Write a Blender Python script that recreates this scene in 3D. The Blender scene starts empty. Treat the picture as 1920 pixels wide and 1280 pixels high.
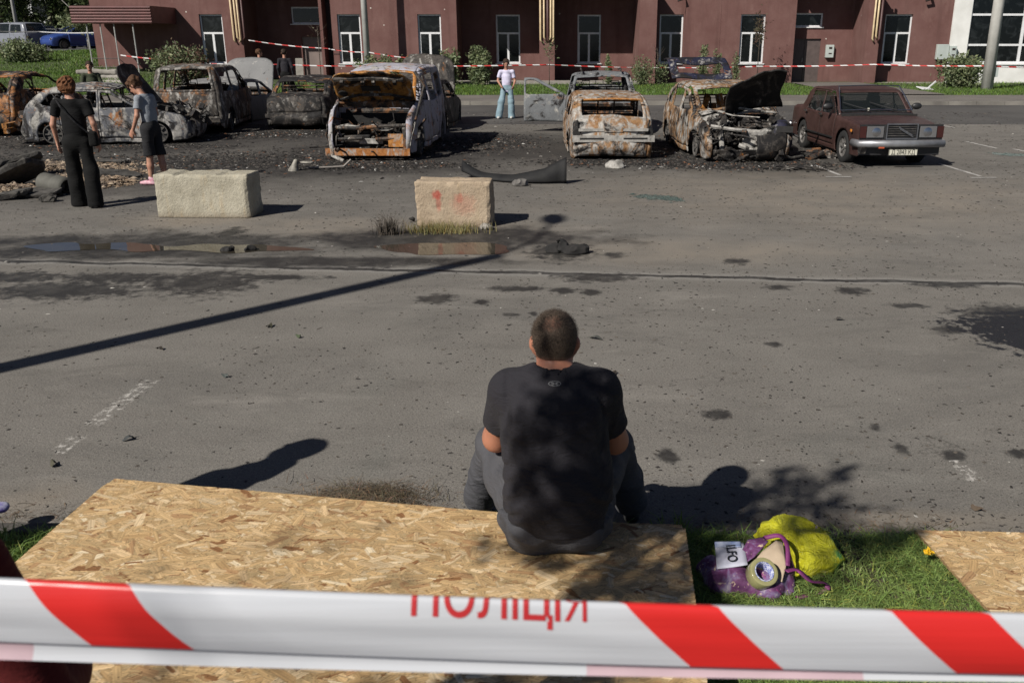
import bpy, math, random
import numpy as np
from mathutils import Vector, Matrix
rng = np.random.default_rng(7)
random.seed(7)
R = math.radians
sc = bpy.context.scene
# ---------------- camera ----------------
F, CX, CY, CAMH, PITCH = 1676.0, 1040.0, 640.0, 2.2, R(18.63)
cd = bpy.data.cameras.new('camera'); cam = bpy.data.objects.new('camera', cd)
sc.collection.objects.link(cam); sc.camera = cam
cam.location = (0, 0, CAMH); cam.rotation_euler = (R(90) - PITCH, 0, 0)
cd.sensor_width = 36; cd.lens = F / 1920 * 36; cd.shift_x = (960 - CX) / 1920
cd.clip_start = .05; cd.clip_end = 2000
cd.dof.use_dof = True; cd.dof.focus_distance = 7.0; cd.dof.aperture_fstop = 7.0
# ---------------- world, sun ----------------
SUNEL, SAZ = R(39.3), (.66, .75)              # direction in which shadows fall
w = bpy.data.worlds.new("World"); sc.world = w; w.use_nodes = True
wn = w.node_tree.nodes; wl = w.node_tree.links
bg = wn['Background']; sky = wn.new('ShaderNodeTexSky'); sky.sky_type = 'NISHITA'; sky.sun_disc = False
sky.sun_elevation = SUNEL; sky.sun_rotation = math.atan2(-SAZ[0], -SAZ[1]); sky.air_density = .45; sky.dust_density = .4
wl.new(sky.outputs[0], bg.inputs[0]); bg.inputs[1].default_value = .05
ld = bpy.data.lights.new('sun', 'SUN'); lo = bpy.data.objects.new('sun', ld); sc.collection.objects.link(lo)
ld.energy = 5.0; ld.angle = R(.53); ld.color = (1, .95, .87)
sd = Vector((SAZ[0] * math.cos(SUNEL), SAZ[1] * math.cos(SUNEL), -math.sin(SUNEL)))
lo.rotation_euler = sd.to_track_quat('-Z', 'Y').to_euler(); lo.location = (-20, -20, 30)
sc.view_settings.view_transform = 'Standard'; sc.view_settings.look = 'None'
sc.view_settings.exposure = 0.22; sc.view_settings.gamma = 1
sc.render.engine = 'CYCLES'; sc.cycles.max_bounces = 6; sc.cycles.transparent_max_bounces = 8
sc.cycles.use_denoising = True

_c, _s = math.cos(PITCH), math.sin(PITCH)
def ray(px, py):
    x, y = px - CX, CY - py
    return np.array([x, y * _s + F * _c, y * _c - F * _s])
def G(px, py, z=0.):                     # world point on the level z seen at a pixel of the 1920 px photograph
    d = ray(px, py); t = (z - CAMH) / d[2]; return np.array([d[0] * t, d[1] * t, z])
def atY(px, py, Y):
    d = ray(px, py); t = Y / d[1]; return np.array([d[0] * t, Y, CAMH + d[2] * t])

# ---------------- mesh helpers ----------------
def tag(o, label=None, cat=None, group=None, kind=None):
    if label: o['label'] = label
    if cat: o['category'] = cat
    if group: o['group'] = group
    if kind: o['kind'] = kind
    return o
def link(o, parent=None):
    sc.collection.objects.link(o)
    if parent is not None: o.parent = parent
    return o
def empty(name, loc=(0, 0, 0), rz=0, label=None, cat=None, group=None):
    o = bpy.data.objects.new(name, None); o.location = loc; o.rotation_euler = (0, 0, rz); o.empty_display_size = .2
    link(o); return tag(o, label, cat, group)
def mesh(name, V, Fs, m=None, parent=None, smooth=False, mi=None, loc=None, rot=None, col=None):
    me = bpy.data.meshes.new(name)
    V = np.asarray(V, dtype=float).reshape(-1, 3)
    if isinstance(Fs, np.ndarray):
        n, k = Fs.shape
        me.vertices.add(len(V)); me.vertices.foreach_set('co', V.ravel())
        me.loops.add(n * k); me.loops.foreach_set('vertex_index', Fs.astype(np.int32).ravel())
        me.polygons.add(n); me.polygons.foreach_set('loop_start', np.arange(0, n * k, k, dtype=np.int32))
        me.polygons.foreach_set('loop_total', np.full(n, k, dtype=np.int32))
        me.update(calc_edges=True); me.validate()
    else:
        me.from_pydata(V.tolist(), [], Fs); me.update()
    for mm in (m if isinstance(m, (list, tuple)) else [m]):
        if mm: me.materials.append(mm)
    if mi is not None: me.polygons.foreach_set('material_index', np.asarray(mi, dtype=np.int32))
    if smooth: me.polygons.foreach_set('use_smooth', np.ones(len(me.polygons), dtype=bool))
    if col is not None:      # per-vertex albedo variation
        a = me.color_attributes.new('Col', 'FLOAT_COLOR', 'POINT')
        c4 = np.ones((len(V), 4)); c4[:, :3] = col; a.data.foreach_set('color', c4.ravel())
    o = bpy.data.objects.new(name, me)
    if loc is not None: o.location = loc
    if rot is not None: o.rotation_euler = rot
    return link(o, parent)

class MB:                                   # collects simple solids into one mesh
    def __init__(s): s.V = []; s.F = []; s.M = []; s.n = 0
    def add(s, V, Fs, mi=0):
        V = np.asarray(V, float).reshape(-1, 3); s.V.append(V)
        for f in Fs: s.F.append([int(i) + s.n for i in f]); s.M.append(mi)
        s.n += len(V); return s
    def box(s, c, size, rot=None, mi=0, taper=1.0):
        x, y, z = [a / 2 for a in size]
        V = np.array([[-x, -y, -z], [x, -y, -z], [x, y, -z], [-x, y, -z], [-x * taper, -y * taper, z], [x * taper, -y * taper, z], [x * taper, y * taper, z], [-x * taper, y * taper, z]])
        if rot is not None:
            Mx = np.array(Matrix.Rotation(rot[2], 3, 'Z') @ Matrix.Rotation(rot[1], 3, 'Y') @ Matrix.Rotation(rot[0], 3, 'X')); V = V @ Mx.T
        return s.add(V + np.array(c), [(3, 2, 1, 0), (4, 5, 6, 7), (0, 1, 5, 4), (1, 2, 6, 5), (2, 3, 7, 6), (3, 0, 4, 7)], mi)
    def bx(s, a, b, mi=0):
        a, b = np.array(a, float), np.array(b, float); return s.box((a + b) / 2, np.abs(b - a), None, mi)
    def tube(s, pts, r, n=8, mi=0, cap=True, flat=1.0):
        pts = np.asarray(pts, float); rs = np.broadcast_to(np.asarray(r, float), (len(pts),))
        T = np.gradient(pts, axis=0); T /= np.linalg.norm(T, axis=1)[:, None] + 1e-9
        up = np.array([0, 0, 1.]) if abs(T[0][2]) < .9 else np.array([1., 0, 0])
        V = []; u = np.cross(T[0], up); u /= np.linalg.norm(u)
        for p, t, rr in zip(pts, T, rs):
            u = u - t * np.dot(u, t); u /= np.linalg.norm(u) + 1e-9; v = np.cross(t, u)
            for k in range(n):
                a = 2 * math.pi * k / n; V.append(p + rr * (math.cos(a) * u + flat * math.sin(a) * v))
        Fs = []
        for i in range(len(pts) - 1):
            for k in range(n): Fs.append((i * n + k, i * n + (k + 1) % n, (i + 1) * n + (k + 1) % n, (i + 1) * n + k))
        if cap: Fs += [tuple(range(n))[::-1], tuple(range((len(pts) - 1) * n, len(pts) * n))]
        return s.add(V, Fs, mi)
    def lathe(s, prof, c=(0, 0, 0), axis='z', n=24, mi=0):
        V = []
        for r, h in prof:
            for k in range(n):
                a = 2 * math.pi * k / n; q = (r * math.cos(a), r * math.sin(a), h)
                V.append({'z': q, 'y': (q[0], q[2], q[1]), 'x': (q[2], q[0], q[1])}[axis])
        Fs = []
        for i in range(len(prof) - 1):
            for k in range(n): Fs.append((i * n + k, i * n + (k + 1) % n, (i + 1) * n + (k + 1) % n, (i + 1) * n + k))
        return s.add(np.array(V) + np.array(c), Fs, mi)
    def poly(s, pts, mi=0): return s.add(pts, [tuple(range(len(pts)))], mi)
    def build(s, name, m=None, parent=None, smooth=False, **k):
        V = np.concatenate(s.V) if s.V else np.zeros((0, 3))
        return mesh(name, V, s.F, m, parent, smooth, s.M, **k)
def bevel(o, wdt=.01, seg=2):
    b = o.modifiers.new('bevel', 'BEVEL'); b.width = wdt; b.segments = seg; b.limit_method = 'ANGLE'; return o
def solid(o, t=.02):
    b = o.modifiers.new('solid', 'SOLIDIFY'); b.thickness = t; b.offset = 0; return o

def unit(v): v = np.array(v, float); return v / (np.linalg.norm(v) + 1e-9)
_K = rng.normal(size=(40, 3)); _PH = rng.uniform(0, 6.28, 40)
def nz(P, f=1.0, seed=0, n=10):             # smooth vector-free noise in about [-1, 1]
    P = np.asarray(P, float); o = np.zeros(P.shape[:-1])
    for i in range(n):
        k = _K[(i + seed * 7) % 40] * f; o += np.sin(P @ k + _PH[(i * 3 + seed) % 40] + seed)
    return o / math.sqrt(n) / 1.2

# ---------------- signed-distance modelling (surface nets) ----------------
class SDF:
    def __init__(s, lo, hi, h):
        s.h = h; s.lo = np.array(lo, float); n = np.ceil((np.array(hi) - s.lo) / h).astype(int) + 1
        s.n = n; s.D = np.full(n, 1.0, dtype=np.float32)
        s.ax = [s.lo[i] + h * np.arange(n[i]) for i in range(3)]
    def _sl(s, lo, hi):
        a = np.maximum(0, np.floor((np.array(lo) - s.lo) / s.h).astype(int)); b = np.minimum(s.n, np.ceil((np.array(hi) - s.lo) / s.h).astype(int) + 1)
        return tuple(slice(i, j) for i, j in zip(a, b))
    def _grid(s, sl): return np.stack(np.meshgrid(s.ax[0][sl[0]], s.ax[1][sl[1]], s.ax[2][sl[2]], indexing='ij'), -1)
    def put(s, fn, lo, hi, k=.0, op='u'):
        sl = s._sl(np.array(lo) - k - s.h * 3, np.array(hi) + k + s.h * 3)
        if min(q.stop - q.start for q in sl) <= 0: return s
        d = fn(s._grid(sl)).astype(np.float32); a = s.D[sl]
        if op == 'u':
            if k > 0: hh = np.maximum(k - np.abs(a - d), 0) / k; s.D[sl] = np.minimum(a, d) - hh * hh * k / 4
            else: s.D[sl] = np.minimum(a, d)
        else:
            d = -d
            if k > 0: hh = np.maximum(k - np.abs(a - d), 0) / k; s.D[sl] = np.maximum(a, d) + hh * hh * k / 4
            else: s.D[sl] = np.maximum(a, d)
        return s
    def cone(s, a, b, ra, rb, k=.02, flat=None, op='u'):
        a, b = np.array(a, float), np.array(b, float); ab = b - a; L2 = ab @ ab + 1e-12
        def fn(P):
            t = np.clip(((P - a) @ ab) / L2, 0, 1); q = P - a - t[..., None] * ab
            if flat is not None:
                ax, fl = flat; ax = np.array(ax, float); ax = ax / np.linalg.norm(ax); c = q @ ax; q = q + (c * (1 / fl - 1))[..., None] * ax
            return (np.linalg.norm(q, axis=-1) - (ra + (rb - ra) * t)) * (1 if flat is None else min(1, flat[1] * 1.15))
        r = max(ra, rb); return s.put(fn, np.minimum(a, b) - r, np.maximum(a, b) + r, k, op)
    def chain(s, pts, rs, k=.02, flat=None):
        for i in range(len(pts) - 1): s.cone(pts[i], pts[i + 1], rs[i], rs[i + 1], k, flat)
        return s
    def ell(s, c, r, k=.02, rot=None, op='u'):
        c, r = np.array(c, float), np.array(r, float); M = rot if isinstance(rot, np.ndarray) else None if rot is None else np.array(Matrix.Rotation(rot[2], 3, 'Z') @ Matrix.Rotation(rot[1], 3, 'Y') @ Matrix.Rotation(rot[0], 3, 'X'))
        def fn(P):
            q = P - c
            if M is not None: q = q @ M
            k0 = np.linalg.norm(q / r, axis=-1); k1 = np.linalg.norm(q / (r * r), axis=-1) + 1e-9; return k0 * (k0 - 1) / k1
        R_ = max(r) if rot is not None else r; return s.put(fn, c - R_, c + R_, k, op)
    def boxs(s, c, b, rr=.01, k=0., rot=0, op='u'):
        c, b = np.array(c, float), np.array(b, float); cr, sr = math.cos(rot), math.sin(rot)
        def fn(P):
            q = P - c; q = np.stack([q[..., 0] * cr + q[..., 1] * sr, -q[..., 0] * sr + q[..., 1] * cr, q[..., 2]], -1)
            q = np.abs(q) - b + rr; return np.linalg.norm(np.maximum(q, 0), axis=-1) + np.minimum(q.max(-1), 0) - rr
        m = np.linalg.norm(b[:2]); R_ = np.array([m, m, b[2]]); return s.put(fn, c - R_, c + R_, k, op)
    def half(s, n, p, k=0.):                 # keep the side where (x - p).n < 0
        n, p = np.array(n, float), np.array(p, float)
        d = (s._grid((slice(None),) * 3) - p) @ n; s.D = np.maximum(s.D, d.astype(np.float32)); return s
    def warp(s, fn):
        s.D = s.D + fn(s._grid((slice(None),) * 3)).astype(np.float32); return s
    def mesh(s):
        D, h = s.D, s.h; S = D < 0; nx, ny, nz_ = D.shape
        acc = np.zeros((nx - 1, ny - 1, nz_ - 1, 3)); cnt = np.zeros((nx - 1, ny - 1, nz_ - 1))
        cor = [(i, j, k) for i in (0, 1) for j in (0, 1) for k in (0, 1)]
        sl = lambda c: tuple(slice(c[q], D.shape[q] - 1 + c[q]) for q in range(3))
        for a in cor:
            for ax in range(3):
                if a[ax]: continue
                b = list(a); b[ax] = 1
                da, db = D[sl(a)], D[sl(b)]; m = (da < 0) != (db < 0)
                t = np.where(m, da / (da - db + 1e-12), 0)
                for q in range(3): acc[..., q] += m * (a[q] + (t if q == ax else 0))
                cnt += m
        act = cnt > 0; idx = -np.ones(act.shape, int); idx[act] = np.arange(act.sum())
        cells = np.argwhere(act); V = (cells + acc[act] / cnt[act][:, None]) * h + s.lo
        Fs = []
        for ax in range(3):
            o = [q for q in range(3) if q != ax]
            A = [slice(1, -1)] * 3; A[ax] = slice(0, -1); B = list(A); B[ax] = slice(1, None)
            sa, sb = S[tuple(A)], S[tuple(B)]
            base = np.argwhere(sa != sb); 
            if not len(base): continue
            sg = sa[sa != sb]; base[:, o[0]] += 1; base[:, o[1]] += 1
            def cell(d0, d1):
                c = base.copy(); c[:, o[0]] -= d0; c[:, o[1]] -= d1; return idx[c[:, 0], c[:, 1], c[:, 2]]
            q = np.stack([cell(1, 1), cell(0, 1), cell(0, 0), cell(1, 0)], 1)
            fl = sg if ax != 1 else ~sg
            q[~fl] = q[~fl][:, ::-1]; Fs.append(q)
        return V, np.concatenate(Fs)
    def build(s, name, m, parent=None, disp=None, mi=None, smooth=True, relax=1, **kw):
        V, Fs = s.mesh()
        for _ in range(relax):                # one step of tangential smoothing
            A = np.zeros_like(V); n = np.zeros(len(V))
            for a, b in ((0, 1), (1, 2), (2, 3), (3, 0)):
                np.add.at(A, Fs[:, a], V[Fs[:, b]]); np.add.at(A, Fs[:, b], V[Fs[:, a]]); np.add.at(n, Fs[:, a], 1); np.add.at(n, Fs[:, b], 1)
            V = V * .5 + .5 * A / n[:, None]
        if disp is not None: V = disp(V)
        fm = None
        if mi is not None: fm = mi(V[Fs].mean(1))
        return mesh(name, V, Fs, m, parent, smooth, fm, **kw)

# ---------------- material helpers ----------------
class NT:
    def __init__(s, name):
        s.m = bpy.data.materials.new(name); s.m.use_nodes = True; s.t = s.m.node_tree; s.b = s.t.nodes['Principled BSDF']; s.o = s.t.nodes['Material Output']
    def n(s, typ, **k):
        x = s.t.nodes.new(typ)
        for a, v in k.items(): setattr(x, a, v)
        return x
    def set(s, sock, v):
        if isinstance(v, bpy.types.NodeSocket): s.t.links.new(v, sock)
        elif v is not None:
            if isinstance(v, (tuple, list)) and len(v) == 3 and sock.type == 'RGBA': v = (*v, 1)
            sock.default_value = v
    def co(s, kind='Object'): return s.n('ShaderNodeTexCoord').outputs[kind]
    def map(s, v, scale=(1, 1, 1), rot=(0, 0, 0), loc=(0, 0, 0), typ='POINT'):
        x = s.n('ShaderNodeMapping', vector_type=typ); s.set(x.inputs['Vector'], v); x.inputs['Location'].default_value = loc; x.inputs['Rotation'].default_value = rot; x.inputs['Scale'].default_value = scale
        return x.outputs[0]
    def noise(s, v, scale=5, detail=4, rough=.55, dist=0, out='Fac'):
        x = s.n('ShaderNodeTexNoise'); s.set(x.inputs['Vector'], v); x.inputs['Scale'].default_value = scale; x.inputs['Detail'].default_value = detail; x.inputs['Roughness'].default_value = rough; x.inputs['Distortion'].default_value = dist
        return x.outputs[out]
    def vor(s, v, scale=5, feature='F1', out='Distance', rand=1):
        x = s.n('ShaderNodeTexVoronoi', feature=feature); s.set(x.inputs['Vector'], v); x.inputs['Scale'].default_value = scale; x.inputs['Randomness'].default_value = rand
        return x.outputs[out]
    def ramp(s, f, stops, interp='LINEAR'):
        x = s.n('ShaderNodeValToRGB'); s.set(x.inputs[0], f); cr = x.color_ramp; cr.interpolation = interp
        while len(cr.elements) < len(stops): cr.elements.new(.5)
        for e, (p, c) in zip(cr.elements, stops): e.position = p; e.color = (*c, 1) if len(c) == 3 else c
        return x.outputs[0]
    def mr(s, f, a, b, c=0., d=1.):
        x = s.n('ShaderNodeMapRange', clamp=True); s.set(x.inputs[0], f)
        for i, v in enumerate((a, b, c, d)): x.inputs[i + 1].default_value = v
        return x.outputs[0]
    def mix(s, f, a, b, mode='MIX'):
        x = s.n('ShaderNodeMix', data_type='RGBA', blend_type=mode); s.set(x.inputs[0], f); s.set(x.inputs[6], a); s.set(x.inputs[7], b); return x.outputs[2]
    def ma(s, op, a, b=None):
        x = s.n('ShaderNodeMath', operation=op); s.set(x.inputs[0], a)
        if b is not None: s.set(x.inputs[1], b)
        return x.outputs[0]
    def vl(s, v):
        x = s.n('ShaderNodeVectorMath', operation='LENGTH'); s.set(x.inputs[0], v); return x.outputs['Value']
    def xyz(s, v):
        x = s.n('ShaderNodeSeparateXYZ'); s.set(x.inputs[0], v); return x.outputs
    def attr(s, name='Col'): return s.n('ShaderNodeAttribute', attribute_name=name).outputs['Color']
    def bump(s, h, strength=.3, dist=.01):
        x = s.n('ShaderNodeBump'); s.set(x.inputs['Height'], h); x.inputs['Strength'].default_value = strength; x.inputs['Distance'].default_value = dist; s.t.links.new(x.outputs[0], s.b.inputs['Normal']); return x
    def fin(s, col=None, rough=None, metal=None, spec=None, **k):
        b = s.b
        s.set(b.inputs['Base Color'], col); s.set(b.inputs['Roughness'], rough); s.set(b.inputs['Metallic'], metal); s.set(b.inputs['Specular IOR Level'], spec)
        for a, v in k.items(): s.set(b.inputs[a.replace('_', ' ')], v)
        return s.m
def simple(name, c, rough=.7, c2=None, scale=6, bump=.0, bs=40, metal=0, spec=.5, detail=5, **k):
    t = NT(name); v = t.co(); col = c
    c2 = c2 or tuple(x * .72 for x in c)
    col = t.mix(t.mr(t.noise(v, scale, detail), .3, .7), c2, c)
    if bump: t.bump(t.noise(v, bs, 5), bump, .01)
    return t.fin(col, rough, metal, spec, **k)
def two_sided(m): return m

def burnt(name, soot=.5, rust=.3, ash=.3, paint=None, pamt=0., seed=0., rustcol=(.30, .115, .03)):
    """fire-damaged sheet metal: soot, rust, pale ash, rests of paint"""
    t = NT(name); v = t.map(t.co(), loc=(seed * 3.1, seed * 1.7, seed * 2.3))
    n1 = t.noise(v, 2.0, 7, .66, .8); n2 = t.noise(v, 2.4, 6, .66, 1.2); n3 = t.noise(v, 9, 6, .7); n4 = t.noise(v, 34, 4, .7); n5 = t.noise(t.map(v, (2.2, 2.2, 1.0)), 1.8, 6, .68, 1.2)
    base = t.ramp(n3, [(.25, (.018, .016, .015)), (.5, (.055, .048, .042)), (.72, (.12, .105, .09))])
    rc = t.ramp(t.noise(v, 14, 6, .7), [(.25, tuple(x * .3 for x in rustcol)), (.5, rustcol), (.75, (rustcol[0] * 1.35, rustcol[1] * 1.7, rustcol[2] * 2.2))])
    ac = t.ramp(n3, [(.3, (.16, .15, .135)), (.6, (.36, .345, .32)), (.8, (.5, .48, .45))])
    if paint:
        base = t.mix(t.mr(t.ma('ADD', n2, t.ma('MULTIPLY', n3, .3)), .65 - pamt * .4, .75 - pamt * .4), base, t.mix(n3, tuple(x * .45 for x in paint), paint))
    c = t.mix(t.mr(t.ma('ADD', n1, t.ma('MULTIPLY', n4, .25)), .78 - rust * .45, .86 - rust * .45), base, rc)
    c = t.mix(t.mr(t.ma('ADD', n5, t.ma('MULTIPLY', n3, .3)), .83 - ash * .45, .95 - ash * .45), c, ac)
    c = t.mix(t.mr(t.ma('ADD', n2, t.ma('MULTIPLY', n4, .2)), .46 - soot * .12 + soot * .3, .36 - soot * .12 + soot * .3), c, (.012, .011, .011))
    t.bump(t.ma('ADD', n3, t.ma('MULTIPLY', n4, .5)), .5, .02)
    return t.fin(c, t.mr(n3, .3, .7, .55, .9), 0, .3)
# ================= materials for the setting =================
def ell_mask(t, v, wob, c, r, rot=0., soft=.25):
    q = t.map(v, (r[0], r[1], 1e3), (0, 0, rot), (c[0], c[1], 0), 'TEXTURE')
    return t.mr(t.ma('ADD', t.vl(q), wob), 1 + soft, 1 - soft)
def px_ell(x, y, wpx, hpx, rot=0.):            # a stain seen at (x, y), w x h pixels half-size, as a world ellipse
    c = G(x, y); a = G(x + wpx, y); b = G(x, y - hpx); return (c[0], c[1]), (abs(a[0] - c[0]), max(.03, abs(b[1] - c[1]))), rot
def ground_mat():
    t = NT('asphalt'); v = t.co()
    big = t.noise(v, .22, 4, .6, .3); mid = t.noise(v, 1.3, 6, .65); fine = t.noise(v, 60, 3, .7); grit = t.noise(v, 160, 2, .8)
    streak = t.noise(t.map(v, (.25, 1.6, 1)), 1.2, 5, .6)
    wob = t.ma('MULTIPLY', t.ma('SUBTRACT', t.noise(v, 1.6, 6, .68), .5), 2.2)
    wob2 = t.ma('ADD', t.ma('MULTIPLY', wob, .5), t.ma('MULTIPLY', t.ma('SUBTRACT', t.noise(v, 8, 5, .7), .5), 3.2))
    c = t.mix(t.mr(mid, .3, .72), (.118, .110, .098), (.188, .177, .160))
    c = t.mix(t.mr(big, .36, .66, 0, .6), c, (.162, .150, .136))
    c = t.mix(t.mr(streak, .48, .72, 0, .4), c, (.09, .083, .076))
    c = t.mix(t.mr(t.noise(v, .7, 5, .7, 1.), .56, .72, 0, .45), c, (.128, .130, .118))
    c = t.mix(t.mr(fine, .35, .75, 0, .6), c, (.26, .238, .21)); c = t.mix(t.mr(t.noise(v, 95, 2, .85), .52, .36, 0, .55), c, (.05, .046, .042))
    sp = t.vor(v, 26, 'F1', 'Distance'); c = t.mix(t.mr(t.ma('ADD', sp, t.ma('MULTIPLY', fine, .14)), .20, .13, 0, .8), c, (.045, .042, .04))
    sp2 = t.vor(t.map(v, loc=(3.3, 1.2, 0)), 17, 'F1', 'Distance'); c = t.mix(t.mr(t.ma('ADD', sp2, t.ma('MULTIPLY', mid, .16)), .15, .11, 0, .8), c, (.035, .032, .03))
    c = t.mix(t.mr(t.vor(t.map(v, loc=(7.3, 5.2, 0)), 21, 'F1', 'Distance'), .07, .04, 0, .7), c, (.4, .38, .35))
    # cracks
    cr = t.ma('ABSOLUTE', t.ma('SUBTRACT', t.noise(t.map(v, (.4, 1, 1)), .9, 6, .6, .8), .5))
    c = t.mix(t.ma('MULTIPLY', t.mr(cr, .0045, .0015, 0, .6), t.mr(big, .52, .60)), c, (.03, .028, .026))
    for sc2, lo2, hi2, am, col2 in ((.55, .50, .60, .30, (.075, .071, .066)), (2.6, .56, .70, .35, (.085, .079, .07)), (5.5, .60, .72, .4, (.245, .23, .205))):
        c = t.mix(t.mr(t.noise(t.map(v, (.6, 1.3, 1), loc=(sc2 * 3, 1, 0)), sc2, 6, .72, .6), lo2, hi2, 0, am), c, col2)
    # dust pale patches
    c = t.mix(t.mr(t.noise(t.map(v, (.5, 1.5, 1), loc=(9, 4, 0)), .8, 6, .7), .58, .78, 0, .5), c, (.29, .268, .24))
    # soot from the fires
    so = None
    for a in ((-13.5, 23.5, 4.2, 3.6), (-9.6, 20.6, 3.6, 2.4), (-8.8, 24, 3, 3.4), (-6.6, 23.2, 2.4, 3), (-3.4, 19.2, 2.7, 3.4), (-1.9, 20.8, 2.5, 1.9), (1.2, 19.4, 2.1, 3.0), (3.7, 19, 2.2, 3.2), (-4.6, 16.5, 3.2, 1.3), (3.6, 16.7, 1.5, .6), (1.4, 17.1, 1.6, .5), (-9.5, 15.8, 5., 2.4), (-11.5, 14.2, 3., 1.5), (-.6, 18.7, 1.8, 1.2)):
        m = ell_mask(t, v, t.ma('MULTIPLY', wob, .5), a[:2], a[2:], 0, .35); so = m if so is None else t.ma('MAXIMUM', so, m)
    so2 = t.ma('MULTIPLY', so, t.mr(mid, .25, .5, .72, 1.))
    c = t.mix(so2, c, t.mix(t.mr(fine, .3, .8), (.012, .011, .011), (.05, .046, .042)))
    haze = ell_mask(t, v, t.ma('MULTIPLY', wob, .5), (-5.5, 19.5), (12.5, 6.2), 0, .5)
    c = t.mix(t.ma('MULTIPLY', haze, .5), c, (.05, .046, .042))
    # sandy dry dirt
    di = None
    for a in ((px_ell(850, 432, 210, 18)), px_ell(380, 412, 120, 14), px_ell(640, 935, 130, 30), px_ell(60, 935, 100, 30), px_ell(1700, 975, 330, 18), px_ell(1560, 365, 420, 40), px_ell(1250, 470, 300, 20), px_ell(600, 425, 200, 14)):
        m = ell_mask(t, v, t.ma('MULTIPLY', wob, .6), a[0], a[1], 0, .5); di = m if di is None else t.ma('MAXIMUM', di, m)
    c = t.mix(t.ma('MULTIPLY', di, t.mr(mid, .3, .62, .1, .55)), c, (.23, .195, .155))
    # damp stains
    we = None
    L = [px_ell(x, y, a, b) for x, y, a, b in ((120, 545, 150, 16), (380, 530, 95, 22), (230, 520, 130, 8), (250, 462, 330, 24), (600, 490, 330, 9), (20, 520, 90, 10), (820, 560, 36, 9), (905, 566, 18, 5), (970, 541, 45, 5), (1060, 545, 28, 5),
         (1110, 548, 24, 5), (1150, 478, 20, 5), (1460, 538, 26, 5), (1600, 546, 30, 6), (1700, 573, 35, 4), (1785, 618, 34, 9), (1380, 490, 22, 5), (1345, 776, 24, 8), (1690, 842, 15, 8), (1790, 854, 24, 10), (1250, 855, 18, 14), (1905, 850, 20, 8), (500, 520, 110, 5), (1120, 520, 70, 8), (1780, 534, 60, 5),
         (850, 448, 280, 20), (1050, 470, 60, 16), (1450, 645, 16, 5), (1000, 588, 8, 4), (960, 590, 14, 3), (700, 492, 60, 9), (430, 436, 30, 8), (1900, 590, 100, 18), (1640, 800, 12, 6))]
    for a in L:
        m = ell_mask(t, v, wob if a[1][0] > .8 else wob2, a[0], a[1], a[2], .3); we = m if we is None else t.ma('MAXIMUM', we, m)
    # long gutter seam crossing the lot
    A, B = G(700, 505), G(1915, 533); y = t.xyz(v); sl = (B[1] - A[1]) / (B[0] - A[0])
    ln = t.ma('SUBTRACT', t.ma('SUBTRACT', y[1], t.ma('MULTIPLY', y[0], sl)), A[1] - sl * A[0])
    ln = t.ma('ABSOLUTE', t.ma('ADD', ln, t.ma('MULTIPLY', t.ma('SUBTRACT', t.noise(v, 2.2, 5, .6), .5), .22)))
    seam = t.mr(ln, .055, .035); we = t.ma('MAXIMUM', we, seam)
    c = t.mix(t.mr(ln, .16, .06, 0, .3), c, (.32, .31, .29)); c = t.mix(t.ma('MULTIPLY', we, t.mr(t.noise(v, 3.5, 5, .7), .3, .55, .62, 1.)), c, (.032, .030, .028))
    # soaked asphalt at the right edge
    a = (G(2110, 640)[:2], (1.2, .72)); big_w = ell_mask(t, v, t.ma('MULTIPLY', wob2, .42), a[0], a[1], -.35, .05)
    c = t.mix(big_w, c, t.mix(t.mr(t.noise(v, 240, 2, .9), .62, .72), (.012, .012, .015), (.16, .155, .15)))
    # worn white paint
    pw = t.mr(t.noise(v, 22, 5, .75), .5, .6)
    for (x0, y0, x1, y1, wd) in ((285, 712, 170, 798, .055), (150, 815, 105, 850, .05), (1790, 862, 1835, 905, .045)):
        p, q = G(x0, y0), G(x1, y1); d = q - p; Ln = np.linalg.norm(d); an = math.atan2(d[1], d[0])
        qv = t.map(v, (Ln / 2, wd, 1e3), (0, 0, an), tuple((p + q) / 2), 'TEXTURE'); X = t.xyz(qv)
        mk = t.ma('MULTIPLY', t.mr(t.ma('ABSOLUTE', X[0]), 1.02, .95), t.mr(t.ma('ABSOLUTE', X[1]), 1.2, .8))
        c = t.mix(t.ma('MULTIPLY', mk, pw), c, (.42, .40, .37))
    wet = t.ma('MAXIMUM', we, big_w)
    h = t.ma('ADD', t.ma('MULTIPLY', mid, 1.2), t.ma('ADD', t.ma('MULTIPLY', fine, .8), t.ma('MULTIPLY', grit, .5)))
    b = t.bump(h, .6, .008)
    return t.fin(c, t.mix(wet, (.92,) * 3, (.6,) * 3), 0, .25)
M = {}
M['asphalt'] = ground_mat()
M['soil'] = simple('soil', (.075, .055, .038), .95, (.03, .023, .016), 9, .8, 30)
M['far_asphalt'] = simple('far_asphalt', (.075, .073, .07), .9, (.05, .048, .046), .5, .3, 30)
M['road'] = simple('road_surface', (.085, .08, .075), .9, (.035, .033, .032), .35, .3, 20)
M['paving'] = simple('paving', (.15, .135, .12), .9, (.10, .092, .083), .6, .4, 20)
M['kerb'] = simple('kerb_concrete', (.22, .205, .18), .9, (.12, .11, .098), 1.5, .4, 20)
M['concrete'] = simple('pale_concrete', (.30, .28, .25), .9, (.17, .155, .135), 3, .5, 30)
M['white_paint'] = simple('white_line_paint', (.5, .48, .45), .8, (.2, .19, .18), 7, .2)
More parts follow.
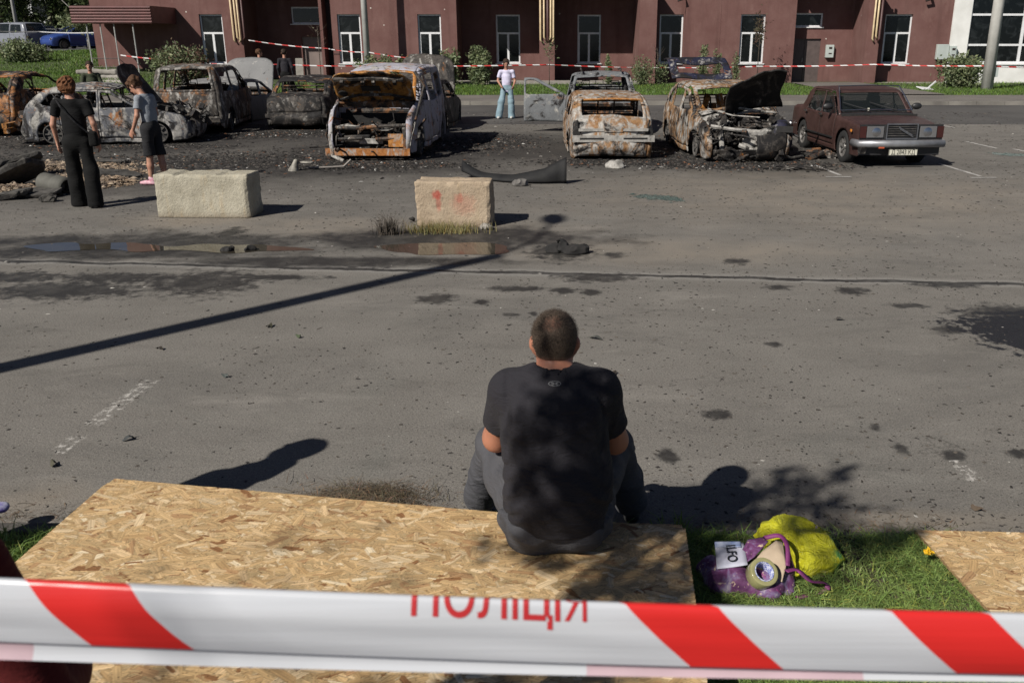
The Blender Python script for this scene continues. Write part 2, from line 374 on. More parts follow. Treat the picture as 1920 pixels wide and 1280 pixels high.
def plaster():
    t = NT('maroon_plaster'); v = t.co(); n = t.noise(v, .8, 6, .65); f = t.noise(v, 22, 4, .6)
    c = t.mix(t.mr(n, .3, .7), (.120, .058, .052), (.172, .096, .086))
    c = t.mix(t.mr(t.noise(t.map(v, (2.5, 2.5, .2)), 1.1, 5, .65), .5, .72, 0, .6), c, (.09, .046, .041)); c = t.mix(t.mr(t.noise(t.map(v, (1.2, 1.2, .5), loc=(4, 2, 7)), 1.6, 6, .7), .58, .72, 0, .35), c, (.24, .15, .13))
    c = t.mix(t.mr(f, .55, .75, 0, .4), c, (.19, .10, .088))
    c = t.mix(t.mr(t.vor(v, 1.15, 'F1', 'Distance'), .05, .035), c, (.55, .5, .45))
    c = t.mix(t.mr(t.xyz(v)[2], .25, .02, 0, .5), c, (.11, .085, .07))
    t.bump(t.ma('ADD', f, n), .5, .02); return t.fin(c, .92, 0, .2)
M['plaster'] = plaster()
M['white_wall'] = simple('white_render', (.74, .74, .72), .85, (.58, .575, .55), 1.2, .2)
M['upvc'] = simple('white_plastic_frame', (.72, .73, .74), .45, (.6, .6, .61), 8)
M['sill'] = simple('white_sill', (.7, .7, .7), .5)
t = NT('dark_window_glass'); v = t.co(); nn = t.noise(v, 1.6, 4, .6, 1.4)
M['glass'] = t.fin(t.mix(t.mr(nn, .5, .72), (.004, .005, .005), (.02, .023, .024)), .12, 0, .35)
M['dark_void'] = simple('dark_room', (.006, .006, .006), 1.)
M['dark_metal'] = simple('dark_brown_metal', (.035, .022, .02), .6)
M['awning'] = simple('maroon_sheet_metal', (.12, .040, .038), .45, (.08, .03, .028), 3)
M['gas_pipe'] = simple('cream_gas_pipe', (.60, .48, .30), .5, (.45, .33, .19), 4)
M['brown_pipe'] = simple('brown_drain_pipe', (.07, .028, .025), .5)
M['door_grey'] = simple('grey_brown_door_paint', (.20, .155, .14), .6, (.14, .11, .10), 2)
M['door_dark'] = simple('dark_door_paint', (.10, .075, .07), .6)
M['box_grey'] = simple('pale_grey_cabinet', (.42, .46, .44), .5, (.36, .4, .38), 3)
M['pale_post'] = simple('pale_concrete_post', (.52, .51, .48), .85, (.40, .39, .36), 2, .3, 20)
M['steel_post'] = simple('galvanised_post', (.40, .40, .38), .55, (.28, .28, .27), 2.2, .2, 20)
def leafmat(name, a, b, tr=.35):
    t = NT(name); c = t.mix(t.mr(t.noise(t.co(), 2.2, 3), .35, .65), a, b); c = t.mix(.8, c, t.attr(), 'MULTIPLY')
    t.fin(c, .55, 0, .35); tl = t.n('ShaderNodeBsdfTranslucent'); t.set(tl.inputs[0], c); mx = t.n('ShaderNodeMixShader'); mx.inputs[0].default_value = tr
    t.t.links.new(t.b.outputs[0], mx.inputs[1]); t.t.links.new(tl.outputs[0], mx.inputs[2]); t.t.links.new(mx.outputs[0], t.o.inputs[0]); return t.m
M['grass'] = leafmat('grass_blades', (.15, .24, .055), (.25, .34, .10))
M['far_grass'] = leafmat('lawn_blades', (.085, .155, .028), (.14, .225, .045))
M['leaf'] = leafmat('green_leaves', (.12, .155, .075), (.23, .26, .14))
M['leaf_dark'] = leafmat('dark_green_leaves', (.035, .055, .018), (.065, .09, .03))
M['leaf_red'] = leafmat('reddish_leaves', (.14, .075, .06), (.10, .10, .055))
M['bark'] = simple('bark', (.11, .09, .07), .9, (.05, .04, .032), 8, .5)
M['birch'] = simple('pale_bark', (.48, .46, .42), .8, (.2, .19, .17), 9, .3)
M['weed'] = leafmat('yellow_green_weed', (.17, .15, .06), (.30, .27, .12), .3)
M['straw'] = leafmat('dry_grass_blades', (.085, .068, .045), (.17, .14, .095), .2)

# ================= ground =================
def hgt(x, y):
    sm = lambda a, b, q: (lambda u: u * u * (3 - 2 * u))(np.clip((q - a) / (b - a), 0, 1))
    return 1.5 * sm(-13, -23, x) * sm(38, 58, y)
def grid(x0, x1, y0, y1, nx, ny, zf):
    X, Y = np.meshgrid(np.linspace(x0, x1, nx), np.linspace(y0, y1, ny), indexing='ij'); V = np.stack([X, Y, zf(X, Y)], -1).reshape(-1, 3)
    i, j = np.meshgrid(np.arange(nx - 1), np.arange(ny - 1), indexing='ij'); a = (i * ny + j).ravel(); return V, np.stack([a, a + ny, a + ny + 1, a + 1], 1)
def struct(name, V, Fs, m, **k): return tag(mesh(name, V, Fs, m, **k), kind='structure')
V, Fs = grid(-400, 400, -60, 700, 41, 39, lambda x, y: -.6 + 0 * x); struct('terrain', V, Fs, M['soil'])
V, Fs = grid(-60, 60, 3.62, 25.2, 61, 23, lambda x, y: 0 * x); struct('car_park_ground', V, Fs, M['asphalt'])
V, Fs = grid(-60, 60, 25.2, 32.8, 31, 5, lambda x, y: 0 * x); struct('road', V, Fs, M['road'])
b = MB(); x = -60
while x < 60: b.bx((x, 32.8, -.2), (x + .985, 33.0, .13 + rng.uniform(-.004, .004))); x += 1.0
tag(b.build('far_kerb', M['kerb']), kind='structure')
V, Fs = grid(-60, 60, 33.0, 36.8, 31, 3, lambda x, y: 0 * x + .12); struct('pavement', V, Fs, M['paving'])
V, Fs = grid(-70, 60, 36.8, 62, 91, 45, lambda x, y: .10 + hgt(x, y) + .03 * nz(np.stack([x, y, 0 * x], -1), .8)); struct('lawn_soil', V, Fs, simple('lawn_soil', (.05, .075, .02), .95, (.035, .045, .015), 1.2, .5), smooth=True)
V, Fs = grid(-120, -8, 62, 160, 23, 21, lambda x, y: hgt(x, y) + .1 + 0 * x); struct('far_car_park', V, Fs, M['far_asphalt'], smooth=True)
V, Fs = grid(-75, -22, 44, 62, 54, 37, lambda x, y: .15 + hgt(x, y) + .0 * x); be_ = 45.5 + np.clip(V[Fs].mean(1)[:, 0] + 42, 0, 40) * .80; struct('far_car_park', V, Fs[V[Fs].mean(1)[:, 1] > be_], M['far_asphalt'], smooth=True)
# footpath to the entrance doors
for i, (pts) in enumerate(([(11.6, 36.8), (15.6, 36.8), (15.4, 47.2), (12.0, 47.2)], [(-17.2, 36.8), (-14.2, 36.8), (-13.8, 46), (-16.6, 46)])):
    V = [(px, py, .155 + float(hgt(px, py))) for px, py in pts]; struct('footpath', V, [(0, 1, 2, 3)], M['paving'])
b = MB(); b.bx((-5.2, 46.1, -.1), (4.2, 47.9, .22)); b.bx((16.3, 47.0, -.1), (20, 47.9, .14)); tag(b.build('building_apron', M['concrete']), kind='structure')
# parking bay lines
b = MB()
def pline(p, q, wd, z=.006):
    p, q = np.array(p[:2]), np.array(q[:2]); d = (q - p) / np.linalg.norm(q - p); n = np.array([-d[1], d[0]]) * wd / 2
    b.poly([(*(p - n), z), (*(q - n), z), (*(q + n), z), (*(p + n), z)])
for (x0, y0, x1, y1) in ((1762, 308, 1838, 331), (1526, 310, 1575, 329)): pline(G(x0, y0), G(x1, y1), .07)
for (x0, x1, y) in ((1820, 1868, 333), (1548, 1596, 331.5)): p, q = G(x0, y + 1), G(x1, y + 1); pline(p, q, .07, .0095)
for (x0, y0, x1, y1) in ((1812, 266, 1870, 279), (1900, 280, 1960, 292), (1750, 233, 1790, 240)): pline(G(x0, y0), G(x1, y1), .08)
tag(b.build('parking_lines', M['white_paint']), kind='structure')

# ---- near lawn with its kerb ----
def near_edge(x): return 3.60 - .02 * x
V, Fs = grid(-6, 7, -3, 0, 80, 50, lambda x, y: 0 * x); V[:, 1] = -3 + (V[:, 1] + 3) / 3 * (near_edge(V[:, 0]) + 3 - .07)
V[:, 2] = .085 + .012 * nz(V, 6) + .02 * nz(V, 1.5); struct('near_lawn_soil', V, Fs, M['soil'], smooth=True)
b = MB(); x = -6.
while x < 7: b.bx((x, near_edge(x) - .07, -.1), (x + .99, near_edge(x) + .01, .075 + rng.uniform(-.004, .004))); x += 1.0
tag(bevel(b.build('near_kerb', simple('old_kerb', (.09, .083, .074), .9, (.045, .04, .036), 5, .5)), .008), kind='structure')

def blades(name, m, X, Y, Z, h, wd, lean=.5, label=None, seg=2, cols=None, parent=None):
    n = len(X); a = rng.uniform(0, 6.28, n); hh = h * rng.uniform(.5, 1.25, n); ww = wd * rng.uniform(.6, 1.3, n)
    la = rng.uniform(0, 6.28, n); ll = hh * lean * rng.uniform(.2, 1.6, n); dx, dy = np.cos(a) * ww / 2, np.sin(a) * ww / 2
    P = []; ts = [0, .55, 1.0]
    for tt in ts:
        k = (1 - tt ** 1.5); cx = X + np.cos(la) * ll * tt ** 2; cy = Y + np.sin(la) * ll * tt ** 2; cz = Z + hh * tt * (1 - .35 * tt * lean)
        if tt < 1: P += [np.stack([cx - dx * k, cy - dy * k, cz], 1), np.stack([cx + dx * k, cy + dy * k, cz], 1)]
        else: P += [np.stack([cx, cy, cz], 1)]
    V = np.stack(P, 1).reshape(-1, 3); i = np.arange(n)[:, None] * 5
    T = np.concatenate([i + np.array([[0, 1, 3]]), i + np.array([[0, 3, 2]]), i + np.array([[2, 3, 4]])])
    c = rng.uniform(.55, 1.35, (n, 1)) * np.array([[1, 1, 1.]]) * (1 + rng.uniform(-.12, .12, (n, 3)))
    dry = rng.random(n) < (.09 if cols is None else cols); c[dry] *= np.array([2.0, 1.5, 1.3])
    return mesh(name, V, T, m, parent, col=np.repeat(c, 5, 0))
def dens(n, x0, x1, y0, y1, f=None):
    X = rng.uniform(x0, x1, n); Y = rng.uniform(y0, y1, n)
    if f is not None: k = f(X, Y); X, Y = X[k], Y[k]
    return X, Y
def clump(X, Y, f, thr, seed=0): return nz(np.stack([X, Y, 0 * X], -1), f, seed) > thr
X, Y = dens(150000, .5, 3.6, 1.7, 3.58, lambda x, y: (y < near_edge(x) - .05) & (clump(x, y, 5, -.5) | (rng.random(len(x)) < .4)) & ~((x > 1.75) & (y < 3.52)))
o = blades('grass', M['grass'], X, Y, .08 + 0 * X, .065, .0065, 1.1); tag(o, 'short green grass with dry blades between the two chipboard sheets', kind='stuff')
X, Y = dens(16000, -3.2, -1.75, 1.6, 3.55, lambda x, y: (clump(x, y, 5, -.6) | (rng.random(len(x)) < .4)))
tag(blades('grass', M['grass'], X, Y, .08 + 0 * X, .10, .007, .9), 'green grass left of the big chipboard sheet', kind='stuff')
X, Y = dens(900, -.62, .62, 3.5, 3.78, lambda x, y: (np.abs(x) > .2) & clump(x, y, 6, .1)); tag(blades('grass', M['grass'], X, Y, 0 * X, .13, .007, .6), 'grass tufts along the kerb beside the seated man', kind='stuff')
# straw and soil band where the asphalt meets the lawn
def strip(x): return near_edge(x) + .02
X = rng.uniform(-3.4, 3.4, 9000); Y = strip(X) + np.abs(rng.normal(0, .13, len(X))); k = clump(X, Y, 3.5, -.05, 3) | (rng.random(len(X)) < .15); X, Y = X[k], Y[k]
tag(blades('dry_grass', M['straw'], X, Y, .002 + 0 * X, .022, .004, 3.2, cols=.3), 'matted dry grass and twigs along the lawn edge', kind='stuff')
X = rng.normal(-.95, .16, 2600); Y = 4.02 + rng.normal(0, .07, 2600); tag(blades('dry_grass', M['straw'], X, Y, .002 + rng.uniform(0, .03, len(X)), .035, .004, 3., cols=.2), 'heap of dry grass behind the chipboard edge left of the man', kind='stuff')
# far lawn
def bank_edge(x): return 45.5 + np.clip(x + 42, 0, 40) * .80
def on_lawn(x, y): return ~((x > 11.8) & (x < 15.5)) & ~((x > -17) & (x < -14.0)) & (clump(x, y, .9, -1.1))
X, Y = dens(70000, -34, 24, 36.85, 47.6, lambda x, y: on_lawn(x, y) & ~((y > 46) & (x > -5.2) & (x < 4.2)) & (rng.random(len(x)) < 1.3 - (y - 36.8) / 11))
o = blades('lawn', M['far_grass'], X, Y, .09 + hgt(X, Y), .14, .035, .5, cols=.03); tag(o, 'mown green grass strip in front of the maroon building', kind='stuff')
X, Y = dens(40000, -50, -22.5, 44, 61.5, lambda x, y: y < bank_edge(x)); tag(blades('lawn', M['far_grass'], X, Y, .09 + hgt(X, Y), .17, .05, .5, cols=.03), 'grass bank rising to the far car park', kind='stuff')

# ---- puddles ----
t = NT('muddy_water'); vv = t.co(); t.bump(t.noise(vv, 7, 2), .02, .01)
M['water'] = t.fin(t.mix(t.mr(t.noise(vv, 1.1, 3), .4, .6), (.035, .030, .022), (.06, .052, .04)), .03, 0, .55)
def puddle(px, z=.004):
    P = np.array([G(x, y, z) for x, y in px]); n = len(P); Q = []
    for i in range(n):
        for tt in np.linspace(0, 1, 16)[:-1]:
            a, b_, c, d = P[i - 1], P[i], P[(i + 1) % n], P[(i + 2) % n]
            Q.append(.5 * ((2 * b_) + (-a + c) * tt + (2 * a - 5 * b_ + 4 * c - d) * tt ** 2 + (-a + 3 * b_ - 3 * c + d) * tt ** 3))
    Q = np.array(Q); c = Q.mean(0); Q[:, :2] += .05 * np.stack([nz(Q, 5, 1), nz(Q, 5, 2)], 1) + .03 * np.stack([nz(Q, 13, 4), nz(Q, 13, 5)], 1); Q[:, 2] = z
    return tag(mesh('puddle_water', Q, [tuple(range(len(Q)))], M['water']), kind='structure')
puddle([(708, 462), (760, 456), (860, 456), (945, 459), (955, 470), (925, 477), (840, 480), (760, 474), (715, 468)])
puddle([(35, 462), (100, 455), (165, 459), (240, 454), (330, 461), (430, 458), (560, 463), (585, 469), (470, 474), (380, 469), (270, 471), (180, 466), (90, 470)], .0045)
#puddle([(1840, 592), (1905, 580), (1990, 590), (1990, 606), (1880, 602)], .0055)

# ================= maroon building =================
Y0 = 48.0
bld = empty('maroon_building', (0, Y0, 0), 0, 'dark maroon rendered building with deep recesses and white framed windows', 'building')
def L(v): v = np.array(v, float).reshape(-1, 3).copy(); v[:, 1] -= Y0; return v
def wall(x0, x1, Y, z0, z1, openings=(), mat='plaster', parent=None, name='wall', depth=.22, base=None):
    """one straight stretch of wall facing the camera, with openings and their reveals"""
    xs = sorted({x0, x1, *[q for o in openings for q in o[:2]]}); zs = sorted({z0, z1, *[q for o in openings for q in o[2:4]]}); b = MB()
    for i in range(len(xs) - 1):
        for j in range(len(zs) - 1):
            cx, cz = (xs[i] + xs[i + 1]) / 2, (zs[j] + zs[j + 1]) / 2
            if any(o[0] < cx < o[1] and o[2] < cz < o[3] for o in openings): continue
            b.poly(L([(xs[i], Y, zs[j]), (xs[i + 1], Y, zs[j]), (xs[i + 1], Y, zs[j + 1]), (xs[i], Y, zs[j + 1])]))
    for (a, c, d, e) in [o[:4] for o in openings]:
        for q in (((a, d), (a, e)), ((c, e), (c, d)), ((a, e), (c, e)), ((c, d), (a, d))):
            (u, v_), (p, r) = q; b.poly(L([(u, Y, v_), (p, Y, r), (p, Y + depth, r), (u, Y + depth, v_)]))
    return b.build(name, M[mat], parent or bld)
def side(x, Ya, Yb, z0, z1, mat='plaster', parent=None):
    return MB().poly(L([(x, Ya, z0), (x, Yb, z0), (x, Yb, z1), (x, Ya, z1)])).build('wall', M[mat], parent or bld)
def window(x0, x1, z0, z1, Y, style='T', parent=None, sill=True, lab=None):
    f = MB(); w_ = .075; zt = z0 + (z1 - z0) * .62; a, c = Y + .12, Y + .17
    bars = [(x0, x0 + w_, z0, z1), (x1 - w_, x1, z0, z1), (x0 + w_, x1 - w_, z0, z0 + w_), (x0 + w_, x1 - w_, z1 - w_, z1)]
    if style == 'T': xm = (x0 + x1) / 2; bars += [(x0 + w_, x1 - w_, zt - .045, zt + .045), (xm - .055, xm + .055, z0 + w_, zt - .045), (x0 + w_, x0 + w_ + .05, z0 + w_, zt - .045)]
    for (p, q, r, s) in bars: f.bx(L((p, a, r))[0], L((q, c, s))[0])
    fr = f.build('window', M['upvc'], parent or bld)
    if lab: fr['label'] = lab
    g = MB().poly(L([(x0 + .02, Y + .145, z0 + .02), (x1 - .02, Y + .145, z0 + .02), (x1 - .02, Y + .145, z1 - .02), (x0 + .02, Y + .145, z1 - .02)])).build('pane', M['glass'], fr)
    if sill: MB().bx(L((x0 - .06, Y - .08, z0 - .05))[0], L((x1 + .06, Y + .12, z0 - .003))[0]).build('sill', M['sill'], fr)
    return fr
ZT, RD = 4.75, 2.5
Wz = (1.05, 3.42)
wins = []
def W(x0, x1, Y, z=Wz, **k): window(x0, x1, z[0], z[1], Y, **k); return (x0, x1, z[0], z[1])
# left block
o1 = W(-17.97, -16.81, Y0); wall(-23.4, -15.85, Y0, -1, ZT, [o1]); side(-23.4, Y0, 60, -1, 15); side(-15.85, Y0, Y0 + RD, -1, ZT)
# recess one with side entrance
o2 = (-14.0, -12.45, 3.0, 3.85); window(*o2, Y0 + RD, style='I', lab='small high window over the side door'); o3 = (-13.55, -12.05, -.5, 2.35)
wall(-15.85, -11.9, Y0 + RD, -1, ZT, [o2, o3]); side(-11.9, Y0 + RD, Y0, -1, ZT)
MB().bx(L((-13.55, Y0 + RD + .12, -.5))[0], L((-12.05, Y0 + RD + .18, 2.35))[0]).build('door', M['door_grey'], bld)
wall(-11.9, -11.75, Y0, -1, ZT); side(-11.75, Y0, Y0 + .9, -1, ZT); wall(-11.75, -11.3, Y0 + .9, -1, ZT, mat='dark_metal'); side(-11.3, Y0 + .9, Y0, -1, ZT)
# middle lit wall
oa = W(-11.0, -9.84, Y0); ob = W(-6.94, -5.76, Y0); wall(-11.3, -4.96, Y0, -1, ZT, [oa, ob]); side(-4.96, Y0, Y0 + RD, -1, ZT)
MB().bx(L((-11.3, Y0 - .02, 1.5))[0], L((-11.02, Y0 + .02, 1.53))[0]).build('trim', M['dark_metal'], bld)
# deep recesses two and three with the pier between
k = (Y0 + RD) / Y0
oc = W(-2.98 * k * 1.0, -1.76 * k, Y0 + RD, (1.0, 3.46)); wall(-4.96, -.74, Y0 + RD, -1, ZT, [oc])
wall(-.78, -.0, Y0 - .1, -1, ZT); side(-.78, Y0 - .1, Y0 + RD, -1, ZT); side(0., Y0 + RD, Y0 - .1, -1, ZT)
od = W(1.16 * k, 2.34 * k, Y0 + RD, (1.0, 3.46)); wall(0, 4.2, Y0 + RD, -1, ZT, [od]); side(4.2, Y0 + RD, Y0 - 1.1, -1, ZT)
wall(4.2, 5.05, Y0 - 1.1, -1, ZT); side(5.05, Y0 - 1.1, Y0 + .35, -1, ZT)
oe = W(5.36, 6.56, Y0 + .35); wall(5.05, 6.62, Y0 + .35, -1, ZT, [oe]); side(6.62, Y0 + .35, Y0, -1, ZT)
# right lit wall
of = W(9.42, 10.67, Y0); wall(6.62, 12.2, Y0, -1, ZT, [of]); side(12.2, Y0, Y0 + 1.0, -1, ZT)
MB().bx(L((8.35, Y0 - .012, -.3))[0], L((8.4, Y0 + .01, ZT))[0]).build('trim', M['plaster'], bld)
og = (12.3, 13.85, 2.83, 3.5); window(*og, Y0 + 1, style='I', lab='small high window over the dark entrance door'); oh = (12.28, 13.85, .05, 2.25)
wall(12.2, 15.45, Y0 + 1.0, -1, ZT, [og, oh])
dr = MB().bx(L((12.28, Y0 + 1.1, .05))[0], L((13.02, Y0 + 1.16, 2.25))[0]).bx(L((13.04, Y0 + 1.1, .05))[0], L((13.85, Y0 + 1.16, 2.25))[0]).build('door', M['door_dark'], bld)
MB().tube(L([(12.95, Y0 + 1.05, 1.1), (12.95, Y0 + 1.05, 1.3)]), .02).build('handle', M['steel_post'], dr)
wall(15.45, 16.1, Y0 - 1.2, -1, ZT); side(15.45, Y0 + 1.0, Y0 - 1.2, -1, ZT); side(16.1, Y0 - 1.2, Y0, -1, ZT)
oi = W(16.72, 18.1, Y0); wall(16.1, 20.1, Y0, -1, ZT, [oi])
# floors above with the balcony slabs that shade the recesses
b = MB(); b.bx(L((-23.4, Y0, ZT))[0], L((20.1, 62, 15))[0]); b.build('upper_storeys', M['plaster'], bld)
b = MB(); b.bx(L((-15.9, Y0 - .3, ZT + .02))[0], L((-11.9, Y0 - .003, ZT + .25))[0]); b.bx(L((-5.0, Y0 - .5, ZT + .02))[0], L((4.2, Y0 - .003, ZT + .25))[0]); b.bx(L((12.2, Y0 - .9, ZT + .02))[0], L((15.4, Y0 - .003, ZT + .25))[0]); b.build('balcony_slab', M['plaster'], bld)
MB().poly(L([(-23.4, 60, -1), (20.1, 60, -1), (20.1, 60, 15), (-23.4, 60, 15)])).build('back_wall', M['plaster'], bld)
b = MB()
for x0 in (6.1, 18.5): b.tube(L([(x0, Y0 - .25, 4.9), (x0 + .35, Y0 - .25, 4.1), (x0 + .05, Y0 - .25, 4.05)]), .07, 6)
b.build('bracket', M['dark_metal'], bld)
# gas and drain pipes
def pipes(xs, Y, zb, mats, hook=True):
    for i, (x, mm) in enumerate(zip(xs, mats)):
        zz = zb + .12 * (i % 2); b = MB(); b.tube(L([(x, Y - .1, ZT + .3), (x, Y - .1, zz), (x + (.08 if i < len(xs) / 2 else -.06), Y - .1, zz - .12)]), .045 if mm == 'gas_pipe' else .06, 8)
        b.build('pipe', M[mm], bld, True)
pipes((-16.28, -16.1, -15.95, -15.72), Y0, 2.2, ('gas_pipe', 'gas_pipe', 'gas_pipe', 'brown_pipe'))
pipes((-.72, -.54, -.36, -.2, -.06), Y0 - .1, 2.2, ('gas_pipe', 'gas_pipe', 'brown_pipe', 'gas_pipe', 'gas_pipe'))
pipes((15.72, 15.88, 16.06), Y0 - 1.2, 2.25, ('gas_pipe', 'gas_pipe', 'brown_pipe'))
def cabinet(x0, x1, z0, z1, Y, dial):
    c = MB().bx(L((x0, Y - .22, z0))[0], L((x1, Y - .01, z1))[0]).build('meter_box', M['box_grey'], bld); bevel(c, .015)
    if dial: d = MB().bx(L(((x0 + x1) / 2 - .07, Y - .235, z1 - .2))[0], L(((x0 + x1) / 2 + .09, Y - .222, z1 - .1))[0]).bx(L(((x0 + x1) / 2 - .07, Y - .235, z1 - .45))[0], L(((x0 + x1) / 2 + .09, Y - .222, z1 - .4))[0]); d.build('meter_window', M['dark_metal'], c)
cabinet(14.1, 14.5, 1.32, 1.95, Y0 + 1.0, True); cabinet(19.45, 20.05, 1.25, 1.98, Y0, False); cabinet(20.07, 20.4, 1.3, 1.9, Y0 - .1, True)
# ribbed metal awning on thin posts at the left end
aw = empty('entrance_awning', (-21, 46.6, 0), 0, 'maroon ribbed sheet metal awning on thin posts at the left end of the building', 'awning')
def LA(v): v = np.array(v, float).reshape(-1, 3).copy(); return v - np.array([-21, 46.6, 0])
b = MB(); yy = 45.0; n = 12
for i in range(n):
    z0 = 2.92 + i * .065; b.poly(LA([(-22.9, yy - .05 * (i % 2), z0), (-19.1, yy - .05 * (i % 2), z0), (-19.1, yy - .05 * ((i + 1) % 2), z0 + .065), (-22.9, yy - .05 * ((i + 1) % 2), z0 + .065)]))
b.build('fascia', M['awning'], aw)
b = MB(); b.bx(LA((-22.9, 45.01, 3.66))[0], LA((-19.1, 47.98, 3.72))[0]); b.bx(LA((-19.14, 45.01, 2.95))[0], LA((-19.1, 47.9, 3.66))[0]); b.bx(LA((-22.9, 45.01, 2.95))[0], LA((-22.86, 47.9, 3.66))[0]); b.build('roof', M['awning'], aw)
for x in (-22.3, -21.65, -21.0, -20.1): MB().tube(LA([(x, 45.15, 0.2), (x, 45.15, 2.95)]), .03, 6).build('post', M['steel_post'], aw)
b = MB()
for z in (.6, .95, 1.35): b.tube(LA([(-22.3, 45.15, z), (-21.0, 45.15, z)]), .02, 6)
b.tube(LA([(-21.0, 45.15, 1.35), (-20.1, 45.3, .4)]), .02, 6); b.build('railing', M['dark_metal'], aw)

# ================= white building at the right =================
wb = empty('white_building', (28, Y0, 0), 0, 'white building with a large gridded shop window right of the maroon one', 'building')
def wall_w(*a, **k): return wall(*a, mat='white_wall', parent=wb, **k)
bx0, bx1 = 21.0, 33.8
_L = L
def L(v): v = np.array(v, float).reshape(-1, 3).copy(); v[:, 1] -= Y0; v[:, 0] -= 28; return v
wall_w(20.1, 40, Y0 - .1, -1, 15, [(bx0, bx1, 1.05, 4.6)]); side(20.1, Y0 - .1, 60, -1, 15, 'white_wall', wb)
xs = [21.0, 22.3, 23.75, 25.3, 26.8, 28.3, 29.8, 31.3, 33.8]; g = MB()
for x in xs: g.bx(L((x - .07, Y0 + .0, 1.05))[0], L((x + .07, Y0 + .06, 4.6))[0])
for z in (1.1, 1.95, 3.4, 4.45): g.bx(L((bx0 + .07, Y0 + .005, z - .05))[0], L((bx1 - .07, Y0 + .055, z + .05))[0])
g = g.build('window_frame', M['upvc'], wb)
MB().poly(L([(bx0, Y0 + .07, 1.0), (bx1, Y0 + .07, 1.0), (bx1, Y0 + .07, 4.65), (bx0, Y0 + .07, 4.65)])).build('pane', M['glass'], g)
MB().bx(L((bx0 - .1, Y0 - .2, .98))[0], L((bx1 + .1, Y0 - .1, 1.04))[0]).build('sill', M['sill'], wb)
L = _L
# ================= plants =================
def leaves_mesh(name, m, C, size, parent=None, tint=(1, 1, 1), var=.4):
    n = len(C); a = rng.normal(size=(n, 3)); a /= np.linalg.norm(a, axis=1)[:, None]; b = rng.normal(size=(n, 3)); b -= a * (a * b).sum(1)[:, None]; b /= np.linalg.norm(b, axis=1)[:, None]
    s = (size * rng.uniform(.6, 1.4, n))[:, None]; nn = np.cross(a, b)
    V = np.stack([C - a * s, C + b * s * .42 + nn * s * .1, C + a * s, C - b * s * .42 + nn * s * .1], 1).reshape(-1, 3)
    i = np.arange(n)[:, None] * 4; T = np.concatenate([i + np.array([[0, 1, 2]]), i + np.array([[0, 2, 3]])])
    c = rng.uniform(1 - var, 1 + var, (n, 1)) * np.array([tint]) * (1 + rng.uniform(-.1, .1, (n, 3))); return mesh(name, V, T, m, parent, col=np.repeat(c, 4, 0))
def bush(px, yb, wpx, hpx, label, m='leaf', n=900, Y=None, base=None, stems=7, red=False, leaf=.085):
    n = int(n * 1.7); wpx *= 1.14; hpx *= 1.08; stems = int(stems * 1.4)
    Y = Y or 44.; p = atY(px, yb, Y); s = (Y * .9476 + .7) / F; w_, h_ = wpx * s, hpx * s
    z0 = .1 + float(hgt(p[0], Y)) if base is None else base
    t = empty('bush', (p[0], Y, z0), 0, label, 'bush', 'bushes in front of the buildings'); top = p[2] + h_ - z0
    C = []; b = MB()
    for i in range(stems):
        an = rng.uniform(0, 6.28); rr = rng.uniform(.1, 1) ** .7; ex = math.cos(an) * w_ / 2 * rr; ey = math.sin(an) * w_ / 2.4 * rr; hh = top * (1 - .35 * rr) * rng.uniform(.75, 1.02)
        pts = np.array([(ex * .1, ey * .1, 0), (ex * .45, ey * .45, hh * .45), (ex * .9, ey * .9, hh)]); b.tube(pts, [.018, .012, .005], 5)
        k = n // stems; q = rng.uniform(.12, 1, k); c = np.stack([np.interp(q, [0, .5, 1], pts[:, j]) for j in range(3)], 1); sp = (w_ * .15 + .05) * (1.15 - q)[:, None] ** .5 * rng.normal(size=(k, 3)) * .75; C.append(c + sp)
    C = np.concatenate(C); C = C[C[:, 2] > .03]; b.build('stem', M['bark'], t)
    if red: kk = rng.random(len(C)) < np.clip((C[:, 0] / w_ + .35), 0, .8); leaves_mesh('foliage', M['leaf_red'], C[kk], leaf, t); C = C[~kk]
    leaves_mesh('foliage', M[m], C, leaf, t); return t
bush(342, 142, 112, 58, 'bush with reddish top leaves beside the left entrance', n=4200, red=True, Y=43.5, stems=12)
bush(690, 135, 70, 30, 'low bush behind the grey lamp post left of centre', n=700, Y=46)
bush(735, 132, 52, 36, 'bush just right of the grey lamp post, behind the burnt van roof', n=800, Y=46)
bush(845, 163, 46, 78, 'tall bush beside the second lit window, left of its pair', n=1500, Y=45.2, stems=8)
bush(897, 163, 48, 75, 'tall bush in front of the dark recess, left of the woman in jeans', n=1600, Y=45, stems=9)
bush(1142, 155, 14, 66, 'slender upright bush against the wall above the wrecked car with the open door', n=420, Y=45.6, stems=3, leaf=.06)
bush(1205, 163, 46, 58, 'sparse bush left of the shaded window and orange wreck roof', n=800, Y=45, stems=7, leaf=.06)
bush(1235, 150, 30, 46, 'small spindly bush under the shaded window', n=260, Y=46, stems=4, leaf=.06)
bush(1318, 150, 24, 78, 'thin tall bush behind the raised tailgate, left one of two', n=560, Y=45.4, stems=3, leaf=.06)
bush(1343, 150, 20, 74, 'thin tall bush behind the raised tailgate, right one of two', n=480, Y=45.6, stems=3, leaf=.06)
bush(1380, 150, 20, 56, 'small bush under the lit window behind the raised black hood', n=260, Y=45.8, stems=3, leaf=.06)
bush(1795, 168, 82, 66, 'round leafy bush in front of the white building', n=2600, Y=42.5, stems=14)
bush(1822, 140, 40, 18, 'wispy side shoots of a bush reaching to the right post', n=160, Y=42.7, base=.9, stems=4)
bush(50, 128, 88, 46, 'wide green bush on the grass bank below the parked cars', n=2600, Y=50, stems=14)
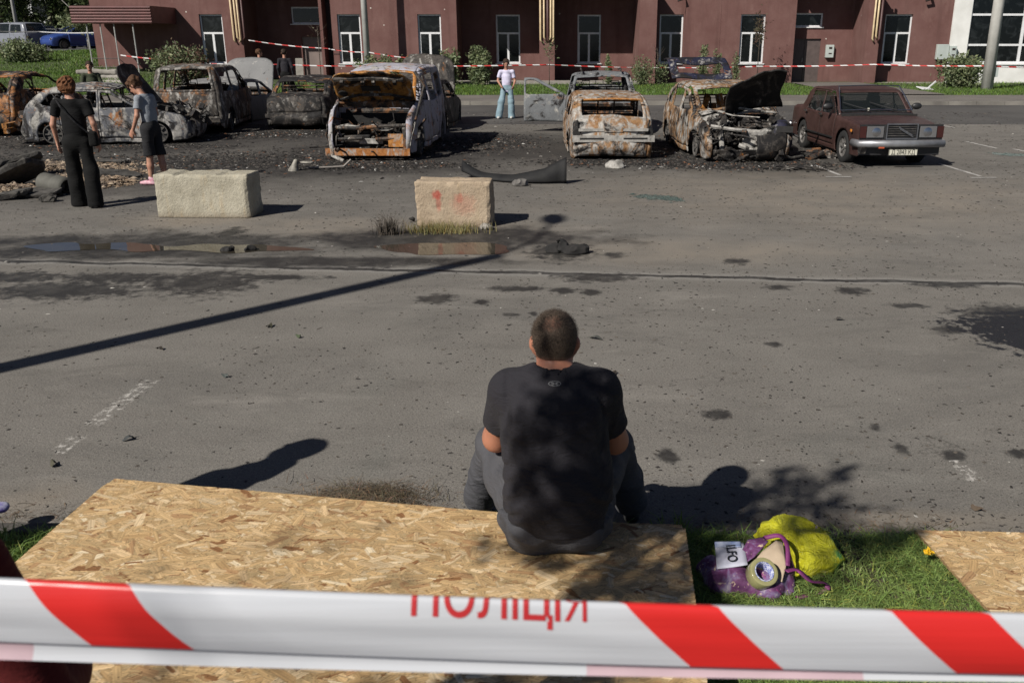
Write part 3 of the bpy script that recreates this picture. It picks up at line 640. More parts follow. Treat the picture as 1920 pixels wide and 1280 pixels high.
def sapling(px, yb, ytop, Y, label, crown=0, m='leaf_red', trunkm='bark', r=.03, lean=0., cw=.5, z0=None, lf=.06):
    p = atY(px, yb, Y); q = atY(px, ytop, Y); z0 = .1 + float(hgt(p[0], Y)) if z0 is None else z0
    t = empty('sapling', (p[0], Y, z0), 0, label, 'tree'); h = q[2] - z0
    b = MB(); b.tube([(0, 0, 0), (lean * .5, 0, h * .5), (lean, 0, h)], [r, r * .8, r * .4], 6); 
    for i in range(9): a = rng.uniform(0, 6.28); zz = h * rng.uniform(.55, .95); l = rng.uniform(.2, cw); b.tube([(lean * zz / h, 0, zz), (lean + math.cos(a) * l, math.sin(a) * l, zz + l * 1.1)], [r * .4, r * .15], 5)
    b.build('trunk', M[trunkm], t, True)
    if crown: C = np.array([lean, 0, h * .86]) + rng.normal(size=(crown, 3)) * np.array([cw * .4, cw * .4, h * .12]); leaves_mesh('crown', M[m], C, lf, t)
sapling(603, 155, 50, 46, 'thin young tree without leaves beside the side door', 30, r=.025)
sapling(1419, 150, 40, 46, 'thin young tree with small reddish crown right of the lit window', 330, r=.022, cw=.4)
sapling(1030, 170, 80, 44.5, 'thin stake tree with few leaves in front of the central pier', 90, 'leaf', r=.02, cw=.4)
sapling(1237, 158, 90, 46, 'bare leaning stake under the shaded window', 0, 'leaf', r=.025, lean=-.2)
sapling(170, 108, 30, 57, 'young pale trunked tree on the grass bank by the blue hatchback', 1500, 'leaf', 'birch', r=.07, cw=1.6, lf=.12)
def tree(X, Y, h, wd, label, n=5000, z0=1.4, m='leaf_dark'):
    t = empty('tree', (X, Y, z0), 0, label, 'tree', 'trees behind the far car park'); b = MB(); b.tube([(0, 0, 0), (.1, 0, h * .4), (0, 0, h * .9)], [.22, .16, .04], 8); C = []
    for i in range(34):
        zz = h * rng.uniform(.14, .97); a = rng.uniform(0, 6.28); l = wd * (1.05 - abs(zz / h - .42) * 1.3) * rng.uniform(.35, 1.1); e = np.array([math.cos(a) * l, math.sin(a) * l, zz + l * .5])
        b.tube([(0, 0, zz), e], [.06, .02], 5); C.append(e * np.array([1, 1, 1]) * rng.uniform(.5, 1, (n // 34, 1)) * np.array([1, 1, 0]) + np.array([0, 0, 1]) * (zz + rng.uniform(0, l * .6, (n // 34, 1))) + rng.normal(size=(n // 34, 3)) * .42)
    b.build('trunk', M['bark'], t, True); leaves_mesh('crown', M[m], np.concatenate(C), .17, t)
for i, (px, Y, h, wd, lb) in enumerate(((8, 78, 11, 2.4, 'dark tree at the left edge above the grey car'), (55, 82, 12, 2.3, 'dense tree between the lamp and the pale block'), (103, 80, 10, 1.6, 'narrow tree in front of the pale apartment block'), (150, 84, 12, 1.9, 'tree with a pale trunk left of the maroon building corner'), (180, 80, 12, 2., 'tree against the maroon building corner'), (-60, 80, 12, 3, 'tree beyond the left edge of the far car park'))):
    tree(float(atY(px, 80, Y)[0]), Y, h, wd, lb)
# treeline mass far behind
C = np.stack([rng.uniform(-115, -40, 16000), rng.uniform(112, 122, 16000), rng.uniform(1, 5.5, 16000)], 1); C = C[C[:, 2] < 4.2 + 1.3 * nz(C * np.array([1, 1, 0]), .5)]
tag(leaves_mesh('treeline', M['leaf_dark'], C, .35), 'dark hedge of far trees behind the parked cars', kind='stuff')
# pale apartment block far behind
ap = empty('apartment_block', (-66, 135, 1.5), 0, 'pale grey apartment block far behind the parked cars and trees', 'building')
b = MB(); b.bx((-30, 0, 0), (22, 14, 18)); b.build('wall', simple('pale_block', (.55, .56, .56), .9, (.42, .42, .41), .3), ap)
for f in range(3):
    for i in range(10):
        x = -28 + i * 5; b = MB().bx((x, -.12, 3.6 + f * 3.6), (x + 3.4, -.02, 5.9 + f * 3.6)); b.build('window', M['glass'], ap)
MB().bx((-30, -3, 0), (22, -.15, 2.9)).build('ground_floor', simple('dark_ground_floor', (.035, .035, .035), .8), ap)
MB().bx((-30.2, -.3, 18), (22.2, 14.2, 18.4)).build('roof', M['concrete'], ap)
# weeds by the concrete block
def weed(name, x, y, n, h, sp, m, label, cat='weed'):
    X, Y = rng.normal(x, sp, n), rng.normal(y, sp * .35, n); o = blades(name, m, X, Y, 0 * X, h, .008, .5, cols=.1); tag(o, label, cat, kind='stuff' if m is M['weed'] else None); return o
c = G(730, 440); weed('weed_clump', c[0], c[1], 200, .30, .07, M['bark'], 'dark spiky dry weed left of the red stained concrete block')
c = G(830, 434); weed('weed_clump', c[0], c[1] - .03, 700, .15, .22, M['weed'], 'yellow dry weeds growing at the foot of the red stained concrete block')
c = G(500, 275); 

# ================= posts =================
def post(px, yb, Y, r, label, h=9, sq=False, z0=.1, lean=0., name='lamp_post', mm='steel_post'):
    p = atY(px, yb, Y); t = MB()
    t.tube([(0, 0, 0), (lean, 0, h)], [r, r * .72], 8 if not sq else 6)
    o = t.build(name, M[mm], None, True); o.location = (p[0], Y, z0); return tag(o, label, 'lamp post')
p1 = post(690, 130, 46.3, .17, 'grey steel lamp post rising behind the burnt people carrier'); 
p2 = post(1849, 172, 41, .27, 'pale square concrete post in front of the white building', lean=-.05, mm='pale_post')
MB().bx((.2, -.1, .55), (.36, .1, .95)).build('meter_box', M['box_grey'], p2)
p3 = post(33, 60, 66, .13, 'thin pale lamp post above the grey car in the far car park', z0=1.5)
# street lamp outside the frame whose shadow crosses the lot
tip = G(930, 480)[:2]; gl = G(0, 690)[:2]; k_ = 1 / math.tan(SUNEL); H8 = 8.
T8 = np.array([*(tip - H8 * k_ * np.array(SAZ)), H8]); dd = (tip - gl) / np.linalg.norm(tip - gl); B8 = np.array([*(gl - dd * ((gl[0] - T8[0] + .2) / dd[0])), 0])
lp = empty('street_lamp', B8, 0, 'tall steel street lamp with one arm, standing left of the picture', 'street lamp')
MB().tube([(0, 0, 0), tuple(T8 - B8)], [.135, .11], 12).build('pole', M['steel_post'], lp, True)
E8 = T8 - B8 + np.array([-.05, 1.15, .8]); MB().tube([tuple(T8 - B8), tuple(T8 - B8 + np.array([0, .35, .5])), tuple(E8)], .03, 8).build('arm', M['steel_post'], lp, True)
hd = SDF(E8 - .6, E8 + .8, .03).ell(E8 + np.array([.02, .22, .0]), (.16, .34, .08)); hd.build('lamp_head', M['steel_post'], lp)

# ================= barrier tapes in the background =================
def tape_mat(name, per=.35, sl=1.0, red=(.42, .03, .028)):
    t = NT(name); v = t.attr('UVc'); X = t.xyz(v); u = t.ma('ADD', X[0], t.ma('MULTIPLY', X[1], sl))
    fr = t.ma('FRACT', t.ma('DIVIDE', u, per)); c = t.mix(t.mr(fr, .499, .501), (.58, .57, .57), red)
    return t.fin(c, .4, 0, .4)
M['tape'] = tape_mat('striped_tape', .66, 1.2); M['tape_pale'] = simple('faded_white_tape', (.5, .5, .5), .5)
def tape(pts, label, wd=.06, sag=.1, n=30, tw=0.):
    P = []
    for i in range(len(pts) - 1):
        a, b_ = np.array(pts[i]), np.array(pts[i + 1])
        for q in np.linspace(0, 1, n)[(0 if i == 0 else 1):]: P.append(a + (b_ - a) * q - np.array([0, 0, sag * 4 * q * (1 - q)]))
    P = np.array(P); u = np.concatenate([[0], np.cumsum(np.linalg.norm(np.diff(P, axis=0), axis=1))]); V = []; UV = []
    for p, uu in zip(P, u):
        a = tw * nz(np.array([[uu, 0, 0]]), .6)[0]
        for s_ in (-1, 1): V.append(p + s_ * wd / 2 * np.array([0, math.sin(a), math.cos(a)])); UV.append((uu, s_ * wd / 2, 0))
    Fs = np.array([(2 * i, 2 * i + 2, 2 * i + 3, 2 * i + 1) for i in range(len(P) - 1)])
    o = mesh('barrier_tape', V, Fs, M['tape']); a = o.data.color_attributes.new('UVc', 'FLOAT_COLOR', 'POINT'); a.data.foreach_set('color', np.hstack([np.array(UV), np.ones((len(UV), 1))]).ravel())
    solid(o, .002); return tag(o, label, 'barrier tape', 'red and white barrier tapes round the site')
tape([atY(466, 76, 46.5), atY(612, 91, 46.4), atY(690, 98, 46.2), atY(800, 111, 46)], 'red and white barrier tape sloping down from the gas pipes to the bush', .055, .06, tw=.8)
tape([atY(500, 121, 44), atY(690, 124, 44.5), atY(1028, 122, 44.5)], 'level barrier tape running from the dark recess to the central pier', .06, .03, tw=1.)
tape([atY(1028, 122, 44.5), atY(1237, 127, 46), atY(1418, 125, 46)], 'barrier tape from the central pier to the thin tree by the lit window', .06, .03, tw=1.2)
tape([atY(1418, 125, 46), atY(1640, 121, 44), atY(1846, 124, 41)], 'barrier tape from the thin tree to the pale square post', .06, .03, tw=.8)
tape([atY(1850, 124, 41), atY(1990, 127, 41)], 'short barrier tape right of the pale square post', .06, .03)
tape([atY(226, 104, 44.9), atY(320, 113, 44), atY(420, 121, 43.5)], 'barrier tape tied to the awning posts behind the bush', .06, .03)
tape([atY(-80, 56, 50), atY(75, 60, 54), atY(198, 61, 50)], 'pale barrier tape in front of the cars on the far car park', .06, .05, tw=.5).data.materials[0] = M['tape_pale']
# ---- concrete slabs at the building corner ----
def slab_at(px, py, Y, sx, sy, sz, z, rz, label):
    p = atY(px, py, Y); s = SDF((-sx, -sy, -sz), (sx, sy, sz), .05).boxs((0, 0, 0), (sx / 2, sy / 2, sz / 2), .04); s.warp(lambda P: .02 * nz(P, 9)); o = s.build('concrete_slab', M['concrete']); o.location = (p[0], Y, z); o.rotation_euler = (0, 0, rz)
    return tag(o, label, 'slab')
slab_at(186, 131, 45.5, 1.9, 1., .22, .72, .1, 'pale concrete slab lying at the maroon building corner, topmost of three'); slab_at(196, 137, 45, 2.0, 1., .24, .47, -.1, 'concrete slab under the pale one at the maroon building corner'); slab_at(208, 143, 44, 2.2, .9, .2, .3, -.3, 'concrete slab lying lowest and nearest at the maroon building corner')
# open board leaning at the side door
lb = empty('sandwich_board', (float(atY(563, 145, 45.5)[0]), 45.5, .25), 0, 'pale wooden folding board standing left of the side door', 'board')
MB().box((0, 0, .55), (.36, .03, 1.1), (-.1, 0, 0)).build('panel', M['concrete'], lb); MB().tube([(.22, .0, 1.0), (.55, .3, 0)], .02, 6).build('leg', M['dark_metal'], lb)
# ================= cars =================
def psdf(P, poly):
    P = np.asarray(P, float); poly = np.asarray(poly, float); d = np.full(P.shape[:-1], 1e9); ins = np.zeros(P.shape[:-1], bool)
    for i in range(len(poly)):
        a, b = poly[i], poly[(i + 1) % len(poly)]; e = b - a; w_ = P - a; t = np.clip((w_ @ e) / (e @ e + 1e-12), 0, 1)
        q = w_ - t[..., None] * e; d = np.minimum(d, (q ** 2).sum(-1))
        c = ((a[1] > P[..., 1]) != (b[1] > P[..., 1])) & (P[..., 0] < (b[0] - a[0]) * (P[..., 1] - a[1]) / (b[1] - a[1] + 1e-12) + a[0]); ins ^= c
    d = np.sqrt(d); return np.where(ins, -d, d)
def cutgrid(f, u0, u1, v0, v1, st):
    nu, nv = max(2, int(round((u1 - u0) / st)) + 1), max(2, int(round((v1 - v0) / st)) + 1)
    U, Vv = np.meshgrid(np.linspace(u0, u1, nu), np.linspace(v0, v1, nv), indexing='ij'); P = np.stack([U, Vv], -1).reshape(-1, 2)
    i, j = np.meshgrid(np.arange(nu - 1), np.arange(nv - 1), indexing='ij'); a = (i * nv + j).ravel(); Q = np.stack([a, a + nv, a + nv + 1, a + 1], 1)
    keep = f(P[Q].mean(1)) < 0; used = np.zeros(len(P), int); np.add.at(used, Q[keep].ravel(), 1); drop = np.zeros(len(P), bool); drop[Q[~keep].ravel()] = True
    bd = (used > 0) & drop
    bd |= (used > 0) & (f(P) > 0)
    for _ in range(3):
        p = P[bd]; e = 1e-3; d = f(p); g = np.stack([(f(p + [e, 0]) - f(p - [e, 0])), (f(p + [0, e]) - f(p - [0, e]))], 1) / (2 * e); g /= (g ** 2).sum(1)[:, None] + 1e-3
        P[bd] = p - np.clip(d, -st * .8, st * .8)[:, None] * g
    Q = Q[keep]; ids = np.unique(Q); mp = -np.ones(len(P), int); mp[ids] = np.arange(len(ids)); return P[ids], mp[Q]
def catmull(P, n=5):
    P = np.asarray(P, float); E = np.vstack([2 * P[0] - P[1], P, 2 * P[-1] - P[-2]]); o = []
    for i in range(1, len(E) - 2):
        for t in np.linspace(0, 1, n, endpoint=False):
            a, b, c, d = E[i - 1:i + 3]; o.append(.5 * (2 * b + (-a + c) * t + (2 * a - 5 * b + 4 * c - d) * t * t + (-a + 3 * b - 3 * c + d) * t ** 3))
    return np.array(o + [E[-2]])
SHAPES = dict(
 hatch=dict(L=4.2, W=1.74, belt=.93, segs=[('front_panel', [(2.03, .22), (2.10, .42), (2.04, .66)]), ('hood', [(2.04, .66), (1.85, .80), (1.3, .93), (1.02, .98)]), ('windscreen', [(1.02, .98), (.62, 1.2), (.25, 1.38)]), ('roof', [(.25, 1.38), (-.2, 1.45), (-.9, 1.45), (-1.4, 1.38)]), ('rear_window', [(-1.4, 1.38), (-1.68, 1.2), (-1.86, 1.0)]), ('tailgate', [(-1.86, 1.0), (-1.96, .85), (-2.0, .62)]), ('rear_panel', [(-2.0, .62), (-2.09, .45), (-2.03, .26)])],
   wins=[[(.86, .99), (.22, 1.33), (-.02, 1.345), (-.02, .96)], [(-.1, .96), (-.1, 1.35), (-.75, 1.35), (-.95, .98)], [(-1.05, 1.0), (-.88, 1.34), (-1.25, 1.30), (-1.5, 1.06)]], doors=[[(.98, .3), (1.0, .95), (.9, 1.03), (.25, 1.375), (-.06, 1.39), (-.06, .3)], [(-.06, .3), (-.06, 1.39), (-.8, 1.4), (-1.0, .98), (-1.0, .62), (-.85, .3)]], ax=(1.3, -1.27), wr=.31),
 sedan=dict(L=4.5, W=1.74, belt=.93, segs=[('front_panel', [(2.2, .22), (2.25, .42), (2.2, .64)]), ('hood', [(2.2, .64), (2.0, .78), (1.4, .91), (1.1, .97)]), ('windscreen', [(1.1, .97), (.7, 1.2), (.3, 1.37)]), ('roof', [(.3, 1.37), (-.2, 1.42), (-.8, 1.4), (-1.1, 1.34)]), ('rear_window', [(-1.1, 1.34), (-1.4, 1.18), (-1.68, 1.02)]), ('boot_lid', [(-1.68, 1.02), (-2.0, 1.0), (-2.16, .95), (-2.2, .6)]), ('rear_panel', [(-2.2, .6), (-2.27, .45), (-2.2, .26)])],
   wins=[[(.92, .98), (.26, 1.32), (.0, 1.335), (.0, .96)], [(-.08, .96), (-.08, 1.335), (-.75, 1.31), (-1.15, 1.0)]], doors=[[(1.05, .3), (1.05, .95), (.3, 1.36), (-.04, 1.37), (-.04, .3)], [(-.04, .3), (-.04, 1.37), (-.8, 1.35), (-1.22, 1.0), (-1.2, .62), (-.9, .3)]], ax=(1.4, -1.3), wr=.31),
 van=dict(L=4.3, W=1.78, belt=1.02, segs=[('front_panel', [(2.05, .25), (2.13, .45), (2.05, .75)]), ('hood', [(2.05, .75), (1.8, .95), (1.4, 1.05), (1.2, 1.1)]), ('windscreen', [(1.2, 1.1), (.85, 1.35), (.5, 1.6)]), ('roof', [(.5, 1.6), (.1, 1.68), (-1.1, 1.70), (-1.88, 1.66)]), ('rear_window', [(-1.88, 1.66), (-1.98, 1.4), (-2.04, 1.1)]), ('tailgate', [(-2.04, 1.1), (-2.08, .8), (-2.08, .5)]), ('rear_panel', [(-2.08, .5), (-2.12, .42), (-2.08, .28)])],
   wins=[[(1.12, 1.10), (.5, 1.54), (.2, 1.56), (.2, 1.04)], [(.1, 1.04), (.1, 1.56), (-.72, 1.58), (-.72, 1.04)], [(-.86, 1.06), (-.86, 1.56), (-1.66, 1.55), (-1.76, 1.08)]], doors=[[(1.15, .3), (1.18, 1.06), (.5, 1.6), (.15, 1.61), (.15, .3)], [(.15, .3), (.15, 1.61), (-.78, 1.62), (-.78, .3)]], ax=(1.35, -1.35), wr=.32),
 lada=dict(L=4.13, W=1.62, belt=.90, lin=True, segs=[('front_panel', [(2.0, .25), (2.03, .42), (2.03, .74), (1.99, .78)]), ('hood', [(1.99, .78), (1.5, .85), (1.0, .88), (.78, .90)]), ('windscreen', [(.78, .90), (.5, 1.16), (.28, 1.34)]), ('roof', [(.28, 1.34), (.1, 1.38), (-.5, 1.40), (-.95, 1.375), (-1.08, 1.34)]), ('rear_window', [(-1.08, 1.34), (-1.25, 1.14), (-1.42, .94)]), ('boot_lid', [(-1.42, .94), (-1.9, .92), (-2.0, .88), (-2.02, .5)]), ('rear_panel', [(-2.02, .5), (-2.0, .28)])],
   wins=[[(.68, .93), (.26, 1.28), (-.08, 1.30), (-.08, .91)], [(-.16, .91), (-.16, 1.30), (-.78, 1.29), (-1.0, .92)]], doors=[[(.72, .3), (.75, .92), (.28, 1.33), (-.12, 1.345), (-.12, .3)], [(-.12, .3), (-.12, 1.345), (-.82, 1.335), (-1.06, .92), (-1.06, .6), (-.9, .3)]], ax=(1.22, -1.2), wr=.31))
M['tyre'] = simple('black_rubber', (.018, .018, .018), .85, (.01, .01, .01), 9, .3)
M['burnt_rim'] = simple('burnt_wheel_metal', (.12, .11, .10), .8, (.02, .02, .02), 9, .5, 25)
M['charred'] = simple('charred_black', (.022, .02, .019), .95, (.008, .008, .008), 9, .8, 30)
M['char_rust'] = burnt('charred_rusty_scrap', 1.0, .35, .25, seed=9, rustcol=(.17, .075, .03))
M['char_dark'] = burnt('charred_dark_scrap', 1.1, .10, .3, seed=12)
M['orange_rust'] = burnt('orange_rust_metal', .45, .95, .35, seed=5, rustcol=(.36, .15, .035))
M['car_glass'] = None
t = NT('car_window_glass'); t.fin((.015, .018, .018), .04, 0, .6, Alpha=.62); M['car_glass'] = t.m
M['chrome'] = simple('dull_chrome', (.55, .56, .58), .28, (.4, .4, .42), 9, metal=1)
M['black_plastic'] = simple('black_plastic', (.02, .02, .021), .5)

def rotpart(V, hinge, ang, axis='y'):
    h = np.array(hinge, float); a = np.array(Matrix.Rotation(ang, 3, axis.upper())); return (V - h) @ a.T + h
def wheel(parent, x, y, z, r, burntw, sgn, flat=0):
    b = MB(); ro = r if not burntw else r * .83
    w_ = .19
    if not burntw: b.lathe([(ro * .62, -.09), (ro * .9, -.1), (ro, -.06), (ro, .06), (ro * .9, .1), (ro * .62, .09)], (x, y, z - flat), 'y', 28)
    wh = b.build('wheel', M['tyre'], parent, True) if not burntw else empty('wheel')
    if burntw: wh.parent = parent
    c = MB(); ri = ro * .66 if not burntw else ro * .8; o = sgn
    c.lathe([(ri, -.085), (ri * 1.02, .08 * o), (ri * .93, .085 * o), (ri * .86, .03 * o), (ri * .3, .045 * o), (ri * .22, .07 * o), (.001, .07 * o)], (x, y, z - flat), 'y', 24)
    for k in range(8):
        a = k * math.pi / 4; c.box((x + math.cos(a) * ri * .62, y + .055 * o, z - flat + math.sin(a) * ri * .62), (ri * .5, .03, ri * .13), (0, -a, 0))
    c.build('rim', M['burnt_rim' if burntw else 'rimmat'], wh)
    return wh
M['rimmat'] = simple('grey_steel_rim', (.22, .21, .20), .5, (.1, .095, .09), 9, metal=.4)

def car(name, shape, loc, fwd, label, paint, sc_=(1, 1, 1), burntc=True, skip=(), open_=None, dent=.02, seed=0, glass=False, tone=None, cat='burnt car', group=None, drop=0., inner=True, interior='char_rust', step=.045, doors=(), mats=None, cuts=None, seat='charred', gap=.012):
    """body of panels cut from curved sheets; every panel, wheel and seat a part"""
    S = SHAPES[shape]; open_ = open_ or {}; lin = S.get('lin'); W = S['W'] / 2; belt = S['belt']; L_ = S['L'] / 2
    t = empty(name, (loc[0], loc[1], loc[2] if len(loc) > 2 else 0), math.atan2(fwd[1], fwd[0]), label, cat, group)
    segs = [(n, (np.array(p, float) if lin else catmull(p, 5))) for n, p in S['segs']]
    top = np.vstack([s[1] for s in segs]); outline = np.vstack([top, [[-L_ * .93, .2], [L_ * .93, .2]]])
    def hw(x, z):
        u = np.abs(x) / L_; pl = 1 - (.035 if lin else .10) * u ** 3.5 - (.02 if lin else .07) * np.clip(u - .75, 0, 1) ** 1.5 * 4
        bl = np.where(z < belt, 1 - .035 * np.clip((.55 - z) / .35, -1, 1) ** 2, 1 - .035 * np.clip((.55 - belt) / .35, -1, 1) ** 2 - (.26 if not lin else .22) * (z - belt) / W * .87)
        return W * pl * bl
    rr = .035 if lin else .07
    def yside(P):
        x, z = P[:, 0], P[:, 1]; d = np.clip(-psdf(P, top_poly), 0, rr); y = hw(x, z); return y - rr * (1 - np.sqrt(np.clip(1 - (1 - d / rr) ** 2, 0, 1)))
    top_poly = np.vstack([top, [[-L_ * .93 - .05, -2], [L_ * .93 + .05, -2]]])
    scl = np.array(sc_)
    def finish(V, sd=0):
        V = np.asarray(V, float).copy()
        if dent: 
            V += dent * np.stack([nz(V, 3.2, seed + 1), nz(V, 3.5, seed + 2), nz(V, 3.0, seed + 3)], 1); V += dent * .45 * np.stack([nz(V, 9, seed + 4), nz(V, 10, seed + 5), nz(V, 11, seed + 6)], 1)
        V = V * scl; V[:, 2] -= drop; return V
    mat_ = paint
    def arch(P): return np.minimum(np.linalg.norm(P - [S['ax'][0], S['wr']], axis=-1), np.linalg.norm(P - [S['ax'][1], S['wr']], axis=-1)) - (S['wr'] + .055)
    def wsdf(P): return np.minimum.reduce([psdf(P, w_) for w_ in S['wins']]) + (.012 if burntc else -.015)
    th = .022 if burntc else .012
    for sgn in (1, -1):
        regs = [('door', dpoly, k) for k, dpoly in enumerate(S['doors'])]
        def base(P): return np.maximum(np.maximum(psdf(P, outline), -arch(P)), -wsdf(P))
        def body(P):
            f = base(P)
            for _, dp, k in regs: f = np.maximum(f, -(psdf(P, dp) + gap / 2 * -1))
            return f
        def emit(nm, f, tr=None, par=t):
            P, Q = cutgrid(f, -L_ - .06, L_ + .06, .18, S_top, step)
            if not len(Q): return None
            y = yside(P) * sgn; V = np.stack([P[:, 0], y, P[:, 1]], 1)
            if sgn < 0: Q = Q[:, ::-1]
            if tr: V = tr(V)
            o = mesh(nm, finish(V), Q[:, ::-1], mat_, par, True); return solid(o, th)
        S_top = top[:, 1].max() + .03
        emit('body_side', body)
        for nm, dp, k in regs:
            key = (k, sgn); tr = None
            if ('door', key) in [(a, b_) for a, b_ in skip if isinstance(a, str)] if False else (key in skip): continue
            if key in open_:
                hx = max(p[0] for p in dp); an = -open_[key] * sgn; tr = (lambda V, hx=hx, an=an: rotpart(V, (hx, (W - .02) * sgn, 0), an, 'z'))
            d = emit(nm, lambda P, dp=dp: np.maximum(base(P), psdf(P, dp) + gap / 2), tr)
            if not burntc and d is not None:
                xh = min(p[0] for p in dp) + .1; zz = belt - .10; y = float(hw(np.array([xh]), np.array([zz]))[0]) * sgn; MB().box((xh, y + .015 * sgn, zz), (.14, .02, .03)).build('handle', M['chrome'] if lin else M['black_plastic'], d)
        if glass:
            for w_ in S['wins']:
                P, Q = cutgrid(lambda P: psdf(P, w_) - .03, -L_, L_, .7, S_top, .06); V = np.stack([P[:, 0], (yside(P) - .012) * sgn, P[:, 1]], 1); mesh('window', finish(V), Q if sgn > 0 else Q[:, ::-1], M['car_glass'], t, True)
        for ax in S['ax']:
            wheel(t, ax * scl[0], (W - .12) * sgn * scl[1], S['wr'] * .93 - (.05 if burntc else 0), S['wr'], burntc, sgn)
        # wheel housings
    def strip_map(pts):
        s = np.concatenate([[0], np.cumsum(np.linalg.norm(np.diff(pts, axis=0), axis=1))])
        def f(P):
            x = np.interp(P[:, 0], s, pts[:, 0]); z = np.interp(P[:, 0], s, pts[:, 1]); wv = hw(x, z) - rr; tt = P[:, 1]
            e = (1 - tt ** 2); u = np.abs(x) / L_
            return np.stack([x + np.sign(x) * np.clip(u - .8, 0, 1) * .5 * e * (0 if lin else 1), tt * wv, z + (.012 if lin else .03) * e * (u < .93)], 1)
        return s[-1], f
    for nm, pts in segs:
        Ls, mp = strip_map(pts)
        if nm in skip: continue
        tr = None
        if nm in open_: tr = open_[nm]
        hole = nm in ('windscreen', 'rear_window')
        if hole:
            mg = .085
            def f(P, Ls=Ls): return np.maximum(np.maximum(np.abs(P[:, 1]) - 1, np.abs(P[:, 0] - Ls / 2) - Ls / 2), -(np.maximum(np.abs(P[:, 1]) * .8 - (.8 - mg), np.abs(P[:, 0] - Ls / 2) - (Ls / 2 - mg * .65))))
        elif nm == 'hood' and burntc and tr:
            def f(P, Ls=Ls):
                q = np.stack([np.abs(P[:, 1]) * .75 - (.75 - .30), np.maximum(Ls * .5 - P[:, 0], P[:, 0] - Ls) * 1 - (Ls * .5 - .30) + 0 * P[:, 0]], -1); q[:, 1] = np.where(P[:, 0] < Ls / 2, Ls / 2 - P[:, 0] - (Ls / 2 - .30), -9 + (P[:, 0] > Ls) * 99.); return np.linalg.norm(np.maximum(q, 0), axis=1) + np.minimum(q.max(1), 0) - .30
        else: f = lambda P, Ls=Ls: np.maximum(np.abs(P[:, 1]) - 1, np.abs(P[:, 0] - Ls / 2) - Ls / 2)
        if cuts and nm in cuts: f0 = f; f = lambda P, f0=f0, nm=nm, **k: np.maximum(f0(P), cuts[nm](P))
        P, Q = cutgrid(f, 0, Ls, -1, 1, step * 1.3 if Ls > .2 else Ls / 2); V = mp(P)
        if tr: V = tr(V)
        nmm = nm + '_frame' if hole else nm
        o = mesh(nmm, finish(V), Q[:, ::-1], (mats or {}).get(nm, mat_), t, True); solid(o, th)
        if hole and glass:
            P, Q = cutgrid(lambda P, Ls=Ls: np.maximum(np.abs(P[:, 1]) - .93, np.abs(P[:, 0] - Ls / 2) - (Ls / 2 - .03)), 0, Ls, -1, 1, .08); V = mp(P) - np.array([.0, 0, .008]); mesh(nm, finish(V), Q[:, ::-1], M['car_glass'], t, True)
    # floor, bulkhead, dash, seats
    im = M[interior]
    b = MB(); b.box((0, 0, .25), (L_ * 1.7, W * 1.75, .05)); b.box((S['ax'][0] - .25, 0, .55), (.04, W * 1.8, .62)); o = b.build('floor_pan', M['charred'], t); o.data.transform(Matrix.Scale(1, 4)); 
    if drop: o.location.z = -drop * .5
    if inner:
        b = MB(); b.tube([(.82, -W * .85, .82), (.78, 0, .84), (.82, W * .85, .82)], .05, 8); b.box((.9, 0, .72), (.12, W * 1.6, .16), (0, .2, 0)); b.build('dashboard', im, t)
        for (sx, sy) in ((.05, .38), (.05, -.38), (-.85, 0.)):
            ww = .42 if sx > 0 else 1.1; b = MB()
            if burntc:
                b.tube([(sx + .25, sy - ww / 2, .42), (sx - .2, sy - ww / 2, .42), (sx - .38, sy - ww / 2, belt + .12), (sx - .38, sy + ww / 2, belt + .12), (sx - .2, sy + ww / 2, .42), (sx + .25, sy + ww / 2, .42)], .02, 6)
                for q in np.linspace(0, 1, 6): b.tube([(sx - .2 - .18 * q, sy - ww / 2, .45 + q * (belt - .4)), (sx - .17 - .18 * q, sy, .45 + q * (belt - .4)), (sx - .2 - .18 * q, sy + ww / 2, .45 + q * (belt - .4))], .009, 5)
                b.tube([(sx - .38, sy - .1, belt + .12), (sx - .4, sy - .1, belt + .25), (sx - .4, sy + .1, belt + .25), (sx - .38, sy + .1, belt + .12)], .012, 5)
            else:
                b.box((sx, sy, .45), (.48, ww, .16)); b.box((sx - .3, sy, .72), (.14, ww, .5), (0, -.2, 0)); 
                if sx > 0: b.box((sx - .4, sy, 1.03), (.08, .25, .16), (0, -.2, 0))
            b.build('seat', im if burntc else M[seat], t)
    return t, dict(S=S, W=W, L=L_, fin=finish, hw=hw)
def hinge_up(h, ang): return lambda V: rotpart(V, h, ang, 'y')
def junk(parent, name, x0, x1, y0, y1, z0, z1, n, mm, sd=1, sz=.25, tubes=.5):
    r = np.random.default_rng(sd); b = MB()
    for i in range(n):
        p = np.array([r.uniform(x0, x1), r.uniform(y0, y1), r.uniform(z0, z1)])
        if r.random() < tubes:
            q = p + r.normal(size=3) * sz * np.array([1, 1.3, .6]); m_ = (p + q) / 2 + r.normal(size=3) * .06; b.tube([p, m_, q], r.uniform(.008, .03), 6)
        else: b.box(p, r.uniform(.3, 1, 3) * sz, r.uniform(-.6, .6, 3), taper=r.uniform(.6, 1))
    return b.build(name, mm, parent)
WG = 'burnt out wrecks standing on the lot'
def place(fx, fy, fwd, Lh): f = np.array(fwd, float); f /= np.linalg.norm(f); return (fx - f[0] * Lh, fy - f[1] * Lh), f
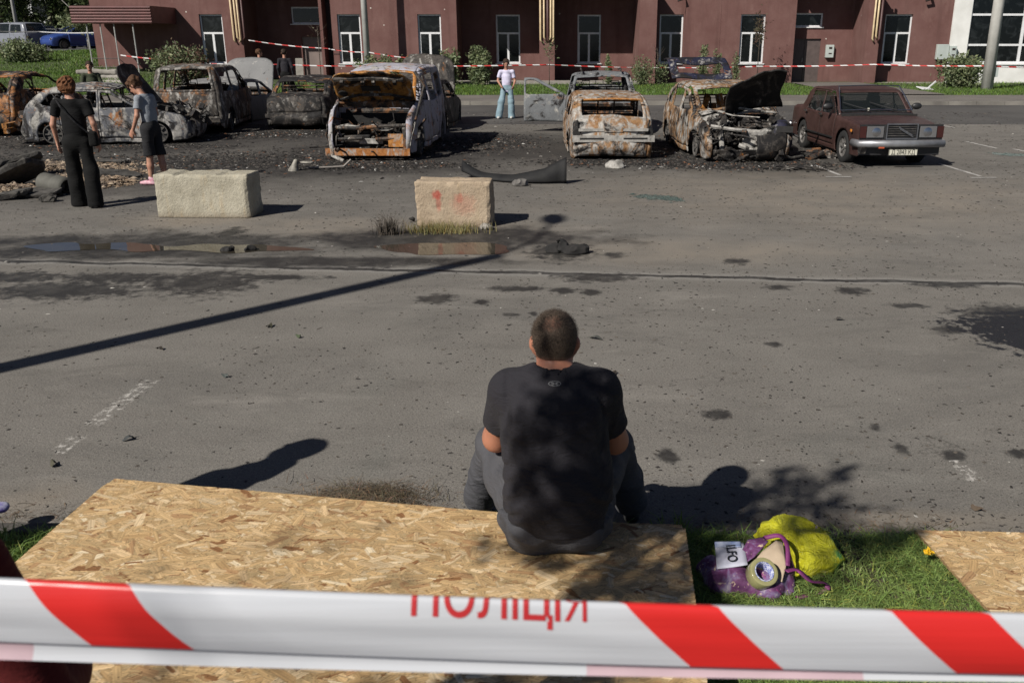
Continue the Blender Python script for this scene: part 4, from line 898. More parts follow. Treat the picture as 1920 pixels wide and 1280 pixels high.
# 1: people carrier with its hood up, front towards us
mC = burnt('burnt_people_carrier', .55, .26, .40, seed=1, paint=(.46, .45, .52), pamt=1.2)
(lx, ly), fw = place(-3.52, 17.3, (-.03, -1), 2.2)
c1, I = car('burnt_people_carrier', 'van', (lx, ly), fw, 'burnt out people carrier with its rusty hood propped open, orange bumper beam bare', mC, (1.04, 1.0, 1.03), group=WG, seed=1, dent=.018, drop=.08, skip=('front_panel',), mats={'windscreen': M['orange_rust'], 'hood': burnt('rusty_hood_underside', .95, .95, .35, seed=18, rustcol=(.33, .15, .035))}, open_={'hood': hinge_up((1.22, 0, 1.12), -R(57))})
b = MB()
junk(c1, 'engine', 1.35, 1.98, -.68, .68, .1, .60, 90, M['char_rust'], 3, .2)
MB().box((2.16, -.05, .17), (.06, 1.62, .13)).build('bumper_beam', burnt('rust_grey_beam', .4, .95, .42, seed=151), c1)
b = MB(); b.tube([(2.02, -.84, .62), (2.06, -.3, .60), (2.04, .2, .64), (2.0, .84, .66)], .035, 8); b.tube([(2.05, -.72, .62), (2.08, -.75, .0)], .05, 6); b.tube([(2.06, .66, .62), (2.08, .66, .2)], .05, 6); b.tube([(2.06, .45, .42), (2.1, .1, .40)], .04, 6); b.tube([(2.1, -.15, .42), (2.1, -.62, .40)], .035, 6); b.build('front_crossmember', M['char_rust'], c1)
MB().box((2.07, .55, .38), (.05, .42, .24)).build('headlamp_housing', M['orange_rust'], c1)
MB().box((1.25, 0, 1.0), (.08, 1.6, .12), (0, .3, 0)).tube([(1.3, -.8, 1.02), (1.24, 0, 1.08), (1.3, .8, 1.02)], .03).build('scuttle', M['char_rust'], c1)
b = MB(); b.tube([(1.98, .86, .75), (1.55, .98, 1.35), (1.5, .80, 1.62)], .03, 6); b.build('hood_stay', M['char_rust'], c1)
hu = MB()
def HU(x, y, z=0.): v_ = rotpart(np.array([[x, y, 1.12 - (x - 1.22) * .42 + z]]), (1.22, 0, 1.12), -R(57), 'y')[0]; v_[2] -= .08; return v_
hu.tube([HU(2.0, -.66, -.05), HU(2.05, 0, -.05), HU(2.0, .66, -.05)], .045, 6); hu.tube([HU(1.35, -.7, -.04), HU(1.5, -.3, -.05), HU(1.52, .3, -.05), HU(1.35, .7, -.04)], .03, 6)
for s in (-.5, -.1, .1, .5): hu.box(tuple(HU(1.97, s, -.1)), (.10, .06, .08), (0, R(-35), 0))
hu.build('hood_ribs', M['char_dark'], c1)
MB().lathe([(.001, -.012), (.085, -.012), (.095, .0), (.085, .01)], (0, 0, 0), 'z', 18).build('hood_opening', M['charred'], c1, True, loc=tuple(HU(1.55, -.60, -.045)), rot=(0, -R(33), 0))
MB().box((0, 0, 0), (.16, .36, .02)).build('hood_opening', M['charred'], c1, loc=tuple(HU(1.72, -.02, -.05)), rot=(0, -R(33), 0))
# 2: wreck behind it with upright dark hood
mB = burnt('burnt_dark_wreck', .9, .1, .25, seed=22)
(lx, ly), fw = place(-3.5, 27.0, (0.04, 1), 2.2)
c2, _ = car('burnt_estate_car', 'hatch', (lx, ly), fw, 'dark burnt car standing behind the people carrier with its black hood upright', mB, (1.02, 1, .98), group=WG, seed=2, drop=.2, open_={'hood': lambda V: rotpart(V, (1.02, 0, .98), -R(88), 'y')}, skip=('front_panel',))
# 3: small van, tail towards us
mV = burnt('burnt_small_van', .68, .28, .42, seed=31, rustcol=(.2, .085, .03))
(lx, ly), fw = place(-8.92, 22.35, (.13, -1), 2.12)
c3, I = car('burnt_small_van', 'van', (lx, ly), -fw, 'burnt out grey brown van showing its tailgate with the rear window gone', mV, (1, 1.0, .97), group=WG, seed=3, dent=.014, drop=.06)
MB().box((-2.13, -.0, .34), (.05, 1.5, .1)).build('bumper_beam', M['char_dark'], c3)
# 4: saloon, tail towards us
mS = burnt('burnt_saloon', 1.15, .16, .3, seed=41)
(lx, ly), fw = place(-6.62, 23.6, (.05, -1), 2.2)
c4, I = car('burnt_saloon_car', 'sedan', (lx, ly), -fw, 'burnt out blackened saloon car wedged between the van and the people carrier', mS, (1, .98, .96), group=WG, seed=4, dent=.025, drop=.13)
MB().box((-2.28, 0, .36), (.06, 1.55, .09)).build('bumper_beam', M['char_dark'], c4)
# 5: grey hood dome behind the van
mD = burnt('ash_grey_wreck', .1, .02, .25, seed=51, paint=(.24, .24, .24), pamt=1.2)
(lx, ly), fw = place(-9.15, 29.0, (.1, 1), 2.1)
c5, _ = car('burnt_hatchback', 'hatch', (lx, ly), fw, 'wreck behind the burnt van with its large ash grey hood standing upright', mD, (1, 1.04, 1.0), group=WG, seed=5, drop=.3, open_={'hood': lambda V: rotpart(V, (1.02, 0, .98), -R(78), 'y')}, skip=('front_panel',))
# 6: silver hatchback side on
mH = burnt('burnt_silver_hatchback', .85, .20, .52, seed=67, paint=(.13, .135, .15), pamt=.4)
fw = np.array([.975, .12]); 
c6, I = car('burnt_silver_hatchback', 'hatch', (-10.0, 20.95), fw, 'burnt silver hatchback seen side on with open hood and missing tailgate', mH, (.86, 1.0, .93), group=WG, seed=6, dent=.02, drop=.11, skip=('rear_window', 'tailgate', 'rear_panel'), mats={'hood': M['char_dark']}, open_={'hood': hinge_up((1.02, 0, .98), -R(140))})
junk(c6, 'engine', 1.3, 1.95, -.62, .62, .35, .75, 40, M['char_dark'], 5, .2); junk(c6, 'boot_scrap', -2.1, -1.5, -.6, .6, .28, .6, 26, M['char_rust'], 6, .2)
MB().box((-2.1, 0, .42), (.1, 1.5, .1)).box((-2.18, -.35, .3), (.12, .6, .1), (0, 0, .2)).build('bumper_beam', M['orange_rust'], c6)
# 7: leftmost rusty wreck
mR = burnt('burnt_orange_wreck', 1.0, .48, .35, seed=73, rustcol=(.30, .12, .035))
(lx, ly), fw = place(-13.75, 22.0, (.10, -1), 2.1)
c7, I = car('burnt_orange_wreck', 'hatch', (lx, ly), -fw, 'rust orange burnt wreck at the left edge with sagging roof and bare pillars', mR, (1.08, 1.05, 1.03), group=WG, seed=7, dent=.03, drop=.1, skip=((0, -1), (1, -1)))
MB().box((-2.12, 0, .38), (.07, 1.5, .1)).build('bumper_beam', M['orange_rust'], c7)
# 8: orange hatch tail towards us
mO = burnt('burnt_pale_rust_hatchback', .62, .80, .50, seed=88, rustcol=(.235, .125, .055))
(lx, ly), fw = place(1.13, 17.55, (.03, -1), 2.08)
c8, I = car('burnt_small_hatchback', 'hatch', (lx, ly), -fw, 'burnt hatchback with pale rusty shell seen from behind, tailgate glass gone', mO, (1.0, .97, .92), group=WG, seed=8, dent=.015, drop=.17)
fin = I['fin']
b = MB(); b.box((-2.10, 0, .40), (.07, 1.58, .12)); b.box((-2.06, .42, .56), (.03, .5, .05)); b.box((-2.06, -.42, .56), (.03, .5, .05)); b.build('bumper_beam', burnt('ash_bumper', .1, .1, 1.0, seed=90), c8)
MB().box((-2.07, 0, .57), (.03, .36, .1)).build('plate_recess', mO, c8)
for s in (1, -1):
    MB().lathe([(.001, -.02), (.07, -.02), (.085, .0), (.07, .012)], (-2.0, .70 * s, .50), 'x', 16).build('tail_lamp_hole', M['charred'], c8); MB().box((-2.135, .42 * s, .405), (.012, .46, .03)).build('beam_slot', M['charred'], c8)
MB().tube([(-2.02, -.62, .46), (-2.07, -.56, .44), (-2.09, 0, .43), (-2.07, .56, .44), (-2.02, .62, .46)], .016, 6).tube([(-2.0, -.66, .5), (-1.98, -.70, .74)], .018, 6).tube([(-2.0, .66, .5), (-1.98, .70, .74)], .018, 6).build('tailgate_lip', M['charred'], c8)
MB().tube([(-1.72, -.56, 1.10), (-1.74, 0, 1.12), (-1.72, .56, 1.10)], .02, 6).build('window_bar', M['orange_rust'], c8)
# 9: car with the open door
mW = burnt('burnt_grey_car', .6, .10, .28, seed=95, paint=(.2, .21, .22), pamt=.4)
(lx, ly), fw = place(1.15, 21.95, (-.02, -1), 2.1)
c9, I = car('burnt_grey_hatchback', 'hatch', (lx, ly), fw, 'burnt ash grey car behind the rusty hatchback with one front door swung wide open', mW, (1, 1.02, .98), group=WG, seed=9, dent=.012, open_={(0, -1): R(88)}, drop=.05)
for s in (1, -1): MB().tube([(.2, .5 * s, 1.45), (-.4, .52 * s, 1.5), (-1.2, .5 * s, 1.45)], .022, 6).build('roof_rail', M['char_dark'], c9)
# 10: wreck with hood and tailgate raised
mP = burnt('burnt_brown_white_wreck', .75, .62, .46, seed=104, rustcol=(.22, .12, .055))
mPd = burnt('burnt_black_panel', 1.3, .02, .12, seed=107)
(lx, ly), fw = place(3.68, 17.15, (.09, -1), 2.1)
c10, I = car('burnt_crossover', 'hatch', (lx, ly), fw, 'burnt hatchback with black hood and tailgate raised and its melted front hanging open', mP, (1.02, 1.04, 1.02), group=WG, seed=10, dent=.022, skip=('hood', 'rear_window', 'tailgate'), mats={'front_panel': mPd}, cuts={'front_panel': lambda P: .12 - P[:, 1] + .12 * nz(np.stack([P[:, 0] * 9, P[:, 1] * 9, 0 * P[:, 0]], -1), 1, 3)}, drop=.13)
def extra_panel(par, key, pts, tr, mm, nm, W, I, skew=0., hole=None, amp=.03, sd=4, span=1.0):
    pts = catmull(pts, 5); s = np.concatenate([[0], np.cumsum(np.linalg.norm(np.diff(pts, axis=0), axis=1))])
    f = lambda P: np.maximum(np.abs(P[:, 1]) - 1, np.abs(P[:, 0] - s[-1] / 2) - s[-1] / 2)
    g = f if hole is None else (lambda P: np.maximum(f(P), -hole(P, s[-1])))
    P, Q = cutgrid(g, 0, s[-1], -1, 1, .055); x = np.interp(P[:, 0], s, pts[:, 0]); z = np.interp(P[:, 0], s, pts[:, 1]); V = np.stack([x, P[:, 1] * W, z + .04 * (1 - P[:, 1] ** 2)], 1)
    V = tr(V) + amp * np.stack([nz(V, 4, sd), nz(V, 4, sd + 1), nz(V, 4, sd + 2)], 1); return solid(mesh(nm, V, Q, mm, par, True), .03)
def tr_h(V): V = rotpart(V, (1.05, 0, 1.0), -R(58), 'y'); V = rotpart(V, (1.05, 0, 1.0), R(13), 'x'); return V + np.array([.25, .26, -.12])
extra_panel(c10, 0, [(2.05, .72), (1.85, .86), (1.3, .97), (1.02, 1.0)], tr_h, mPd, 'hood', .60, I, amp=.045, hole=lambda P, Ls: (np.minimum(1 - np.abs(P[:, 1]), P[:, 0]) * .6 - .05 + .045 * nz(np.stack([P[:, 0] * 9, P[:, 1] * 9, 0 * P[:, 0]], -1), 1, 5)))
def tr_t(V): V = rotpart(V, (-1.38, 0, 1.42), R(76), 'y'); return V + np.array([0.0, -.1, -.08])
extra_panel(c10, 0, [(-1.4, 1.42), (-1.7, 1.2), (-1.88, 1.0), (-1.98, .85), (-2.02, .6)], tr_t, burnt('burnt_dark_blue_tailgate', 1.0, .02, .3, seed=109, paint=(.02, .022, .05), pamt=1.), 'tailgate', .66, I, hole=lambda P, Ls: np.maximum(np.abs(P[:, 1]) - .74, np.abs(P[:, 0] - Ls * .34) - Ls * .17))
junk(c10, 'engine', 1.2, 1.95, -.72, .72, .42, .80, 80, M['char_dark'], 11, .17, .6)
junk(c10, 'front_wreckage', 1.7, 2.15, -.75, .75, .05, .55, 90, M['char_dark'], 12, .17, .65)
b = SDF((1.3, -.1, .0), (2.35, 1.05, 1.0), .03).ell((1.80, .60, .42), (.34, .30, .34), .05).ell((1.55, .72, .5), (.3, .16, .28), .05); b.warp(lambda P: .03 * nz(P, 8, 3) + .02 * np.abs(nz(P, 20, 4))); b.build('front_corner', burnt('melted_dark_corner', 1.1, .02, .15, seed=112, paint=(.03, .03, .06), pamt=.8), c10)
MB().box((2.08, .66, .60), (.04, .30, .12), (0, -.3, -.35)).build('headlamp', M['charred'], c10)
M['ash'] = burnt('ash_grey_metal', .75, .12, .75, seed=140)
def crumple(par, nm, c, ex_, ey_, mm, amp=.04, sd=1, th=.015):
    c, ex_, ey_ = [np.array(q, float) for q in (c, ex_, ey_)]; n = 12; g_ = np.linspace(-.5, .5, n); V = np.array([c + ex_ * a + ey_ * b_ for a in g_ for b_ in g_]); nn2 = unit(np.cross(ex_, ey_)); V += nn2 * (amp * nz(V, 7, sd) + amp * .5 * np.abs(nz(V, 16, sd + 1)))[:, None]
    return solid(mesh(nm, V, [(i * n + j, i * n + j + 1, (i + 1) * n + j + 1, (i + 1) * n + j) for i in range(n - 1) for j in range(n - 1)], mm, par, True), th)
crumple(c10, 'inner_wing', (1.5, -.55, .72), (.7, .1, -.1), (0, .35, .12), M['ash'], .05, 3); crumple(c10, 'scuttle_panel', (1.15, -.1, .86), (.25, 0, -.05), (0, 1.3, .05), M['ash'], .04, 5)
crumple(c10, 'radiator', (2.05, .12, .38), (.05, .5, .02), (.03, .05, .42), M['ash'], .03, 7); crumple(c10, 'bumper_skin', (2.12, -.1, .14), (.05, 1.2, .02), (.10, 0, .2), M['char_dark'], .06, 9); crumple(c10, 'slam_panel', (1.85, .05, .62), (.2, 0, -.04), (0, 1.25, .03), M['char_rust'], .04, 11)
b = MB(); b.tube([(1.9, -.72, .66), (2.0, -.3, .60), (2.02, .2, .56), (1.95, .62, .66)], .035, 6); b.tube([(1.25, -.62, .93), (1.55, -.2, .82), (1.8, .25, .80)], .03, 6, flat=.5); b.tube([(1.2, -.1, .95), (1.45, .3, .90), (1.5, .65, .86)], .025, 6); b.tube([(2.0, -.55, .58), (2.06, -.52, .3), (2.0, -.5, .08)], .05, 6); b.tube([(2.05, -.2, .32), (2.12, .05, .22), (2.08, .42, .34)], .045, 6); b.build('front_crossmember', M['ash'], c10)
b = MB()
for k in range(9): x = -.35 + rng.uniform(-.25, .25); b.box((x, -.4 + k * .1, .75 + rng.uniform(-.1, .25)), (.16, .09, .3), tuple(rng.uniform(-.4, .4, 3)))
b.build('seat_remains', M['orange_rust'], c10)

crumple(c1, 'fender_remnant', (1.9, .80, .52), (.5, .02, -.1), (-.02, .02, .42), M['ash'], .05, 21); crumple(c1, 'radiator', (2.0, -.28, .33), (.04, .5, .02), (.02, .02, .28), M['char_dark'], .03, 23)
crumple(c1, 'slam_panel', (1.95, .0, .60), (.16, 0, -.03), (0, 1.5, .03), M['ash'], .05, 25); crumple(c1, 'cooler', (2.05, .0, .36), (.03, .46, .0), (.02, 0, .10), M['ash'], .012, 27); crumple(c1, 'fender_remnant', (1.95, -.78, .45), (.35, .02, -.1), (-.02, .02, .5), M['char_rust'], .06, 29)
b = MB(); b.tube([(2.18, -.76, .5), (2.2, -.72, .1), (2.3, -.5, .02)], .035, 6, flat=.4); b.build('hanging_strip', M['ash'], c1)
# ================= the maroon saloon =================
def ladapaint():
    t = NT('dusty_maroon_paint'); v = t.co(); n = t.noise(v, 3, 6, .65); f = t.noise(v, 30, 4, .7)
    c = t.mix(t.mr(n, .35, .7), (.034, .017, .015), (.060, .030, .026)); nrm = t.n('ShaderNodeNewGeometry').outputs['Normal']
    c = t.mix(t.mr(f, .5, .75, 0, .5), c, (.10, .065, .055)); t.bump(f, .12, .004); return t.fin(c, t.mr(n, .3, .7, .32, .6), 0, .5)
mL = ladapaint()
(lx, ly), fw = place(6.24, 16.45, (.05, -1), 2.03)
c11, I = car('maroon_saloon_car', 'lada', (lx, ly), fw, 'old boxy maroon saloon car with silver framed grille, dusty but not burnt', mL, (1, .96, .93), burntc=False, dent=.0025, drop=0, glass=True, cat='car', seed=3, interior='black_plastic', seat='black_plastic', step=.04)
X0 = 2.03
g = MB()
def fr(b, x, y0, y1, z0, z1, w_, d=.03, mi=0):
    for (a, c, e, h) in ((y0, y1, z0, z0 + w_), (y0, y1, z1 - w_, z1), (y0, y0 + w_, z0 + w_, z1 - w_), (y1 - w_, y1, z0 + w_, z1 - w_)): b.bx((x, a, e), (x + d, c, h), mi)
MB().bx((X0 - .02, -.76, .50), (X0 + .012, .76, .76)).build('front_mask', M['black_plastic'], c11)
fr(g, X0 + .014, -.29, .29, .50, .78, .022); go = g.build('grille', M['chrome'], c11)
b = MB()
for z in (.56, .60, .64, .68, .72): b.bx((X0 + .016, -.26, z), (X0 + .03, .26, z + .009))
b.build('slats', M['burnt_rim'], go); MB().box((X0 + .045, .06, .645), (.012, .30, .018), (-.5, 0, 0)).box((X0 + .045, .075, .615), (.012, .30, .014), (-.5, 0, 0)).build('trim_bar', M['chrome'], go)
t = NT('headlamp_glass'); t.fin((.16, .16, .165), .12, .3, .8); M['lampglass'] = t.m
M['amber'] = simple('amber_lens', (.55, .2, .03), .3); M['redlens'] = simple('dull_red_lens', (.05, .014, .012), .3)
for s in (1, -1):
    h_ = MB().bx((X0 + .014, min(.33 * s, .64 * s), .53), (X0 + .034, max(.33 * s, .64 * s), .73)).build('headlight', M['lampglass'], c11); bevel(h_, .01)
    MB().lathe([(.001, .045), (.06, .042), (.08, .036)], (X0, .47 * s, .63), 'x', 20).build('reflector', M['chrome'], h_, True)
    MB().bx((X0 + .014, min(.65 * s, .765 * s), .53), (X0 + .03, max(.65 * s, .765 * s), .73)).build('indicator', M['redlens'], c11)
    bevel(MB().box((1.72, .805 * s, .63), (.07, .02, .05)).build('side_repeater', M['amber'], c11), .008)
    mr_ = SDF((.4, .75 * s - .25, .8), (.8, .75 * s + .25, 1.15), .012).ell((.58, .88 * s, .98), (.05, .10, .065), 0).cone((.58, .78 * s, .93), (.58, .86 * s, .96), .015, .02, .01); mr_.build('wing_mirror', M['black_plastic'], c11)
    MB().bx((-.98, (.79 * s), .40), (.72, (.815 * s), .425)).build('side_trim', M['black_plastic'], c11)
bm = MB(); bm.tube([(1.82, -.80, .43), (2.10, -.77, .43), (2.14, 0, .43), (2.10, .77, .43), (1.82, .80, .43)], .055, 10, flat=1.25); bmo = bm.build('bumper', simple('dull_aluminium', (.30, .31, .33), .42, (.2, .2, .21), 6, metal=.5), c11, True)
bm = MB(); bm.tube([(-1.9, -.80, .43), (-2.10, -.77, .43), (-2.12, .77, .43), (-1.9, .80, .43)], .055, 10, flat=1.25); bm.build('bumper', M['chrome'], c11, True)
MB().bx((2.0, -.74, .22), (2.03, .74, .40)).build('valance', M['black_plastic'], c11)
b = MB(); b.lathe([(.175, -.015), (.19, 0), (.175, .015)], (0, 0, 0), 'z', 20); st = b.build('steering_wheel', M['black_plastic'], c11, True); st.location = (.48, .36, .88); st.rotation_euler = (0, R(-60), 0)
for (y, a) in ((-.15, .5), (.38, .45)): MB().tube([(.86, y, .93), (.74, y - .22, .985), (.62, y - .46, 1.06)], .009, 5).build('wiper', M['black_plastic'], c11)
M['plate'] = simple('yellowed_white_plate', (.62, .60, .50), .5); M['ink'] = simple('black_ink', (.015, .015, .015), .6); M['red_plastic'] = simple('orange_red_plastic', (.5, .1, .04), .4)
pl = MB().bx((2.205, -.26, .235), (2.213, .26, .345)).build('number_plate', M['plate'], c11)
fr_ = MB(); fr(fr_, 2.213, -.26, .26, .235, .345, .006, .002); fr_.build('plate_border', M['ink'], pl)
def text(s, size, m, parent, Mx, name='lettering', ext=.001, flat=False):
    cu = bpy.data.curves.new(name, 'FONT'); cu.body = s; cu.size = size; cu.align_x = 'CENTER'; cu.align_y = 'CENTER'; cu.extrude = ext; cu.resolution_u = 6
    o = bpy.data.objects.new(name, cu); link(o); dg = bpy.context.evaluated_depsgraph_get(); me = bpy.data.meshes.new_from_object(o.evaluated_get(dg)); bpy.data.objects.remove(o)
    me.transform(Mx); me.materials.clear(); me.materials.append(m); o = bpy.data.objects.new(name, me); link(o, parent); return o
Mt = Matrix.Translation((2.2145, 0, .288)) @ Matrix(((0, 0, 1, 0), (1, 0, 0, 0), (0, 1, 0, 0), (0, 0, 0, 1))) @ Matrix.Diagonal((.86, 1.15, 1, 1))
text('Д 2843 КД', .105, M['ink'], pl, Mt)
MB().box((2.13, .19 * -1 - .19, .37), (.05, .1, .035)).build('tow_hook', M['red_plastic'], c11)
MB().box((2.12, -.72, .33), (.08, .12, .12), (0, .2, .3)).build('broken_bumper_end', M['char_dark'], c11)
b = MB(); fx = SHAPES['lada']['segs'][2][1]
for s in (1, -1): b.tube([(.80, .70 * s, .92), (.52, .645 * s, 1.17), (.30, .60 * s, 1.345)], .012, 6)
b.tube([(.80, -.70, .92), (.82, 0, .935), (.80, .70, .92)], .011, 6); b.tube([(.30, -.6, 1.345), (.31, 0, 1.36), (.30, .6, 1.345)], .011, 6); b.build('windscreen_trim', M['chrome'], c11)
MB().box((.83, .17 * -1, .94), (.03, .03, .05)).build('paper_tag', M['plate'], c11)

# ================= cars on the far car park =================
def paintmat(n, c, r=.3): return simple(n, c, r, tuple(x * .85 for x in c), 2)
mBl = paintmat('blue_paint', (.03, .06, .22)); mGr = paintmat('grey_paint', (.20, .21, .24)); mWh = paintmat('white_car_paint', (.6, .6, .6)); mDk = paintmat('dark_paint', (.02, .022, .03))
def parked(px, py, Y, shape, fwd, label, m, sc_=(1, 1, 1), pl_=True):
    p = atY(px, py, Y); z = float(hgt(p[0], Y)) + .12
    c, I = car('parked_car', shape, (p[0], Y, z), fwd, label, m, sc_, burntc=False, dent=0, glass=True, cat='car', group='cars on the far car park', step=.07, interior='black_plastic', seat='black_plastic')
    L_ = I['L'] * sc_[0]; W = I['W'] * sc_[1]
    for s in (1, -1):
        bevel(MB().box((L_ - .12, W * .68 * s, .62 * sc_[2]), (.10, .32, .14), (0, -.3, -.35 * s)).build('headlight', M['lampglass'], c), .02); MB().box((-L_ + .06, W * .7 * s, .75 * sc_[2]), (.08, .22, .16)).build('tail_light', M['redlens'], c)
    MB().box((L_ + .0, 0, .40), (.06, .5, .11)).build('number_plate', M['plate'], c); MB().box((L_ - .01, 0, .58), (.06, .8, .09)).build('grille', M['black_plastic'], c); return c
parked(150, 92, 61, 'hatch', (-.62, -.78), 'blue hatchback parked on the far car park left of the thin pale tree', mBl, (1.0, 1.0, 1.0))
parked(30, 84, 61.5, 'van', (-.9, .42), 'grey car parked on the far car park at the left edge', mGr, (1.08, 1.06, .95))
parked(68, 84, 64, 'hatch', (-.2, -.98), 'dark car half hidden behind the grey one on the far car park', mDk)
parked(97, 78, 78, 'hatch', (.1, -1), 'small white car seen far behind the blue hatchback', mWh)
parked(172, 80, 66, 'hatch', (.1, -1), 'dark car tucked behind the blue hatchback', mDk)
# ================= people =================
def skinmat(n, c):
    t = NT(n); v = t.co(); k = t.noise(v, 9, 4, .6); cc = t.mix(t.mr(k, .3, .7), tuple(x * .82 for x in c), c); cc = t.mix(t.mr(t.noise(v, 3, 3), .5, .8, 0, .5), cc, (c[0], c[1] * .72, c[2] * .68))
    t.bump(t.noise(v, 160, 3), .15, .002); return t.fin(cc, .52, 0, .4, Subsurface_Weight=.08, Subsurface_Scale=.01)
M['skin'] = skinmat('sunburnt_skin', (.40, .175, .11)); M['skin2'] = skinmat('light_skin', (.42, .22, .15))
M['lip'] = simple('lip_skin', (.30, .11, .09), .5); M['eye'] = simple('eye', (.06, .05, .045), .2)
def cloth(n, c, c2=None, bump=.35, rough=.88):
    t = NT(n); v = t.co(); k = t.noise(v, 5, 5, .6, .5); w_ = t.noise(t.map(v, (1, 1, 3)), 7, 4, .6, 1.2)
    t.bump(t.ma('ADD', t.ma('MULTIPLY', w_, 2.5), t.ma('MULTIPLY', t.noise(v, 300, 2), .25)), bump, .012); return t.fin(t.mix(t.mr(k, .3, .7), c2 or tuple(x * .75 for x in c), c), rough, 0, .2, Sheen_Weight=.02)
M['blk_tee'] = cloth('black_jersey', (.024, .0225, .027), (.018, .017, .021), .6); M['gry_pants'] = cloth('charcoal_trousers', (.078, .078, .086), (.058, .058, .064), .6)
M['youth_tee'] = cloth('deep_black_jersey', (.006, .006, .0065)); M['blk_pants'] = cloth('black_trousers', (.007, .007, .007)); M['grey_tee'] = cloth('grey_jersey', (.26, .28, .31)); M['dark_shorts'] = cloth('dark_shorts', (.022, .022, .024))
M['lilac_tee'] = cloth('pale_lilac_jersey', (.62, .60, .76)); M['jeans'] = cloth('pale_blue_denim', (.24, .33, .38), (.17, .25, .30)); M['olive'] = cloth('olive_jacket', (.055, .065, .04)); M['navy'] = cloth('dark_navy_jersey', (.018, .02, .03))
M['pink_shoe'] = simple('pink_trainers', (.50, .17, .24), .6, (.55, .42, .45), 30); M['black_shoe'] = simple('black_shoe', (.02, .02, .02), .6); M['white_shoe'] = simple('white_shoe', (.55, .55, .53), .6); M['grey_shoe'] = simple('grey_trainers', (.16, .165, .16), .6, (.05, .05, .05), 20)
def hairmat(n, a, b, sc_=60): 
    t = NT(n); v = t.co(); k = t.noise(v, sc_, 4, .7, .5); t.bump(t.noise(v, sc_ * 1.5, 3), .8, .01); return t.fin(t.mix(t.mr(k, .3, .7), a, b), .75, 0, .25)
M['hair_red'] = hairmat('auburn_hair', (.05, .018, .008), (.20, .085, .035)); M['hair_brown'] = hairmat('brown_hair', (.03, .015, .009), (.12, .06, .03)); M['hair_dark'] = hairmat('dark_hair', (.012, .008, .006), (.05, .03, .02))
def unit(v): v = np.array(v, float); return v / (np.linalg.norm(v) + 1e-9)
def head_frame(fwd, up=(0, 0, 1)):
    f = unit(fwd); r = unit(np.cross(f, up)); u = np.cross(r, f); return np.stack([r, f, u], 1)        # columns: right, forward, up
def head(S, c, Mh, k=.02, s=1.0):
    c = np.array(c, float); T = lambda p: c + Mh @ (np.array(p) * s)
    def e(p, r, kk=k, op='u'): S.ell(T(p), np.array(r) * s, kk, Mh, op)
    e((0, -.015, .03), (.078, .097, .088)); e((0, .035, -.01), (.062, .058, .083)); e((0, .04, -.07), (.05, .05, .045), .03)
    e((.035, .085, .012), (.018, .012, .012), .012, 's'); e((-.035, .085, .012), (.018, .012, .012), .012, 's')
    S.cone(T((0, .088, .02)), T((0, .112, -.028)), .009 * s, .015 * s, .012); e((0, .09, .035), (.045, .012, .010), .012); e((0, .088, -.062), (.024, .010, .009), .008); e((0, .08, -.098), (.022, .018, .016), .015)
    for q in (1, -1):
        e((q * .034, .077, .012), (.013, .013, .012), .004)
        e((q * .083, -.012, -.008), (.010, .022, .035), .008); e((q * .094, -.020, .0), (.008, .017, .026), .008)
def hand(S, w_, d, n_, side, curl=.5, s=1.0, k=.006):
    """wrist point, direction of the fingers, palm normal, side (+1 thumb on the lateral + side)"""
    d = unit(d); n_ = np.array(n_, float); n_ = unit(n_ - d * (n_ @ d)); l = np.cross(d, n_) * side; w_ = np.array(w_, float)
    kn = w_ + d * .088 * s
    S.cone(w_, w_ + d * .03 * s, .026 * s, .034 * s, .015, (n_, .62)); S.cone(w_ + d * .03 * s, kn, .036 * s, .042 * s, .015, (n_, .42))
    for i, (of, ln) in enumerate(((.033, .072), (.011, .080), (-.011, .074), (-.032, .058))):
        p = kn + l * of * s; a = 0; r = .0098 * s
        for j, q in enumerate((.45, .3, .25)):
            a += curl * (.55 + .25 * j) + .05 * i; dd = d * math.cos(a) - n_ * math.sin(a) * -1; e = p + dd * ln * q * s; S.cone(p, e, r, r * .9, k if j else .012); p = e; r *= .9
    p = w_ + d * .025 * s + l * .03 * s; e = p + (d * .6 + l * .7 + n_ * .25) * .042 * s; S.cone(p, e, .014 * s, .0115 * s, .012); e2 = e + unit(d * .9 + l * .15 + n_ * .35) * .034 * s; S.cone(e, e2, .0115 * s, .009 * s, k)
def shoe(S, an, d, s=1.0, k=.02):
    d = unit(np.array([d[0], d[1], 0])); an = np.array(an, float); S.cone(an + d * -.03, an + np.array([0, 0, .03]), .042 * s, .045 * s, k); b = np.array([an[0], an[1], .038])
    S.cone(b - d * .045 * s, b + d * .10 * s, .038 * s, .044 * s, k, ((0, 0, 1), .85)); S.cone(b + d * .10 * s, b + d * .18 * s - np.array([0, 0, .006]), .044 * s, .034 * s, k, ((0, 0, 1), .8)); S.D = np.maximum(S.D, (.003 - S._grid((slice(None),) * 3)[..., 2]).astype(np.float32))
def facemi(c, Mh, s=1.0):
    def f(C):
        q = (C - np.array(c)) @ Mh / s; mi = np.zeros(len(C), int)
        mi[(np.abs(np.abs(q[:, 0]) - .034) < .011) & (np.abs(q[:, 2] - .012) < .0055) & (q[:, 1] > .076)] = 2; mi[(np.abs(q[:, 0]) < .022) & (np.abs(q[:, 2] + .062) < .007) & (q[:, 1] > .085)] = 1; return mi
    return f
